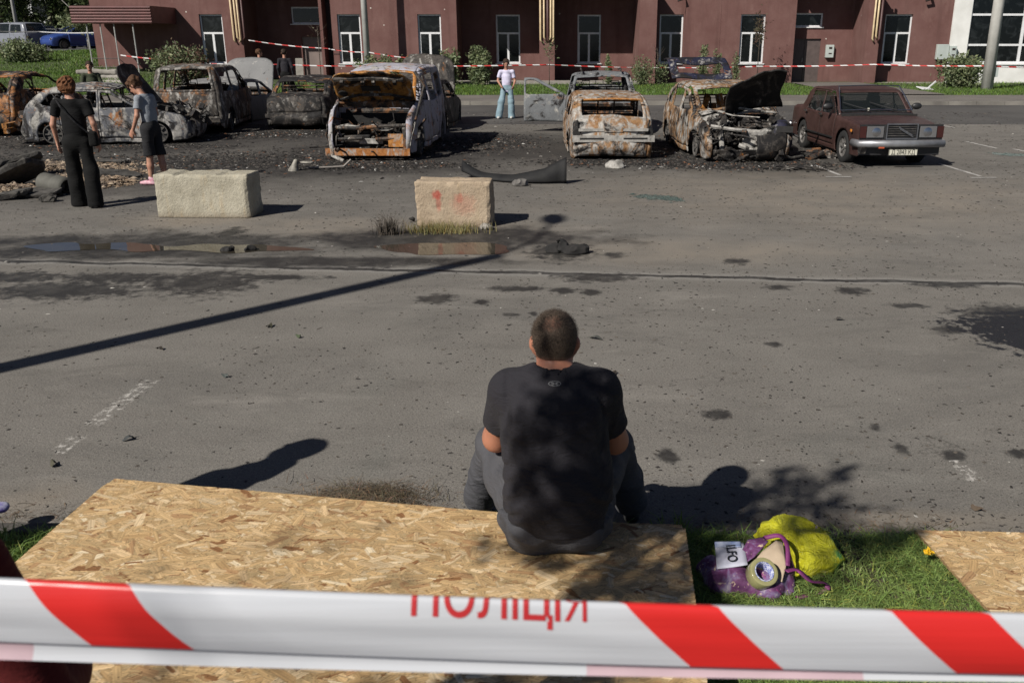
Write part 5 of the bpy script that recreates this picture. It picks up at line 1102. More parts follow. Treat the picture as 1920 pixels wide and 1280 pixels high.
def person(loc, rz, label, J, top, legs, shoes, hair, h=.010, skin='skin2', build=1., sleeve=.5, trouser='long', hairstyle='short', girl=False, topmat_extra=None, headdir=None, leg_w=1.0, hairr=.02, group=None, hands=True, legend=None):
    t = empty('person', loc, rz, label, 'person', group); lo, hi = np.array([-.62, -.55, -.02]), np.array([.62, .6, 1.95])
    Mh = head_frame(headdir or (0, 1, 0)); hc = np.array(J['head'], float); nk = np.array(J['neck']); b = build
    S = SDF(lo, hi, h); pel = np.array(J['pelvis'], float); ch = np.array(J['chest'], float); sh = [np.array(J['shL'], float), np.array(J['shR'], float)]
    head(S, hc, Mh); S.cone(nk - [0, .0, .04], hc - Mh[:, 2] * .06 - Mh[:, 1] * .015, .056, .052, .03)
    S.cone(pel, ch, .12 * b, .125 * b, .05, ((0, 1, 0), .7)); S.cone(sh[0] * .8 + nk * .2 - [0, 0, .03], sh[1] * .8 + nk * .2 - [0, 0, .03], .05, .05, .04)
    for i, q in enumerate('LR'):
        el, wr = np.array(J['el' + q]), np.array(J['wr' + q]); S.cone(sh[i] - [0, 0, .02], el, .045, .036, .03); S.cone(el, wr, .037, .024, .02)
        if hands: hd_ = J.get('hd' + q, unit(wr - el)); pn = J.get('pn' + q, (1 if q == 'L' else -1, 0, 0)); hand(S, wr, hd_, pn, 1 if q == 'L' else -1, J.get('curl', .35))
        kn, an = np.array(J['kn' + q]), np.array(J['an' + q]); hp = pel + [(-.09 if q == 'L' else .09), 0, -.04]; S.cone(hp, kn, .07, .052, .04); S.cone(kn, kn * .55 + an * .45, .052, .05, .03); S.cone(kn * .55 + an * .45, an, .05, .034, .03)
    body = S.build('body', [M[skin], M['lip'], M['eye']], t, mi=facemi(hc, Mh))
    # top
    S = SDF(lo, hi, h); hem = J.get('hem', pel[2] - .06); r = .145 * b
    S.cone([pel[0], pel[1], hem - .03], pel + [0, 0, .12], r * 1.02, r * .98, .03, ((0, 1, 0), .72)); S.cone(pel + [0, 0, .12], ch, r * .98, r * 1.05, .04, ((0, 1, 0), .74))
    S.cone(sh[0] * .86 + nk * .14 - [0, 0, .03], sh[1] * .86 + nk * .14 - [0, 0, .03], .062 * b, .062 * b, .06); S.cone(nk - [0, 0, .07], nk - [0, 0, .025], .085, .07, .05)
    S.half((0, 0, -1), (0, 0, hem)); 
    for i, q in enumerate('LR'):
        el, wr = np.array(J['el' + q]), np.array(J['wr' + q]); U = SDF(lo, hi, h); en = sh[i] + (el - sh[i]) * min(1, sleeve * 1.15)
        if sleeve <= 1: U.cone(sh[i] - [0, 0, .025], en + unit(el - sh[i]) * .03, .062 * b, .060 * b, 0); U.half(unit(el - sh[i]), en)
        else: U.cone(sh[i] - [0, 0, .025], el, .062 * b, .052, 0).cone(el, wr, .052, .042, .02)
        a, c = S.D, U.D; kk = .04; hh = np.maximum(kk - np.abs(a - c), 0) / kk; S.D = np.minimum(a, c) - hh * hh * kk / 4
    S.cone(nk - [0, 0, .005], nk + [0, .0, .1], .066, .07, .01, None, 's'); S.warp(lambda P: .007 * nz(P * np.array([6, 6, 13]), 1, 3) + .003 * nz(P, 26, 5)); S.build('jacket' if sleeve > 1 else 't_shirt', M[top], t)
    # legs
    S = SDF(lo, hi, h)
    S.cone(pel + [0, 0, -.04], pel + [0, 0, .08], .15 * b, .138 * b, .03, ((0, 1, 0), .78))
    for q in 'LR':
        kn, an = np.array(J['kn' + q]), np.array(J['an' + q]); hp = pel + [(-.085 if q == 'L' else .085), 0, -.05]
        if trouser == 'long': S.cone(hp, kn, .095 * b, .078 * leg_w, .035); S.cone(kn, an + [0, 0, -.02], .078 * leg_w, .076 * leg_w, .03)
        else: S.cone(hp, kn + (kn - hp) * .02, .095, .088, .03)
    S.half((0, 0, -1), (0, 0, .022 if trouser == 'long' else J['knL'][2] - .04)); S.half((0, 0, 1), (0, 0, pel[2] + .08)); S.warp(lambda P: .009 * nz(P * np.array([5, 5, 10]), 1, 8) + .004 * nz(P, 22, 2)); S.build('trousers' if trouser == 'long' else 'shorts', M[legs], t)
    for q in 'LR':
        an = np.array(J['an' + q]); S = SDF(an - [.3, .3, .12], an + [.3, .3, .1], .009); shoe(S, an, J.get('toe' + q, (0, 1, 0))); S.build('shoe', M[shoes], t)
    # hair
    S = SDF(hc - .35, hc + .25, .008); T = lambda p: hc + Mh @ np.array(p)
    S.ell(T((0, -.02, .04)), (.078 + hairr, .098 + hairr, .085 + hairr), 0, Mh)
    if hairstyle == 'curly': S.ell(T((0, -.04, .02)), (.105, .105, .115), .03, Mh); S.half(Mh @ np.array([0, 1, -.55]), T((0, .075, .03))); S.warp(lambda P: .022 * np.abs(nz(P, 52, 2)) - .010 + .016 * nz(P, 26, 5))
    elif hairstyle == 'mop': S.ell(T((0, .03, .07)), (.085, .09, .06), .03, Mh); S.half(Mh @ np.array([0, .75, -1]), T((0, .06, .01))); S.warp(lambda P: .011 * nz(P, 48, 2) + .012 * nz(P, 25, 5))
    elif hairstyle == 'long': S.chain([T((0, -.06, .0)), T((.02, -.07, -.12)), T((.05, -.05, -.22))], [.075, .055, .03], .04, ); S.half(Mh @ np.array([0, 1, -.7]), T((0, .062, .04))); S.warp(lambda P: .005 * nz(P * [1, 1, .3], 50, 2))
    else: S.half(Mh @ np.array([0, .9, -1]), T((0, .055, .015))); S.warp(lambda P: .004 * nz(P, 50, 2))
    S.build('hair', M[hair], t); return t
def stand(lean=0, arm=0.06, fwd=0., stride=.0, spread=.09, arml=None):
    return dict(head=(0, .03 + fwd, 1.63), neck=(0, .0 + fwd * .6, 1.475), chest=(0, 0 + fwd * .4, 1.24), pelvis=(0, 0, .93), shL=(-.19, fwd * .5, 1.41), shR=(.19, fwd * .5, 1.41), elL=(-.25, -.03, 1.12), elR=(.25, -.03, 1.12), wrL=(-.25, .06, .88), wrR=(.25, .06, .88),
        knL=(-spread, .02 + stride / 2, .50), knR=(spread, .02 - stride / 2, .50), anL=(-spread * 1.1, stride, .08), anR=(spread * 1.1, -stride, .08))
# youth in black, from behind
J = stand(stride=.10, spread=.12); J.update(head=(-.02, .04, 1.60), wrL=(-.27, .07, .88), elL=(-.265, -.01, 1.12), elR=(.245, -.03, 1.13), wrR=(.255, .03, .89), hem=.84); p = G(152, 388)
p[0] += .10; y1 = person(tuple(p), R(12), 'person with curly auburn hair, black T-shirt and baggy trousers, standing by the rubble', J, 'youth_tee', 'blk_pants', 'grey_shoe', 'hair_red', hairstyle='curly', leg_w=1.25, sleeve=.55)
b = SDF((.05, -.35, .7), (.5, .35, 1.15), .012).boxs((.22, .02, .93), (.06, .13, .11), .04); b.warp(lambda P: .008 * nz(P, 12)); b.build('shoulder_bag', M['blk_pants'], y1)
MB().tube([(-.16, -.05, 1.44), (-.1, -.135, 1.36), (.05, -.15, 1.16), (.2, -.09, .99)], .014, 6, flat=.4).build('strap', M['dark_shorts'], y1)
# boy in grey tee, side on
J = stand(fwd=.06, stride=.02, spread=.08); J.update(head=(0, .17, 1.52), neck=(0, .07, 1.42), chest=(0, .01, 1.22), shL=(-.17, .04, 1.36), shR=(.17, .04, 1.36), elL=(-.21, .06, 1.09), wrL=(-.17, .20, .86), elR=(.21, .02, 1.09), wrR=(.18, .14, .86), hem=.86, knL=(-.08, .03, .50), knR=(.09, -.04, .50), anL=(-.08, .06, .08), anR=(.09, -.08, .08)); p = G(286, 346)
p[0] += .10; y2 = person(tuple(p), R(78), 'person in light grey T-shirt, dark shorts and pink trainers, looking down by the concrete block', J, 'grey_tee', 'dark_shorts', 'pink_shoe', 'hair_brown', trouser='short', hairstyle='mop', headdir=(0, .8, -.55), build=.93, sleeve=.55)
# woman in jeans
J = stand(stride=.05, spread=.13); J.update(elL=(-.25, -.02, 1.12), wrL=(-.22, .17, .98), elR=(.26, .0, 1.12), wrR=(.17, .18, 1.0), anR=(.24, .12, .08), knR=(.16, .08, .5), hem=.80); p = G(951, 222)
y3 = person(tuple(p), R(178), 'person with long dark hair in lilac T-shirt and wide pale jeans, standing on the road', J, 'lilac_tee', 'jeans', 'white_shoe', 'hair_dark', hairstyle='long', build=.95, headdir=(-.15, .9, -.35), leg_w=1.25, sleeve=.6, h=.012); y3.scale = (.98, .98, .95)
# woman in olive jacket between the wrecks
J = stand(); J.update(elL=(-.25, .03, 1.12), wrL=(-.05, .22, 1.05), elR=(.25, .05, 1.12), wrR=(.10, .27, 1.02))
y4 = person((-12.15, 24.4, 0), R(-150), 'person in olive green jacket with tied back hair, standing behind the silver wreck', J, 'olive', 'blk_pants', 'black_shoe', 'hair_dark', sleeve=1.5, headdir=(.25, .95, 0), hairstyle='short', h=.012); y4.scale = (.95,) * 3
J = stand(); J.update(wrL=(-.24, .1, .86))
y5 = person((-9.78, 33.9, .12), R(10), 'person dressed in black standing at the side door with their back turned', J, 'blk_tee', 'blk_pants', 'black_shoe', 'hair_dark', sleeve=1.5, h=.012)
J = stand(); J.update(wrL=(-.24, .1, .86))
y6 = person((-10.75, 34.1, .12), R(-25), 'person in dark navy T-shirt standing left of the one in black by the side door', J, 'navy', 'blk_pants', 'black_shoe', 'hair_brown', sleeve=.55, h=.012, headdir=(.5, .8, 0))
# standing person left of the picture, whose shadow falls over the board
J = stand(spread=.10); J.update(wrL=(-.2, .12, .9))
y7 = person((-2.84, 3.0, .08), R(22), 'person in dark clothes standing at the left end of the chipboard, just outside the picture', J, 'blk_tee', 'blk_pants', 'black_shoe', 'hair_dark', sleeve=.55, h=.014)
M['maroon_cloth'] = cloth('maroon_fleece', (.10, .012, .012), (.07, .008, .008))
# ================= the seated man =================
man = empty('person', (0, 3.15, 0), 0, 'person with cropped hair, black T-shirt and charcoal trousers, sitting on the chipboard sheet', 'person')
O = np.array([0, 3.15, 0]); h = .0075; lo, hi = np.array([-.62, -.35, -.01]), np.array([.62, .95, 1.3])
def Q(x, y, z): return np.array([x, y - 3.15, z])
Mh = head_frame((0, 1, -.10)); hc = Q(0, 3.235, 1.118)
S = SDF(lo, hi, h)
head(S, hc, Mh, s=1.0); S.ell(hc + [0, -.015, .03], (.083, .10, .09), .02, Mh); S.cone(Q(0, 3.16, .96), hc + Mh @ np.array([0, -.02, -.06]), .077, .070, .03)
S.ell(Q(0, 3.155, 1.045), (.074, .045, .02), .02)
S.cone(Q(0, 3.10, .48), Q(0, 3.18, .86), .15, .16, .05, ((0, 1, 0), .7)); S.cone(Q(-.13, 3.19, .93), Q(.13, 3.19, .93), .06, .06, .05)
el = {-1: Q(-.250, 3.33, .665), 1: Q(.256, 3.33, .655)}; wr = {-1: Q(-.10, 3.57, .60), 1: Q(.10, 3.57, .59)}
for s in (-1, 1):
    shd = Q(.195 * s, 3.205, .93); S.cone(shd, el[s], .060, .054, .04); S.cone(el[s] + [0, 0, .005], el[s] * .65 + wr[s] * .35, .053, .048, .03); S.cone(el[s] * .65 + wr[s] * .35, wr[s], .048, .031, .03)
    hand(S, wr[s], (-.55 * s, .8, -.25), (.25 * s, -.25, -.9), -s, .55)
    hp = Q(.11 * s, 3.12, .42); kn = Q(.285 * s, 3.58, .535); an = Q(.355 * s, 3.80, .10); S.cone(hp, kn, .085, .06, .04); S.cone(kn, kn * .6 + an * .4, .06, .058, .03); S.cone(kn * .6 + an * .4, an, .055, .038, .03)
mb = S.build('body', [M['skin'], M['lip'], M['eye']], man, mi=facemi(hc, Mh))
# T-shirt
S = SDF(lo, hi, h)
S.cone(Q(.015, 3.075, .42), Q(.012, 3.065, .58), .188, .195, .05, ((0, 1, 0), .70)); S.cone(Q(.012, 3.065, .58), Q(0, 3.12, .78), .195, .197, .06, ((0, 1, 0), .70)); S.cone(Q(0, 3.12, .78), Q(0, 3.17, .90), .197, .17, .07, ((0, 1, 0), .68))
S.cone(Q(-.168, 3.20, .94), Q(.168, 3.20, .94), .074, .074, .06); S.cone(Q(-.08, 3.165, .975), Q(.08, 3.165, .975), .055, .055, .06); S.cone(Q(0, 3.16, .975), Q(0, 3.165, .998), .085, .078, .03)
S.ell(Q(-.085, 3.06, .86), (.09, .05, .12), .05); S.ell(Q(.085, 3.06, .86), (.09, .05, .12), .05)
S.half((0, -.15, -1), Q(0, 3.0, .405))
for s in (-1, 1):
    shd = Q(.185 * s, 3.205, .925); en = shd + (el[s] - shd) * .66; U = SDF(lo, hi, h); U.cone(shd, en + unit(el[s] - shd) * .05, .080, .073, 0); U.half(unit(el[s] - shd), en)
    U.cone(shd + (el[s] - shd) * .5, el[s], .060, .058, .0, None, 's')
    a, c = S.D, U.D; kk = .05; hh = np.maximum(kk - np.abs(a - c), 0) / kk; S.D = np.minimum(a, c) - hh * hh * kk / 4
S.cone(Q(0, 3.165, 1.0), hc, .073, .076, .006, None, 's')
def folds(P):
    x, y, z = P[..., 0], P[..., 1], P[..., 2]; f = .0035 * nz(P * np.array([4, 4, 16]), 1, 3)
    low = np.clip((.75 - z) / .35, 0, 1); f += .0075 * low * nz(np.stack([x * 5, y * 4, (z + .35 * np.abs(x)) * 26], -1), 1, 6)
    f += .004 * np.exp(-((z - .87 - .25 * x * x) / .012) ** 2) * np.clip(1 - np.abs(x) / .17, 0, 1) * -1
    f += .006 * np.exp(-((np.abs(x) - .185 + (.9 - z) * .02) / .012) ** 2) * np.clip((z - .62) / .1, 0, 1) * (y < 3.2 - 3.15)
    f += .006 * np.sin(90 * (z + .9 * np.abs(x))) * np.exp(-((np.abs(x) - .17) / .06) ** 2) * np.exp(-((z - .60) / .12) ** 2)
    return f
S.warp(folds); S.warp(lambda P: -.034 * np.clip((.86 - P[..., 2]) / .3, .15, 1) * np.clip(.22 - np.abs(nz(np.stack([P[..., 0] * 4.2, P[..., 1] * 2, (P[..., 2] + .5 * np.abs(P[..., 0])) * 13], -1), 1, 11)), 0, 1) - .022 * np.clip(.2 - np.abs(nz(P * np.array([9, 5, 9]), 1, 14)), 0, 1)); tee = S.build('t_shirt', M['blk_tee'], man, relax=1)
# trousers
S = SDF(lo, hi, h)
S.ell(Q(-.085, 3.10, .425), (.125, .135, .125), .06); S.ell(Q(.105, 3.10, .425), (.125, .135, .125), .06); S.cone(Q(.01, 3.11, .46), Q(.01, 3.12, .50), .175, .17, .04, ((0, 1, 0), .72)); S.half((0, .12, 1), Q(0, 3.0, .455))
for s in (-1, 1):
    hp = Q(.11 * s, 3.14, .425); kn = Q(.272 * s, 3.56, .53); an = Q(.372 * s, 3.78, .14); S.cone(hp, hp * .5 + kn * .5 + [0, 0, .01], .112, .096, .05); S.cone(hp * .5 + kn * .5 + [0, 0, .01], kn, .096, .078, .04); S.cone(kn, an, .078, .084, .03); S.half(unit(an - kn) * 1, an) if False else None
S.half((0, 0, -1), Q(0, 0, .085))
g0 = lambda P: .006 * nz(P * np.array([7, 7, 9]), 1, 8) + .0045 * nz(P, 20, 2) + .007 * np.sin(60 * (P[..., 0] * .4 + P[..., 1] + P[..., 2] * .5) + 2 * nz(P, 6, 4)) * np.exp(-((np.abs(P[..., 0]) - .20) / .07) ** 2)
S.warp(g0); S.warp(lambda P: -.036 * np.clip(.25 - np.abs(nz(P * np.array([9, 9, 12]), 1, 21)), 0, 1)); S.D = np.maximum(S.D, (.302 - S._grid((slice(None),) * 3)[..., 2] - 10 * np.clip(S._grid((slice(None),) * 3)[..., 1] - (3.34 - 3.15), 0, 1)).astype(np.float32))
tr = S.build('trousers', M['gry_pants'], man)
b = MB()
for q in (-.075, .055): b.box(Q(q, 2.992, .425), (.014, .012, .055), (.25, 0, 0))
b.build('belt_loop', M['gry_pants'], tr)
for s in (-1, 1):
    an = Q(.39 * s, 3.83, .08); S = SDF(an - [.25, .3, .09], an + [.25, .3, .12], .008); shoe(S, an, (.12 * s, 1, 0), 1.05); S.build('shoe', M['black_shoe'], man)
# cropped hair: a stubble layer that thins out on the crown, and short strands
def scalp(q): # q in head coordinates
    return (q[:, 2] > -.045 - .35 * np.clip(-q[:, 1] - .02, 0, .1) * 0 + np.clip(q[:, 1], 0, 1) * .75) & (q[:, 1] < .085) & ~((np.abs(q[:, 0]) > .072) & (q[:, 2] < .018) & (q[:, 1] > -.055))
t = NT('cropped_hair'); v = t.co(); loc = t.map(v, loc=tuple(-(hc + Mh @ np.array([-.008, -.075, .078])))); n5 = t.noise(v, 90, 4, .75)
crown = t.mr(t.ma('ADD', t.vl(loc), t.ma('MULTIPLY', t.ma('SUBTRACT', n5, .5), .045)), .0, .046)
hc_ = t.mix(t.mr(t.noise(v, 220, 3, .8), .35, .65), (.030, .021, .015), (.105, .078, .058)); zz = t.xyz(t.map(v, loc=tuple(-hc)))[2]
fade = t.mr(t.ma('ADD', zz, t.ma('MULTIPLY', t.ma('SUBTRACT', n5, .5), .03)), -.055, -.022)
skn = t.mix(t.mr(n5, .35, .6), (.26, .115, .075), (.10, .055, .04)); colh = t.mix(crown, skn, hc_); colh = t.mix(fade, (.24, .13, .09), colh); t.bump(t.noise(v, 350, 2, .8), .6, .003); M['cropped'] = t.fin(colh, .8, 0, .2)
S = SDF(hc - .16, hc + .16, .006); S.ell(hc + Mh @ np.array([0, -.015, .03]), (.0905, .1085, .099), .02, Mh); S.cone(hc + Mh @ np.array([0, -.03, -.05]), hc + Mh @ np.array([0, -.03, 0]), .069, .078, .02)
S.half(Mh @ np.array([0, .0, -1]), hc + Mh @ np.array([0, 0, -.050])); S.half(Mh @ np.array([0, 1, -.35]), hc + Mh @ np.array([0, .06, .04]))
for s in (-1, 1): S.ell(hc + Mh @ np.array([.088 * s, -.008, -.02]), (.012, .032, .05), .01, Mh, 's')
hr = S.build('hair', M['cropped'], man); me = hr.data; P = np.array([v_.co[:] for v_ in me.vertices]); Nn = np.array([v_.normal[:] for v_ in me.vertices])
q = (P - hc) @ Mh; ok = np.where((q[:, 2] > -.045) & (np.einsum('ij,ij->i', Nn, P - hc) > .02))[0]; pick = rng.choice(ok, 7000); P0 = P[pick] + rng.normal(size=(7000, 3)) * .003; n0 = Nn[pick]; qq = q[pick]
cen = np.array([-.008, -.075, .078]); rad = qq - cen; dist = np.linalg.norm(rad, axis=1); sw = np.cross(rad, np.array([0, -.6, .8])); dirh = unit_rows = (rad + .6 * sw); dirh = dirh / (np.linalg.norm(dirh, axis=1)[:, None] + 1e-9) @ Mh.T
ln = np.where(qq[:, 2] > .0, .008, .004) * rng.uniform(.6, 1.3, len(P0)); keep = rng.random(len(P0)) < np.clip(dist / .045, .12, 1); P0, n0, dirh, ln = P0[keep], n0[keep], dirh[keep], ln[keep]
d1 = dirh * .75 + n0 * .45; sd_ = np.cross(d1, n0); sd_ /= np.linalg.norm(sd_, axis=1)[:, None] + 1e-9; V = np.stack([P0 - sd_ * .0007, P0 + sd_ * .0007, P0 + d1 * ln[:, None]], 1).reshape(-1, 3)
mesh('hair_strands', V, np.arange(len(V)).reshape(-1, 3), hairmat('cropped_hair_strands', (.025, .018, .013), (.09, .068, .052), 200), hr)
man.scale = (.955, 1, .985); man.location.z = .005
# pale ring mark under the collar
from mathutils.bvhtree import BVHTree
def project(o, pts, d, off=.0015):
    dg = bpy.context.evaluated_depsgraph_get(); bv = BVHTree.FromPolygons([v_.co[:] for v_ in o.data.vertices], [list(p_.vertices) for p_ in o.data.polygons]); out = []
    d = Vector(d).normalized()
    for p_ in pts:
        h_ = bv.ray_cast(Vector(p_) - d * .6, d); out.append(np.array(h_[0]) - np.array(d) * off if h_[0] else np.array(p_))
    return np.array(out)
dd_ = (0, .93, -.36); V = []; Fs = []; c0 = Q(.0, 3.1, 1.0)
def ringpts(rx, rz, n=36, a0=0, a1=2 * math.pi): return [c0 + np.array([rx * math.cos(a), 0, rz * math.sin(a)]) for a in np.linspace(a0, a1, n)]
A, B = ringpts(.025, .0105), ringpts(.0222, .0083); i = 0
for a, b_, c, d in zip(A[:-1], B[:-1], B[1:], A[1:]): V += [a, b_, c, d]; Fs.append((i, i + 1, i + 2, i + 3)); i += 4
for (x0, x1, z0, z1) in ((-.017, -.006, .002, .0055), (.006, .017, .002, .0055), (-.009, -.005, -.004, .002), (.005, .009, -.004, .002), (-.017, -.006, -.0065, -.003), (.006, .017, -.0065, -.003), (-.005, .005, -.0012, .0012)): V += [c0 + np.array([x, 0, z]) * .82 for x, z in ((x0, z0), (x1, z0), (x1, z1), (x0, z1))]; Fs.append((i, i + 1, i + 2, i + 3)); i += 4
mesh('collar_mark', project(tee, V, dd_), Fs, simple('pale_grey_print', (.17, .17, .175), .6), tee)
# ================= chipboard sheets =================
t = NT('oriented_strand_board'); v = t.co(); at = t.attr(); fn = t.noise(v, 420, 3, .8); mm = t.noise(v, 1.1, 4, .6)
c = t.mix(t.mr(fn, .3, .75, 0, .35), at, t.mix(1.0, at, (.55, .5, .42), 'MULTIPLY')); c = t.mix(t.mr(mm, .35, .7, 0, .35), c, t.mix(1.0, c, (.78, .74, .68), 'MULTIPLY'))
t.bump(t.ma('ADD', fn, t.ma('MULTIPLY', t.noise(v, 130, 3), .8)), .25, .003); M['osb'] = t.fin(c, .62, 0, .35)
def osb(corners, z, name, label, axis, st=.0032, th=.014, drop_=.0, seed=1):
    r = np.random.default_rng(seed); cs = np.array(corners, float)[:, :2]; ax = unit([*axis, 0])[:2]; ay = np.array([-ax[1], ax[0]])
    uv = np.stack([cs @ ax, cs @ ay], 1); u0, v0 = uv.min(0); u1, v1 = uv.max(0); nu, nv = int((u1 - u0) / st) + 1, int((v1 - v0) / st) + 1
    C = np.ones((nu, nv, 3)) * np.array([.50, .36, .19]) * r.uniform(.7, 1.1, (nu, nv, 1)); Hh = np.zeros((nu, nv)); area = (u1 - u0) * (v1 - v0)
    pal = np.array([[.58, .40, .205], [.54, .37, .185], [.64, .46, .26], [.47, .31, .15], [.57, .39, .20], [.68, .52, .32], [.41, .25, .125], [.52, .355, .18], [.60, .42, .22]])
    n = int(area * 3400)
    for i in range(n):
        q = i / n; ln = .86 * r.uniform(.012, .05) if q < .45 or r.random() < .3 else r.uniform(.03, .12); wd = ln * r.uniform(.10, .32) if q < .45 else min(.034, ln * r.uniform(.14, .36)); cu, cv = r.uniform(0, nu), r.uniform(0, nv); a = r.normal(0, .55) if r.random() < .8 else r.uniform(-1.6, 1.6)
        R_ = int((ln / 2 + .004) / st) + 2; a0, a1, b0, b1 = max(0, int(cu) - R_), min(nu, int(cu) + R_), max(0, int(cv) - R_), min(nv, int(cv) + R_)
        if a1 <= a0 or b1 <= b0: continue
        I, J_ = np.meshgrid(np.arange(a0, a1) - cu, np.arange(b0, b1) - cv, indexing='ij'); ca, sa = math.cos(a), math.sin(a); U = (I * ca + J_ * sa) * st; W_ = (-I * sa + J_ * ca) * st
        m = (np.abs(U) < ln / 2 - np.abs(W_) * r.uniform(.2, 1.2)) & (np.abs(W_ + .1 * r.normal() * U) < wd / 2)
        if not m.any(): continue
        k = pal[r.integers(len(pal))] * r.uniform(.82, 1.12); fib = 1 + .13 * np.sin(W_ / .0016 + r.uniform(0, 6)) + .10 * np.sin(W_ / .0033 + r.uniform(0, 6) + U * 20)
        if r.random() < .025: k = np.array([.26, .13, .055])
        if r.random() < .018: k = np.array([.76, .63, .43])
        sub = C[a0:a1, b0:b1]; sub[m] = (k * fib[..., None] * r.uniform(.94, 1.06, fib.shape)[..., None])[m]
        hs = Hh[a0:a1, b0:b1]; hs[m] = r.uniform(0, .0011) + .012 * r.normal() * W_[m]
        edge = m & ~((np.abs(U) < ln / 2 - .003) & (np.abs(W_) < wd / 2 - .002)); 
        if r.random() < .5: sub[edge] *= .72
    for _ in range(int(area * 900)):              # small dark splinters and pits
        i, j = r.integers(nu), r.integers(nv); a = r.uniform(-1.5, 1.5)
        for k in range(r.integers(1, 5)):
            ii, jj = int(i + k * math.cos(a)), int(j + k * math.sin(a))
            if 0 <= ii < nu and 0 <= jj < nv: C[ii, jj] *= .45
    I, J_ = np.meshgrid(np.linspace(u0, u1, nu), np.linspace(v0, v1, nv), indexing='ij'); P = np.stack([I, J_], -1).reshape(-1, 2)
    i, j = np.meshgrid(np.arange(nu - 1), np.arange(nv - 1), indexing='ij'); a = (i * nv + j).ravel(); Qd = np.stack([a, a + nv, a + nv + 1, a + 1], 1)
    keep = psdf(P[Qd].mean(1), uv) < 0; X = P[:, :1] * ax + P[:, 1:] * ay; Hf = np.clip(Hh.reshape(-1), -.0006, .0014)
    V = np.hstack([X, (z + Hf)[:, None]]); Qd = Qd[keep]; ids = np.unique(Qd); mp = -np.ones(len(V), int); mp[ids] = np.arange(len(ids))
    rt = empty(name, (0, 0, 0), 0, label, 'board', 'chipboard sheets'); mesh('face', V[ids], mp[Qd], M['osb'], rt, True, col=C.reshape(-1, 3)[ids])
    b = MB(); n = len(cs); B = [(*q, z - .0012) for q in cs]; D = [(*q, z - th) for q in cs]
    for k in range(n): b.add([B[k], B[(k + 1) % n], D[(k + 1) % n], D[k]], [(0, 1, 2, 3)])
    b.add(D, [tuple(range(n))]); b.add([(*q, z - .0016) for q in cs], [tuple(range(n))]); b.build('edge', simple('chipboard_edge', (.34, .22, .11), .9, (.15, .09, .04), 60, .3), rt); return rt
ZB = .30
cor = [G(215, 897, ZB), G(1285, 990, ZB), G(1305, 1130, ZB), G(1328, 1290, ZB)]; dn = unit(cor[3] - cor[2]); cor.append(cor[3] + dn * .45)
lf0, lf1 = G(205, 900, ZB), G(15, 1065, ZB); dl = unit(lf1 - lf0); cor += [lf0 + dl * 1.95, lf0 + dl * .06, lf0 + dl * .02 + np.array([.01, 0, 0])]
bd = osb(cor, ZB, 'chipboard_sheet', 'large chipboard sheet the man in black sits on', cor[1] - cor[0] if False else (cor[1] - cor[0])[:2])
b = MB(); ux = unit(cor[1] - cor[0]); uy = np.array([-ux[1], ux[0], 0])
A0 = cor[0] - uy * .30 + ux * .12; 
for q in (.25, .75, 1.25): 
    p = cor[0] * 1 - uy * q + ux * 1.2; b.box((p[0], p[1], ZB - .062), (2.3, .10, .09), (0, 0, math.atan2(ux[1], ux[0])))
for qx in (.3, 2.2):
    for q in (.25, 1.25): p = cor[0] - uy * q + ux * qx; b.box((p[0], p[1], .10), (.09, .09, .20), (0, 0, math.atan2(ux[1], ux[0])))
b.build('support_frame', M['bark'], bd)
c2 = [G(1155, 980, .27), G(1278, 984, .27), G(1281, 1010, .27), G(1160, 1010, .27)]
osb(c2, .272, 'chipboard_offcut', 'narrow chipboard offcut sticking out from under the big sheet right of the man', (1, 0), st=.006, seed=5)
ZR = .125
osb([G(1715, 993, ZR), G(2150, 1003, ZR), G(2150, 1290, ZR), G(1935, 1290, ZR), G(1862, 1152, ZR)], ZR, 'chipboard_sheet', 'chipboard sheet lying on the grass at the right edge', (1, -.12), seed=3)
# black dial-like disc on the near part of the big sheet
p = G(738, 1312, ZB + .02); dsc = empty('cutting_disc', (p[0], p[1], ZB + .004), 0, 'black round disc with white tick marks lying on the chipboard below the tape', 'disc')
MB().lathe([(.001, .02), (.055, .02), (.06, .017), (.06, .0)], (0, 0, 0), 'z', 40).build('disc', M['black_plastic'], dsc, True)
b = MB()
for k in range(24): a = k * math.pi / 12; b.box((math.cos(a) * (.052 if k % 2 else .049), math.sin(a) * (.052 if k % 2 else .049), .0215), (.012 if k % 2 == 0 else .003, .0028, .001), (0, 0, a))
b.build('tick_marks', simple('white_print', (.7, .7, .68), .6), dsc); MB().lathe([(.001, .026), (.034, .026), (.036, .0205)], (0, 0, 0), 'z', 32).build('hub', M['charred'], dsc, True)

# ================= police tape close to the camera =================
def tp(x, v):
    yt = 1086 + x * .0345 - 6 * math.sin(min(max(x / 1920, 0), 1) * math.pi) * -1; yb = yt + 116 - 4 * x / 1920
    a, b_ = atY(x, yt, .80), atY(x, yb, .80)
    if v >= 0: p = a + (b_ - a) * v; p[1] += .0035 * float(nz(np.array([[x / 260., v * 2.6, 0]]), 1, 4)[0]) * math.sin(math.pi * min(v, 1)) + .0012 * float(nz(np.array([[x / 70., v * 9, 0]]), 1, 9)[0]) * math.sin(math.pi * min(v, 1)); p[1] -= .007 * math.sin(math.pi * min(v, 1)) ** .8; return p
    an = min(-v * 2.6, 2.6); r_ = .013; return a + np.array([0, r_ * math.sin(an), r_ * (1 - math.cos(an)) * -1 + 0 * r_])
t = NT('glossy_tape_film'); v = t.co(); wv = t.noise(t.map(v, (1.5, 1, 60)), 2, 3, .5); t.bump(wv, .3, .002)
tl = t.n('ShaderNodeBsdfTranslucent'); mx = t.n('ShaderNodeMixShader'); mx.inputs[0].default_value = .22
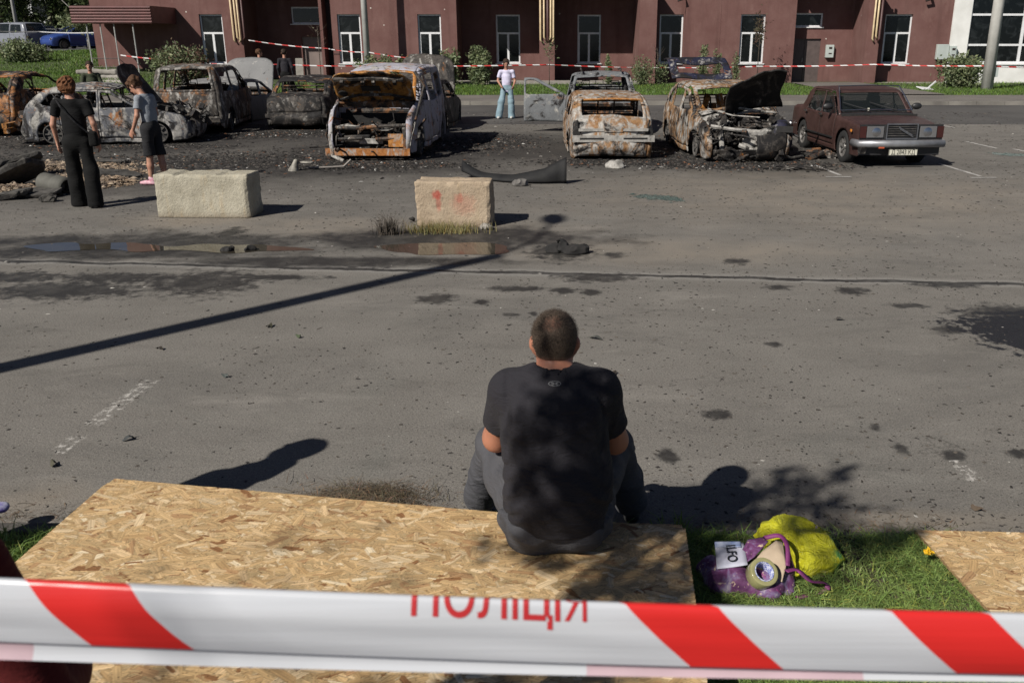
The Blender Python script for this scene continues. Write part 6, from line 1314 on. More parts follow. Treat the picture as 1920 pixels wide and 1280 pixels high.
M['tape_white'] = t.fin((.60, .62, .66), .32, 0, .5); t.set(tl.inputs[0], (.6, .6, .62)); t.t.links.new(t.b.outputs[0], mx.inputs[1]); t.t.links.new(tl.outputs[0], mx.inputs[2]); t.t.links.new(mx.outputs[0], t.o.inputs[0])
t = NT('glossy_red_film'); v = t.co(); t.bump(t.noise(t.map(v, (1.5, 1, 60)), 2, 3, .5), .3, .002); M['tape_red'] = t.fin((.56, .022, .02), .33, 0, .5)
M['tape_pink'] = simple('faint_pink_film', (.52, .38, .42), .4)
near = empty('police_tape', (0, .8, 1.62), 0, 'wide white and red police barrier tape with red lettering, closest of all the tapes', 'barrier tape'); OT = np.array([0, .8, 1.62])
reds = [(50, 243), (1173, 1347), (1672, 1856)]; xs = sorted(set(list(range(-260, 2240, 24)) + [q for r_ in reds for q in r_])); vs = list(np.linspace(-1, 0, 9)[:-1]) + list(np.linspace(0, 1, 15)); V = []; Fs = []; mi = []
def shear(v): return 122 * max(v, -.1)
for x in xs:
    for q in vs: V.append(tp(x + shear(q), q) - OT)
nv_ = len(vs)
for i in range(len(xs) - 1):
    xm = (xs[i] + xs[i + 1]) / 2; red = any(a < xm < b_ for a, b_ in reds)
    for j in range(nv_ - 1): Fs.append((i * nv_ + j, i * nv_ + j + 1, (i + 1) * nv_ + j + 1, (i + 1) * nv_ + j)); mi.append(int(red))
o = mesh('band', V, Fs, [M['tape_white'], M['tape_red']], near, True, mi)
V = []; Fs = []; mi = []; xs2 = list(range(-260, 2240, 40))
for x in xs2:
    yb = 1086 + x * .0345 + 116 - 4 * x / 1920 + 6 * math.sin(min(max(x / 1920, 0), 1) * math.pi); yc = yb + 34 - 20 * x / 1920
    for q in np.linspace(0, 1, 5): p = atY(x, yb - 6 + (yc - yb + 6) * q, .806); p[1] += .004 * math.sin(q * 3.1); V.append(p - OT)
for i in range(len(xs2) - 1):
    for j in range(4): Fs.append((i * 5 + j, i * 5 + j + 1, (i + 1) * 5 + j + 1, (i + 1) * 5 + j)); mi.append(1 if (xs2[i] < 60 or 1060 < xs2[i] < 1600) else 0)
mesh('lower_fold', V, Fs, [M['tape_white'], M['tape_pink']], near, True, mi)
cu = bpy.data.curves.new('txt', 'FONT'); cu.body = 'ПОЛlЦl'; cu.size = 1; cu.resolution_u = 8; cu.offset = .014; to = bpy.data.objects.new('txt', cu); link(to); dg = bpy.context.evaluated_depsgraph_get(); me = bpy.data.meshes.new_from_object(to.evaluated_get(dg)); bpy.data.objects.remove(to)
import bmesh
bm = bmesh.new(); bm.from_mesh(me); xe = max(v_.co.x for v_ in bm.verts) + .09
for poly in ([(.40, 0), (.495, 0), (.495, .72), (.40, .72)], [(.14, .635), (.40, .635), (.40, .72), (.20, .72), (.10, .69)], [(.10, .69), (.035, .62), (.03, .44), (.125, .45), (.125, .60), (.14, .635)], [(.03, .44), (.07, .345), (.16, .305), (.40, .305), (.40, .385), (.17, .385), (.125, .45)], [(.0, 0), (.105, 0), (.31, .305), (.20, .305)]):
    bm.faces.new([bm.verts.new((xe + px_, py_, 0)) for px_, py_ in poly])
for q in np.linspace(-.2, .8, 21): bmesh.ops.bisect_plane(bm, geom=bm.verts[:] + bm.edges[:] + bm.faces[:], plane_co=(0, q, 0), plane_no=(0, 1, 0))
X_ = [v_.co.x for v_ in bm.verts]; x0, x1 = min(X_), max(X_)
cap = .70
for v_ in bm.verts:
    px = 772 + (v_.co.x - x0) / (x1 - x0) * 328; vv = .235 - v_.co.y / cap * .60 + (px - 772) * .00008
    p = tp(px, vv); p[1] -= .0008; 
    if vv < 0: p[2] += .0006
    v_.co = p - OT
bm.to_mesh(me); bm.free(); me.materials.clear(); me.materials.append(simple('red_print', (.50, .03, .035), .4)); lo_ = bpy.data.objects.new('lettering', me); link(lo_, near)
# person in maroon at the left edge, close to the camera
J = stand(spread=.1); J.update(wrL=(-.1, .28, 1.0), elL=(-.26, .02, 1.14), elR=(.275, -.02, 1.15), wrR=(.16, .25, 1.05))
for k_ in list(J): 
    if isinstance(J[k_], tuple): J[k_] = tuple(np.array(J[k_]) * (1, 1, 1.0))
y8 = person((-1.035, 1.10, .10), R(2), 'person in maroon fleece standing at the left edge beside the near tape', J, 'maroon_cloth', 'blk_pants', 'black_shoe', 'hair_dark', sleeve=1.5, h=.011, build=1.02)

# ================= concrete blocks =================
def conc(name, base, dark, red=False):
    t = NT(name); v = t.co(); n = t.noise(v, 3.5, 6, .65); f = t.noise(v, 26, 5, .7); c = t.mix(t.mr(n, .32, .68), dark, base); c = t.mix(t.mr(f, .55, .75, 0, .6), c, tuple(x * .6 for x in base))
    c = t.mix(t.mr(t.noise(t.map(v, (3, 3, .6)), 3, 5, .6), .56, .72, 0, .5), c, (.40, .30, .17)); p = t.vor(v, 30, 'F1', 'Distance'); c = t.mix(t.mr(t.ma('ADD', p, t.ma('MULTIPLY', f, .2)), .22, .16, 0, .6), c, (.12, .10, .08))
    c = t.mix(t.mr(t.xyz(v)[2], .10, -.0, 0, .55), c, (.16, .12, .085))
    if red:
        for (cx, cz, rx, rz, am) in ((-.20, .40, .055, .06, .8), (-.18, .31, .035, .12, .5), (.08, .36, .05, .06, .4), (.13, .28, .16, .14, .25)):
            q = t.map(v, (rx, 1e3, rz), (0, 0, 0), (cx, 0, cz), 'TEXTURE'); c = t.mix(t.mr(t.ma('ADD', t.vl(q), t.ma('MULTIPLY', t.ma('SUBTRACT', f, .5), 1.6)), 1.2, .6, 0, am), c, (.36, .07, .05))
    t.bump(t.ma('ADD', t.ma('MULTIPLY', f, 1.0), n), .8, .02); return t.fin(c, .93, 0, .2)
def block(x, y, rz, L_, W_, H_, label, mm, seed, hole=False, notches=()):
    S = SDF((-L_ / 2 - .04, -W_ / 2 - .04, -.02), (L_ / 2 + .04, W_ / 2 + .04, H_ + .04), .0115); S.boxs((0, 0, H_ / 2), (L_ / 2, W_ / 2, H_ / 2), .012)
    for (nx, w_, dp) in notches: S.ell((nx, -W_ / 2 * .0, H_ + .01), (w_, W_ * .6, dp), .02, None, 's')
    if hole: S.ell((.06, .02, H_ + .005), (.17, .055, .035), .01, None, 's')
    def wf(P):
        e = np.stack([L_ / 2 - np.abs(P[..., 0]), W_ / 2 - np.abs(P[..., 1]), np.minimum(H_ - P[..., 2], P[..., 2] + .05)], -1); e.sort(-1); ed = np.clip(1 - e[..., 1] / .05, 0, 1)
        return .006 * nz(P, 6, seed) + .0012 * nz(P, 40, seed + 1) + .010 * np.clip(nz(P, 28, seed + 8) - .75, 0, 1) + ed * .028 * np.clip(nz(P, 15, seed + 2) + .15, 0, 1) + ed * .012 * np.clip(nz(P, 45, seed + 5), 0, 1)
    S.warp(wf); o = S.build('concrete_block', mm, None, relax=0, smooth=True); o.location = (x, y, 0); o.rotation_euler = (0, 0, rz); return tag(o, label, 'concrete block')
block(-4.56, 11.82, R(-1), 1.22, .52, .56, 'long cream concrete block with notched top edge beside the boy in grey', conc('cream_concrete', (.42, .39, .31), (.29, .265, .205)), 3, notches=((-.30, .07, .035), (.26, .07, .03)))
block(-1.24, 11.18, R(-2), .93, .46, .56, 'shorter buff concrete block with red stains and a hollow in its top', conc('buff_concrete', (.43, .345, .25), (.31, .24, .17), True), 9, hole=True)

# ================= debris =================
def stones(name, C, size, cols, m, label=None, kind='stuff', flat=.5, cat=None):
    n = len(C); base = np.array([[-1, -1, 0], [1, -1, 0], [1, 1, 0], [-1, 1, 0], [0, 0, 1.0]]) * [1, 1, 1]; s = (size * np.clip(rng.lognormal(0, .55, n), .3, 2.3))[:, None, None]
    V = base[None] * rng.uniform(.25, 1.3, (n, 5, 3)); a = rng.uniform(0, 6.28, n); ca, sa = np.cos(a)[:, None], np.sin(a)[:, None]; X = V[..., 0] * ca * 1.3 - V[..., 1] * sa * .8; Y = V[..., 0] * sa * 1.3 + V[..., 1] * ca * .8
    V = np.stack([X, Y, V[..., 2] * flat], -1) * s + C[:, None]; i = np.arange(n)[:, None] * 5; T = np.concatenate([i + np.array([[0, 1, 4]]), i + np.array([[1, 2, 4]]), i + np.array([[2, 3, 4]]), i + np.array([[3, 0, 4]])])
    o = mesh(name, V.reshape(-1, 3), T, m, None, col=np.repeat(cols, 5, 0)); return tag(o, label, cat, kind=kind)
t = NT('loose_stones'); M['stones'] = t.fin(t.attr(), .9, 0, .25); t.bump(t.noise(t.co(), 60, 3), .4, .01)
def pickc(n, pal, w_=None): pal = np.array(pal); return pal[rng.choice(len(pal), n, p=w_)] * rng.uniform(.7, 1.25, (n, 1))
X = rng.uniform(-8, 8, 30000); Y = 3.7 + 26 * rng.random(30000) ** 1.5; X = X * (.45 + Y / 22); k = clump(X, Y, 1.1, -.3) | (rng.random(len(X)) < .35); X, Y = X[k], Y[k]
stones('grit', np.stack([X, Y, 0 * X + .001], 1), .0030 + .00045 * Y, pickc(len(X), [(.035, .032, .03), (.06, .052, .045), (.11, .095, .08), (.38, .36, .33)], [.50, .30, .175, .025]), M['stones'], 'small dark grit and crumbs scattered over the asphalt', flat=.45)
P_ = []
for (cx, cy, sx, sy, n) in ((-3.5, 16.7, 1.5, .35, 2600), (-3.4, 19, 1.6, 2.4, 1600), (3.6, 16.7, 1.3, .35, 3000), (3.6, 19, 1.5, 2, 1200), (1.1, 17.1, 1.2, .3, 1500), (-9.7, 19.8, 2.2, .4, 1600), (-8.3, 22, 1.5, .6, 900), (-6.6, 22.6, 1.2, .7, 1200), (-1.8, 20.5, 1.2, 1.5, 1900), (-10.5, 17, 4, 1.6, 2600), (-6, 17.5, 2.2, 1.2, 1500), (-13, 21.5, 1.5, 1, 800), (2.4, 19, .5, 1.6, 600)):
    P_.append(np.stack([rng.normal(cx, sx * .55, n), rng.normal(cy, sy * .6, n), np.full(n, .002)], 1))
P_ = np.concatenate([P_, *P_[:7]]) + 0. if False else np.concatenate(P_); P_ = np.concatenate([P_, P_ + rng.normal(size=P_.shape) * [.3, .25, 0]]); stones('ash_debris', P_, .016, pickc(len(P_), [(.014, .013, .012), (.035, .032, .03), (.09, .08, .07), (.42, .41, .39), (.16, .075, .04)], [.52, .30, .14, .012, .028]), M['stones'], 'charred crumbs and ash fragments round the burnt wrecks', flat=.6)
# rubble at the crater on the left
rub = []
for (px, py, sx, sy, hh, n) in ((30, 360, .55, .22, .12, 1400), (70, 318, .8, .35, .10, 900), (185, 330, .45, .55, .16, 2000), (200, 345, .3, .3, .12, 900), (110, 312, 1.2, .5, .05, 900)):
    c = G(px, py); q = np.stack([rng.normal(c[0], sx * .6, n), rng.normal(c[1], sy * .7, n), 0 * np.zeros(n)], 1); q[:, 2] = hh * np.exp(-(((q[:, 0] - c[0]) / sx) ** 2 + ((q[:, 1] - c[1]) / sy) ** 2)) * rng.uniform(.2, 1, n); rub.append(q)
rub = np.concatenate(rub); rub = np.concatenate([rub, rub + rng.normal(size=rub.shape) * [.08, .06, .008]]); stones('rubble', rub, .019, pickc(len(rub), [(.26, .19, .13), (.18, .135, .10), (.34, .27, .20), (.07, .055, .045)]), M['stones'], 'tan crushed stone and soil heaped round the hole in the asphalt', flat=.7)
M['tar'] = simple('broken_asphalt', (.075, .07, .063), .95, (.022, .02, .018), 9, .8, 30)
def slab(px, py, L_, W_, H_, rot, z, label, mm='tar', h=.03, name='asphalt_slab', cat='slab', amp=.02):
    p = G(px, py); r = np.random.default_rng(int(px * 7 + py)); n = 22; A = np.linspace(0, 2 * math.pi, n, endpoint=False); rad = 1 + .22 * nz(np.stack([np.cos(A) * 1.5, np.sin(A) * 1.5, 0 * A + px], -1), 1.3, 3) + r.normal(0, .06, n)
    cx = np.sign(np.cos(A)) * np.abs(np.cos(A)) ** .6 * L_ / 2 * rad; cy = np.sign(np.sin(A)) * np.abs(np.sin(A)) ** .6 * W_ / 2 * rad; V = []
    for k, (zz, q) in enumerate(((H_ / 2, .0), (H_ / 2, .55), (H_ / 2, .97), (H_ * .1, 1.0), (-H_ / 2, .93), (-H_ / 2, 0.))):
        for i in range(n): V.append((cx[i] * q + r.normal(0, .008), cy[i] * q + r.normal(0, .008), zz + r.normal(0, .006 if q else 0)))
    Fs = [(k * n + i, k * n + (i + 1) % n, (k + 1) * n + (i + 1) % n, (k + 1) * n + i)[::-1] for k in range(5) for i in range(n)]
    o = mesh(name, V, Fs, M[mm] if isinstance(mm, str) else mm); o.location = (p[0], p[1], z); o.rotation_euler = rot; return tag(o, label, cat)
slab(18, 352, .85, .7, .09, (R(-28), R(-22), .5), .16, 'broken asphalt slab tilted up at the left edge of the rubble', h=.014, amp=.010)
slab(40, 330, .7, .35, .07, (R(-40), R(-15), .7), .22, 'jagged dark asphalt plate standing behind the tilted slab in the rubble', h=.013, amp=.010)
slab(75, 368, .62, .42, .05, (R(6), R(-4), .1), .06, 'flat dark plate lying left of the youth in black', h=.012, amp=.008)
slab(93, 378, .24, .16, .07, (0, 0, .1), .045, 'small brown chunk on the asphalt left of the black trousers', h=.012)
slab(8, 375, .8, .28, .07, (0, R(-10), .4), .06, 'long dark slab at the left edge, lowest of the rubble pieces', h=.014, amp=.010)
slab(215, 335, .7, .35, .06, (R(14), R(8), .6), .08, 'dark asphalt plate lying right of the tan rubble heap', h=.013, amp=.010)
slab(205, 306, .95, .2, .05, (0, 0, -.05), .04, 'long flat dark strip behind the tan rubble', h=.013, amp=.008)
b = MB(); b.lathe([(.13, 0), (.15, .02), (.15, .27), (.14, .28), (.155, .30), (.155, .5), (.12, .52)], (0, 0, 0), 'x', 20); p = G(85, 360); o = b.build('pipe_section', simple('mud_grey_pipe', (.10, .098, .085), .8, (.05, .047, .04), 5, .3), None, True, loc=(p[0], p[1], .15), rot=(0, R(6), R(-25))); tag(o, 'short mud grey pipe section lying in the hole behind the youth in black', 'pipe')
def lump(px, py, r, label, mm='charred', name='charred_lump', seed=0, zs=.6, cat='debris'):
    p = G(px, py); r = np.array(r, float); S = SDF(-r * 1.6, r * 1.6, float(r.min()) / 7).ell((0, 0, 0), r, 0); S.warp(lambda P: r.min() * (.5 * nz(P, .9 / r.min(), seed) + .45 * np.abs(nz(P, 2.2 / r.min(), seed + 1)) - .15)); S.half((0, 0, -1), (0, 0, -r[2] * .45))
    o = S.build(name, M[mm] if isinstance(mm, str) else mm, None, relax=0); o.location = (p[0], p[1], r[2] * .45); return tag(o, label, cat)
lump(1070, 474, (.17, .12, .08), 'black crumpled burnt lump at the right end of the damp strip', seed=1); lump(1040, 472, (.10, .08, .05), 'smaller black burnt lump left of the crumpled one on the damp strip', seed=2)
lump(427, 470, (.08, .06, .045), 'black lump standing in the shallow puddle, left of a pair', seed=3); lump(467, 470, (.06, .05, .04), 'black lump standing in the shallow puddle, right of a pair', seed=4)
lump(773, 416, (.11, .08, .09), 'black bird sized lump at the left foot of the red stained block', seed=5)
lump(914, 430, (.10, .07, .05), 'pale chipped stone at the right foot of the red stained block', 'concrete', 'stone', 6, cat='stone')
lump(971, 348, (.13, .09, .08), 'grey stone in front of the black bumper shell', simple('grey_stone', (.16, .15, .14), .9, (.07, .065, .06), 9, .5), 'stone', 7, cat='stone')
lump(1153, 315, (.17, .12, .08), 'pale crumpled piece behind the rusty hatchback bumper', burnt('ash_scrap', .3, .05, 1., seed=131), 'scrap_metal', 8)
b = MB()
for i in range(5): b.box((.0 + i * .0, 0, 0), (.01, .01, .01))
p = G(563, 320); hb = SDF((-.3, -.2, -.02), (.3, .2, .35), .014).cone((-.12, 0, .0), (-.06, 0, .16), .10, .06, .02).cone((.0, .05, .14), (.2, .05, .14), .06, .05, .02, ((0, 0, 1), .5)); hb.warp(lambda P: .012 * nz(P, 14, 3)); o = hb.build('plastic_fragment', simple('dirty_white_plastic', (.36, .34, .29), .6, (.08, .07, .06), 9), None); o.location = (p[0], p[1], 0); tag(o, 'dirty white plastic fragment on the ground left of the people carrier', 'debris')
p = G(612, 318); o = MB().tube([(-.35, 0, .03), (0, .0, .04), (.3, .05, .05), (.42, .12, .16)], .035, 6, flat=.5).build('trim_strip', simple('dusty_pale_strip', (.22, .2, .18), .8), None, loc=(p[0], p[1], 0)); tag(o, 'bent pale trim strip lying before the people carrier wheel', 'debris')
# detached bumper shell
ts = np.linspace(0, 1, 36); L0, L1 = G(866, 332), G(1062, 345); V = []
for tt in ts:
    bx_ = L0 + (L1 - L0) * tt; off = -.30 * math.sin(math.pi * min(1, tt * 1.05)) ** .9; hh = np.interp(tt, [0, .08, .2, .5, .8, .95, 1], [.16, .13, .09, .10, .22, .36, .40]); zz = np.interp(tt, [0, .12, .25, 1], [.10, .04, .015, .015])
    for q in np.linspace(0, 1, 8): V.append((bx_[0], bx_[1] + off + .16 * q ** 1.5 * (1 - .5 * tt) - .03 * math.sin(q * 3.1), zz + hh * q))
Fs = [(i * 8 + j, i * 8 + j + 1, (i + 1) * 8 + j + 1, (i + 1) * 8 + j) for i in range(35) for j in range(7)]
o = solid(mesh('bumper_shell', V, Fs, simple('scuffed_black_plastic', (.012, .012, .013), .7, (.02, .02, .02), 6, .2, spec=.2), None, True), .012); tag(o, 'curved black bumper shell lying on the asphalt between the blocks and the wrecks', 'bumper')
t = NT('crushed_green_glass'); v = t.co(); M['gglass'] = t.fin(t.mix(t.mr(t.noise(v, 40, 4, .8), .45, .6), (.03, .05, .043), (.17, .22, .20)), .3, 0, .5)
def glassheap(px0, px1, py, n, label):
    a, b_ = G(px0, py), G(px1, py + 6); q = rng.random(n); C = a + (b_ - a) * q[:, None] + rng.normal(size=(n, 3)) * [.03, .10, 0]; C[:, 2] = .003; n_ = len(C)
    o = stones('broken_glass', C, .022, np.ones((n_, 3)), M['gglass'], label, None, .3, 'broken glass'); return o
glassheap(1195, 1275, 368, 420, 'thin line of crushed green windscreen glass on the open asphalt'); glassheap(1866, 1990, 289, 900, 'heap of crushed green glass at the right edge beside the parking line')
p = atY(1735, 178, 40.5); o = MB().box((0, 0, .06), (.7, .5, .03), (.2, .1, .3)).box((.15, -.1, .2), (.55, .04, .05), (0, -.7, .2)).build('broken_window_frame', M['upvc'], None, loc=(p[0], 40.5, .12)); tag(o, 'white broken window frame lying in the grass behind the maroon saloon', 'debris')
b = MB(); p = G(1545, 296)
for i in range(9): b.box((rng.uniform(-.35, .35), rng.uniform(-.3, .3), rng.uniform(.03, .14)), (rng.uniform(.15, .5), .12, .05), tuple(rng.uniform(-.4, .4, 3)))
o = b.build('scrap_metal', M['char_rust'], None, loc=(p[0], p[1], 0)); tag(o, 'rusty scrap lying under the left flank of the maroon saloon', 'debris')
b = MB(); p = G(1440, 318)
for i in range(5): x = rng.uniform(-.5, .4); b.tube([(x, rng.uniform(-.2, .1), .02), (x + .3, rng.uniform(-.2, .1), .06), (x + .6, rng.uniform(-.25, .05), .02)], .022, 5, flat=.6)
o = b.build('scrap_strips', M['char_dark'], None, loc=(p[0], p[1], 0)); tag(o, 'charred strips lying in front of the wreck with the raised hood', 'debris')
# curled dead leaves near the man
def fleaf(px, py, s, label, c=(.07, .065, .04)):
    p = G(px, py, .004); b = MB(); pts = [(math.cos(a) * s * (1 + .25 * math.sin(3 * a + px)), math.sin(a) * s * .55, .012 * math.sin(a * 2 + px) + .012) for a in np.linspace(0, 6.28, 13)[:-1]]; b.add([(0, 0, .02)] + pts, [(0, i, i % 12 + 1) for i in range(1, 13)]); b.tube([(s * .9, 0, .012), (s * 1.5, s * .2, .006)], .0018, 4)
    o = b.build('dead_leaf', simple('dead_leaf_%d' % px, c, .8, tuple(x * .6 for x in c), 30), None, loc=tuple(p), rot=(0, 0, px * .7)); return tag(o, label, 'leaf')
fleaf(1117, 635, .05, 'grey green fallen leaf right of the man\'s head', (.085, .085, .075)); fleaf(1150, 702, .032, 'small brown fallen leaf above the man\'s right shoulder', (.07, .055, .04)); fleaf(505, 613, .045, 'dark fallen leaf near the long lamp shadow, upper one'); fleaf(243, 824, .035, 'dark fallen leaf on the asphalt right of the worn white line', (.05, .055, .055)); fleaf(102, 872, .035, 'dark fallen leaf left of the chipboard corner'); fleaf(421, 706, .03, 'small bluish leaf scrap in the middle of the left asphalt', (.06, .07, .065)); fleaf(1575, 600, .035, 'dark leaf lying alone on the right asphalt', (.04, .035, .03)); fleaf(300, 655, .03, 'dark leaf just below the long lamp shadow, left one', (.05, .04, .03)); fleaf(1830, 955, .03, 'brown leaf near the right chipboard sheet', (.08, .055, .035)); fleaf(560, 632, .028, 'green leaf scrap beside the upper dark leaf', (.05, .07, .03))

# ================= bag, leaflet, roll of tape =================
M['yellow_bag'] = None
t = NT('thin_yellow_plastic'); v = t.co(); nn = t.noise(v, 7, 4, .6, 1.5); X = t.xyz(v); c = t.mix(t.mr(nn, .3, .7), (.58, .55, .02), (.78, .76, .05))
gm = t.ma('MULTIPLY', t.mr(X[0], .11, .15), t.mr(t.noise(v, 22, 3, .6), .42, .56)); c = t.mix(gm, c, (.10, .34, .08)); t.bump(t.ma('ABSOLUTE', t.ma('SUBTRACT', t.noise(v, 13, 6, .62, 1.6), .5)), 1.0, .06)
t.fin(c, .27, 0, .5); tl = t.n('ShaderNodeBsdfTranslucent'); t.set(tl.inputs[0], c); mx = t.n('ShaderNodeMixShader'); mx.inputs[0].default_value = .25; t.t.links.new(t.b.outputs[0], mx.inputs[1]); t.t.links.new(tl.outputs[0], mx.inputs[2]); t.t.links.new(mx.outputs[0], t.o.inputs[0]); M['yellow_bag'] = t.m
pb = G(1485, 1050, .1)
S = SDF((-.24, -.22, -.02), (.24, .28, .32), .0065); S.ell((-.03, .06, .10), (.13, .12, .10), .05); S.ell((.07, -.02, .06), (.10, .12, .075), .05); S.ell((-.09, .10, .13), (.07, .07, .07), .05); S.ell((.13, .0, .05), (.055, .08, .07), .03); S.ell((.03, -.09, .04), (.07, .06, .05), .04)
S.warp(lambda P: .040 * np.abs(nz(P, 9, 3)) - .020 + .026 * np.abs(nz(P, 20, 6)) + .020 * np.abs(nz(P, 40, 9)) - .006); S.D = S.D + .0 ; S.half((0, 0, -1), (0, 0, .002)); o = S.build('plastic_bag', M['yellow_bag'], None, relax=1); o.location = (pb[0] + .01, pb[1], .085); o.scale = (1.08, 1.08, .92); tag(o, 'crumpled yellow plastic bag with green print lying on the grass', 'bag')
t = NT('purple_printed_cloth'); v = t.co(); n1 = t.noise(v, 14, 4, .6, 1.2); c = t.ramp(n1, [(.3, (.05, .015, .05)), (.48, (.125, .04, .115)), (.6, (.17, .12, .23)), (.72, (.34, .29, .33))]); c = t.mix(t.mr(t.noise(v, 45, 3), .62, .7), c, (.55, .42, .3)); t.bump(t.noise(v, 20, 4, .6, 1), .5, .01); M['purple'] = t.fin(c, .6, 0, .3)
M['magenta'] = simple('magenta_webbing', (.22, .035, .16), .6, (.14, .022, .10), 20, .3, 200); M['beige'] = simple('beige_lining', (.46, .37, .27), .8, (.36, .28, .20), 12, .3)
tb = empty('tote_bag', (float(G(1410, 1085, .1)[0]), float(G(1410, 1085, .1)[1]), .085), 0, 'purple patterned tote bag collapsed on the grass, its beige lining showing', 'bag')
def TG(px, py, z=.1): p = G(px, py, z); return p - np.array(tb.location)
S = SDF((-.26, -.16, -.01), (.28, .24, .17), .007); S.chain([TG(1335, 1062, .12), TG(1370, 1085, .12), TG(1440, 1100, .12), TG(1470, 1085, .13)], [.045, .055, .05, .03], .05); S.chain([TG(1325, 1068, .11), TG(1345, 1095, .11), TG(1395, 1102, .10)], [.035, .04, .04], .04); S.chain([TG(1440, 1095, .12), TG(1475, 1050, .13), TG(1480, 1110, .10)], [.03, .03, .02], .03)
S.warp(lambda P: .010 * np.abs(nz(P, 16, 2)) + .005 * nz(P, 38, 4) - .003); S.half((0, 0, -1), (0, 0, .0)); S.build('cloth_body', M['purple'], tb)
def sheet(pts, mm, nm, par, amp=.006, th=.003, sd=1, sub=5):
    bm = bmesh.new(); vs_ = [bm.verts.new(p) for p in pts]; bm.faces.new(vs_); bmesh.ops.triangulate(bm, faces=bm.faces[:]); bmesh.ops.subdivide_edges(bm, edges=bm.edges[:], cuts=sub, use_grid_fill=True); me = bpy.data.meshes.new(nm)
    for v_ in bm.verts: v_.co.z += amp * float(nz(np.array(v_.co)[None], 18, sd)[0])
    bm.to_mesh(me); bm.free(); me.materials.append(mm); me.polygons.foreach_set('use_smooth', [True] * len(me.polygons)); o = bpy.data.objects.new(nm, me); link(o, par); return solid(o, th)
sheet([TG(1412, 1048, .19), TG(1455, 1012, .24), TG(1468, 1015, .23), TG(1474, 1060, .20), TG(1466, 1092, .16), TG(1440, 1072, .17)], M['beige'], 'lining', tb, .004)
sheet([TG(1388, 1040, .19), TG(1402, 1012, .23), TG(1432, 1006, .24), TG(1440, 1016, .24), TG(1414, 1046, .205), TG(1396, 1058, .19)], M['purple'], 'flap', tb, .004, sd=3)
def ribbon(pts, wd, mm, nm, par, wax=(0, 0, 1)):
    P = catmull(pts, 8); T = np.gradient(P, axis=0); V = []
    for p, tt in zip(P, T): s_ = unit(np.cross(tt, wax)) ; V += [p - s_ * wd / 2, p + s_ * wd / 2]
    return solid(mesh(nm, V, [(2 * i, 2 * i + 1, 2 * i + 3, 2 * i + 2) for i in range(len(P) - 1)], mm, par, True), .003)
ribbon([TG(1405, 1058, .17), TG(1428, 1072, .185), TG(1455, 1100, .15), TG(1462, 1112, .12)], .024, M['magenta'], 'strap', tb)
ribbon([TG(1432, 1008, .235), TG(1462, 1004, .26), TG(1476, 1024, .25), TG(1477, 1060, .21)], .018, M['magenta'], 'strap', tb, (0, -.7, .7))
ribbon([TG(1474, 1070, .20), TG(1495, 1068, .19), TG(1520, 1088, .17), TG(1546, 1092, .13), TG(1550, 1104, .11), TG(1525, 1112, .10), TG(1495, 1120, .11)], .022, M['magenta'], 'strap', tb)
M['paper'] = simple('printed_paper', (.33, .32, .38), .6, (.44, .46, .55), 10)
lf = empty('leaflet', (0, 0, 0), 0, 'white leaflet printed ILFO lying on the purple bag', 'leaflet'); cn = [G(1340, 1016, .19), G(1394, 1016, .215), G(1402, 1058, .20), G(1344, 1066, .175)]
sheet(cn, M['paper'], 'sheet', lf, .003, .002, sd=7)
ex = unit((cn[2] - cn[1]) + (cn[3] - cn[0])); ey = unit((cn[1] - cn[0]) + (cn[2] - cn[3])); nn_ = unit(np.cross(ex, ey)); 
if nn_[2] < 0: nn_ = -nn_
ctr = (cn[0] + cn[1] * 1.0 + cn[2] * 1.2 + cn[3]) / 4.2 + nn_ * .009
Mt = Matrix(((ex[0], ey[0], nn_[0], ctr[0]), (ex[1], ey[1], nn_[1], ctr[1]), (ex[2], ey[2], nn_[2], ctr[2]), (0, 0, 0, 1)))
text('ILFO', .056, M['ink'], lf, Mt, ext=.0006)
sheet([cn[0] + nn_ * .004, cn[0] + (cn[1] - cn[0]) * .9 + nn_ * .006, cn[0] + (cn[1] - cn[0]) * .9 + (cn[3] - cn[0]) * .22 + nn_ * .006, cn[0] + (cn[3] - cn[0]) * .22 + nn_ * .004], simple('blue_print', (.10, .15, .30), .5, (.4, .42, .5), 25), 'picture', lf, .001, .001)
t = NT('clear_yellowish_tape'); M['rolltape'] = t.fin((.42, .40, .20), .12, 0, .6, Transmission_Weight=.35, IOR=1.4, Subsurface_Weight=.0)
t = NT('blue_printed_core'); v = t.co(); M['core'] = t.fin(t.mix(t.mr(t.noise(v, 130, 3, .8), .45, .55), (.08, .10, .30), (.45, .47, .55)), .6)
p = G(1420, 1100, .1); rl = empty('tape_roll', (p[0], p[1] - .05, .195), 0, 'roll of clear packing tape with blue printed core leaning on the purple bag', 'tape roll'); rl.rotation_euler = (R(38), R(10), R(8))
bevel(MB().lathe([(.040, -.028), (.058, -.028), (.058, .028), (.040, .028), (.040, -.028)], (0, 0, 0), 'z', 40).build('tape', M['rolltape'], rl, True), .003); MB().lathe([(.0365, -.029), (.0398, -.029), (.0398, .0295), (.0365, .0295), (.0365, -.029)], (0, 0, 0), 'z', 40).build('core', M['core'], rl, True)
p = G(1740, 1036, .17); fl = empty('dandelion', (p[0], p[1], .08), 0, 'yellow dandelion at the edge of the right chipboard sheet', 'flower'); C = rng.normal(size=(140, 3)) * [.007, .007, .004] + [0, 0, .095]; leaves_mesh('flower_head', simple('dandelion_yellow', (.75, .45, .01), .6), C, .008, fl); MB().tube([(0, 0, 0), (.005, 0, .09)], .002, 5).build('stem', M['grass'], fl)
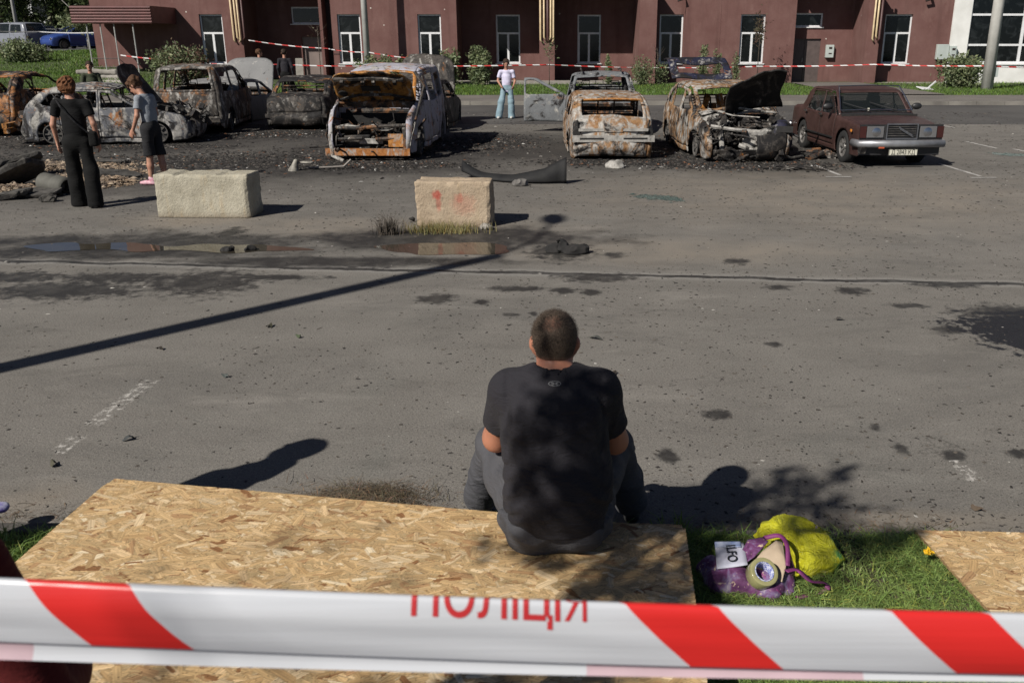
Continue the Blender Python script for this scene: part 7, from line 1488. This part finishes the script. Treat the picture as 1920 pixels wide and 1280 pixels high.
p = G(6, 958, .12); fl = empty('crocus_scrap', (p[0] - .03, p[1], .12), 0, 'purple scrap of wrapping at the left edge of the grass', 'litter'); S = SDF((-.1, -.1, -.03), (.1, .1, .1), .007).ell((0, 0, .02), (.06, .05, .035)); S.warp(lambda P: .012 * np.abs(nz(P, 30, 2))); S.build('scrap', simple('purple_foil', (.10, .06, .35), .4, (.5, .5, .6), 30), fl)
# ================= tree behind the camera whose branch shades man and board =================
tr_ = empty('tree', (-5.3, -3.3, 0), 0, 'tree behind the camera whose leafy branch shades the seated man', 'tree'); OT = np.array([-5.3, -3.3, 0])
b = MB(); b.tube([(0, 0, 0), (.1, .1, 2), (.3, .3, 4), (.3, .3, 6)], [.16, .13, .10, .04], 10); kx = k_ = 1 / math.tan(SUNEL); C = []
def spot(p, zc, r, n):
    n = int(n * (1.9 if p[2] < .35 else 1.25))
    c = np.array([p[0] - (zc - p[2]) * kx * SAZ[0], p[1] - (zc - p[2]) * kx * SAZ[1], zc]); C.append(c + rng.normal(size=(n, 3)) * r * np.array([1, 1, .6])); return c
sp = [spot(p, zc, r, n) for p, zc, r, n in ((atY(1105, 745, 3.04), 4.3, .055, 26), (atY(1075, 790, 3.03), 4.3, .07, 40), (atY(1000, 830, 3.0), 4.2, .05, 22), (atY(1090, 850, 2.97), 4.2, .075, 46), (atY(990, 890, 2.93), 4.2, .06, 30), (atY(1060, 920, 2.93), 4.1, .08, 52), (atY(1130, 900, 2.95), 4.2, .06, 34), (atY(1000, 960, 2.9), 4.1, .05, 22), (atY(1110, 980, 2.92), 4.1, .06, 30), (atY(1130, 780, 3.04), 4.3, .05, 18),
    (G(985, 1040, .3), 4.0, .06, 18), (G(925, 1028, .3), 4.0, .04, 8), (G(1040, 1050, .3), 4.0, .05, 16), (G(1130, 1075, .3), 4.0, .07, 34), (G(1200, 1095, .3), 4.0, .08, 46), (G(1265, 1075, .3), 4.0, .07, 36), (G(1250, 1115, .3), 4.0, .08, 40), (G(1150, 1110, .3), 4.0, .07, 30), (G(1290, 1030, .3), 4.0, .05, 18), (G(1080, 1100, .3), 4.0, .04, 10), (G(900, 1290, .3), 4., .1, 60), (G(1050, 1285, .3), 4., .12, 80),
    (G(1420, 915), 4.4, .10, 36), (G(1500, 900), 4.4, .08, 26), (G(1490, 945), 4.4, .12, 46), (G(1570, 900), 4.5, .05, 14), (G(1560, 960), 4.4, .09, 26), (G(1400, 960), 4.3, .09, 26), (G(1590, 880), 4.5, .03, 7), (G(1600, 1015, .1), 4.3, .07, 34), (G(1660, 1020, .1), 4.3, .08, 40), (G(1570, 1080, .1), 4.2, .05, 12), (G(1350, 930), 4.3, .06, 16), (G(1540, 1000, .1), 4.3, .06, 20), (G(1700, 1000, .1), 4.3, .05, 16))]
hub = np.mean(sp, 0); b.tube([(.3, .3, 4), tuple((hub - OT) * .6 + np.array([0, 0, 1.9])), tuple(hub - OT)], [.07, .04, .018], 8)
for i, q in enumerate(sp): m_ = (hub + q) / 2 + rng.normal(size=3) * .05; b.tube([hub - OT, m_ - OT, q - OT + [.02, .04, 0]], [.010, .006, .003], 5)
b.build('trunk', M['bark'], tr_, True); C.append(np.array([-5.3, -3.3, 5.2]) + rng.normal(size=(2500, 3)) * .55); leaves_mesh('crown', M['leaf'], np.concatenate(C) - OT, .042, tr_)
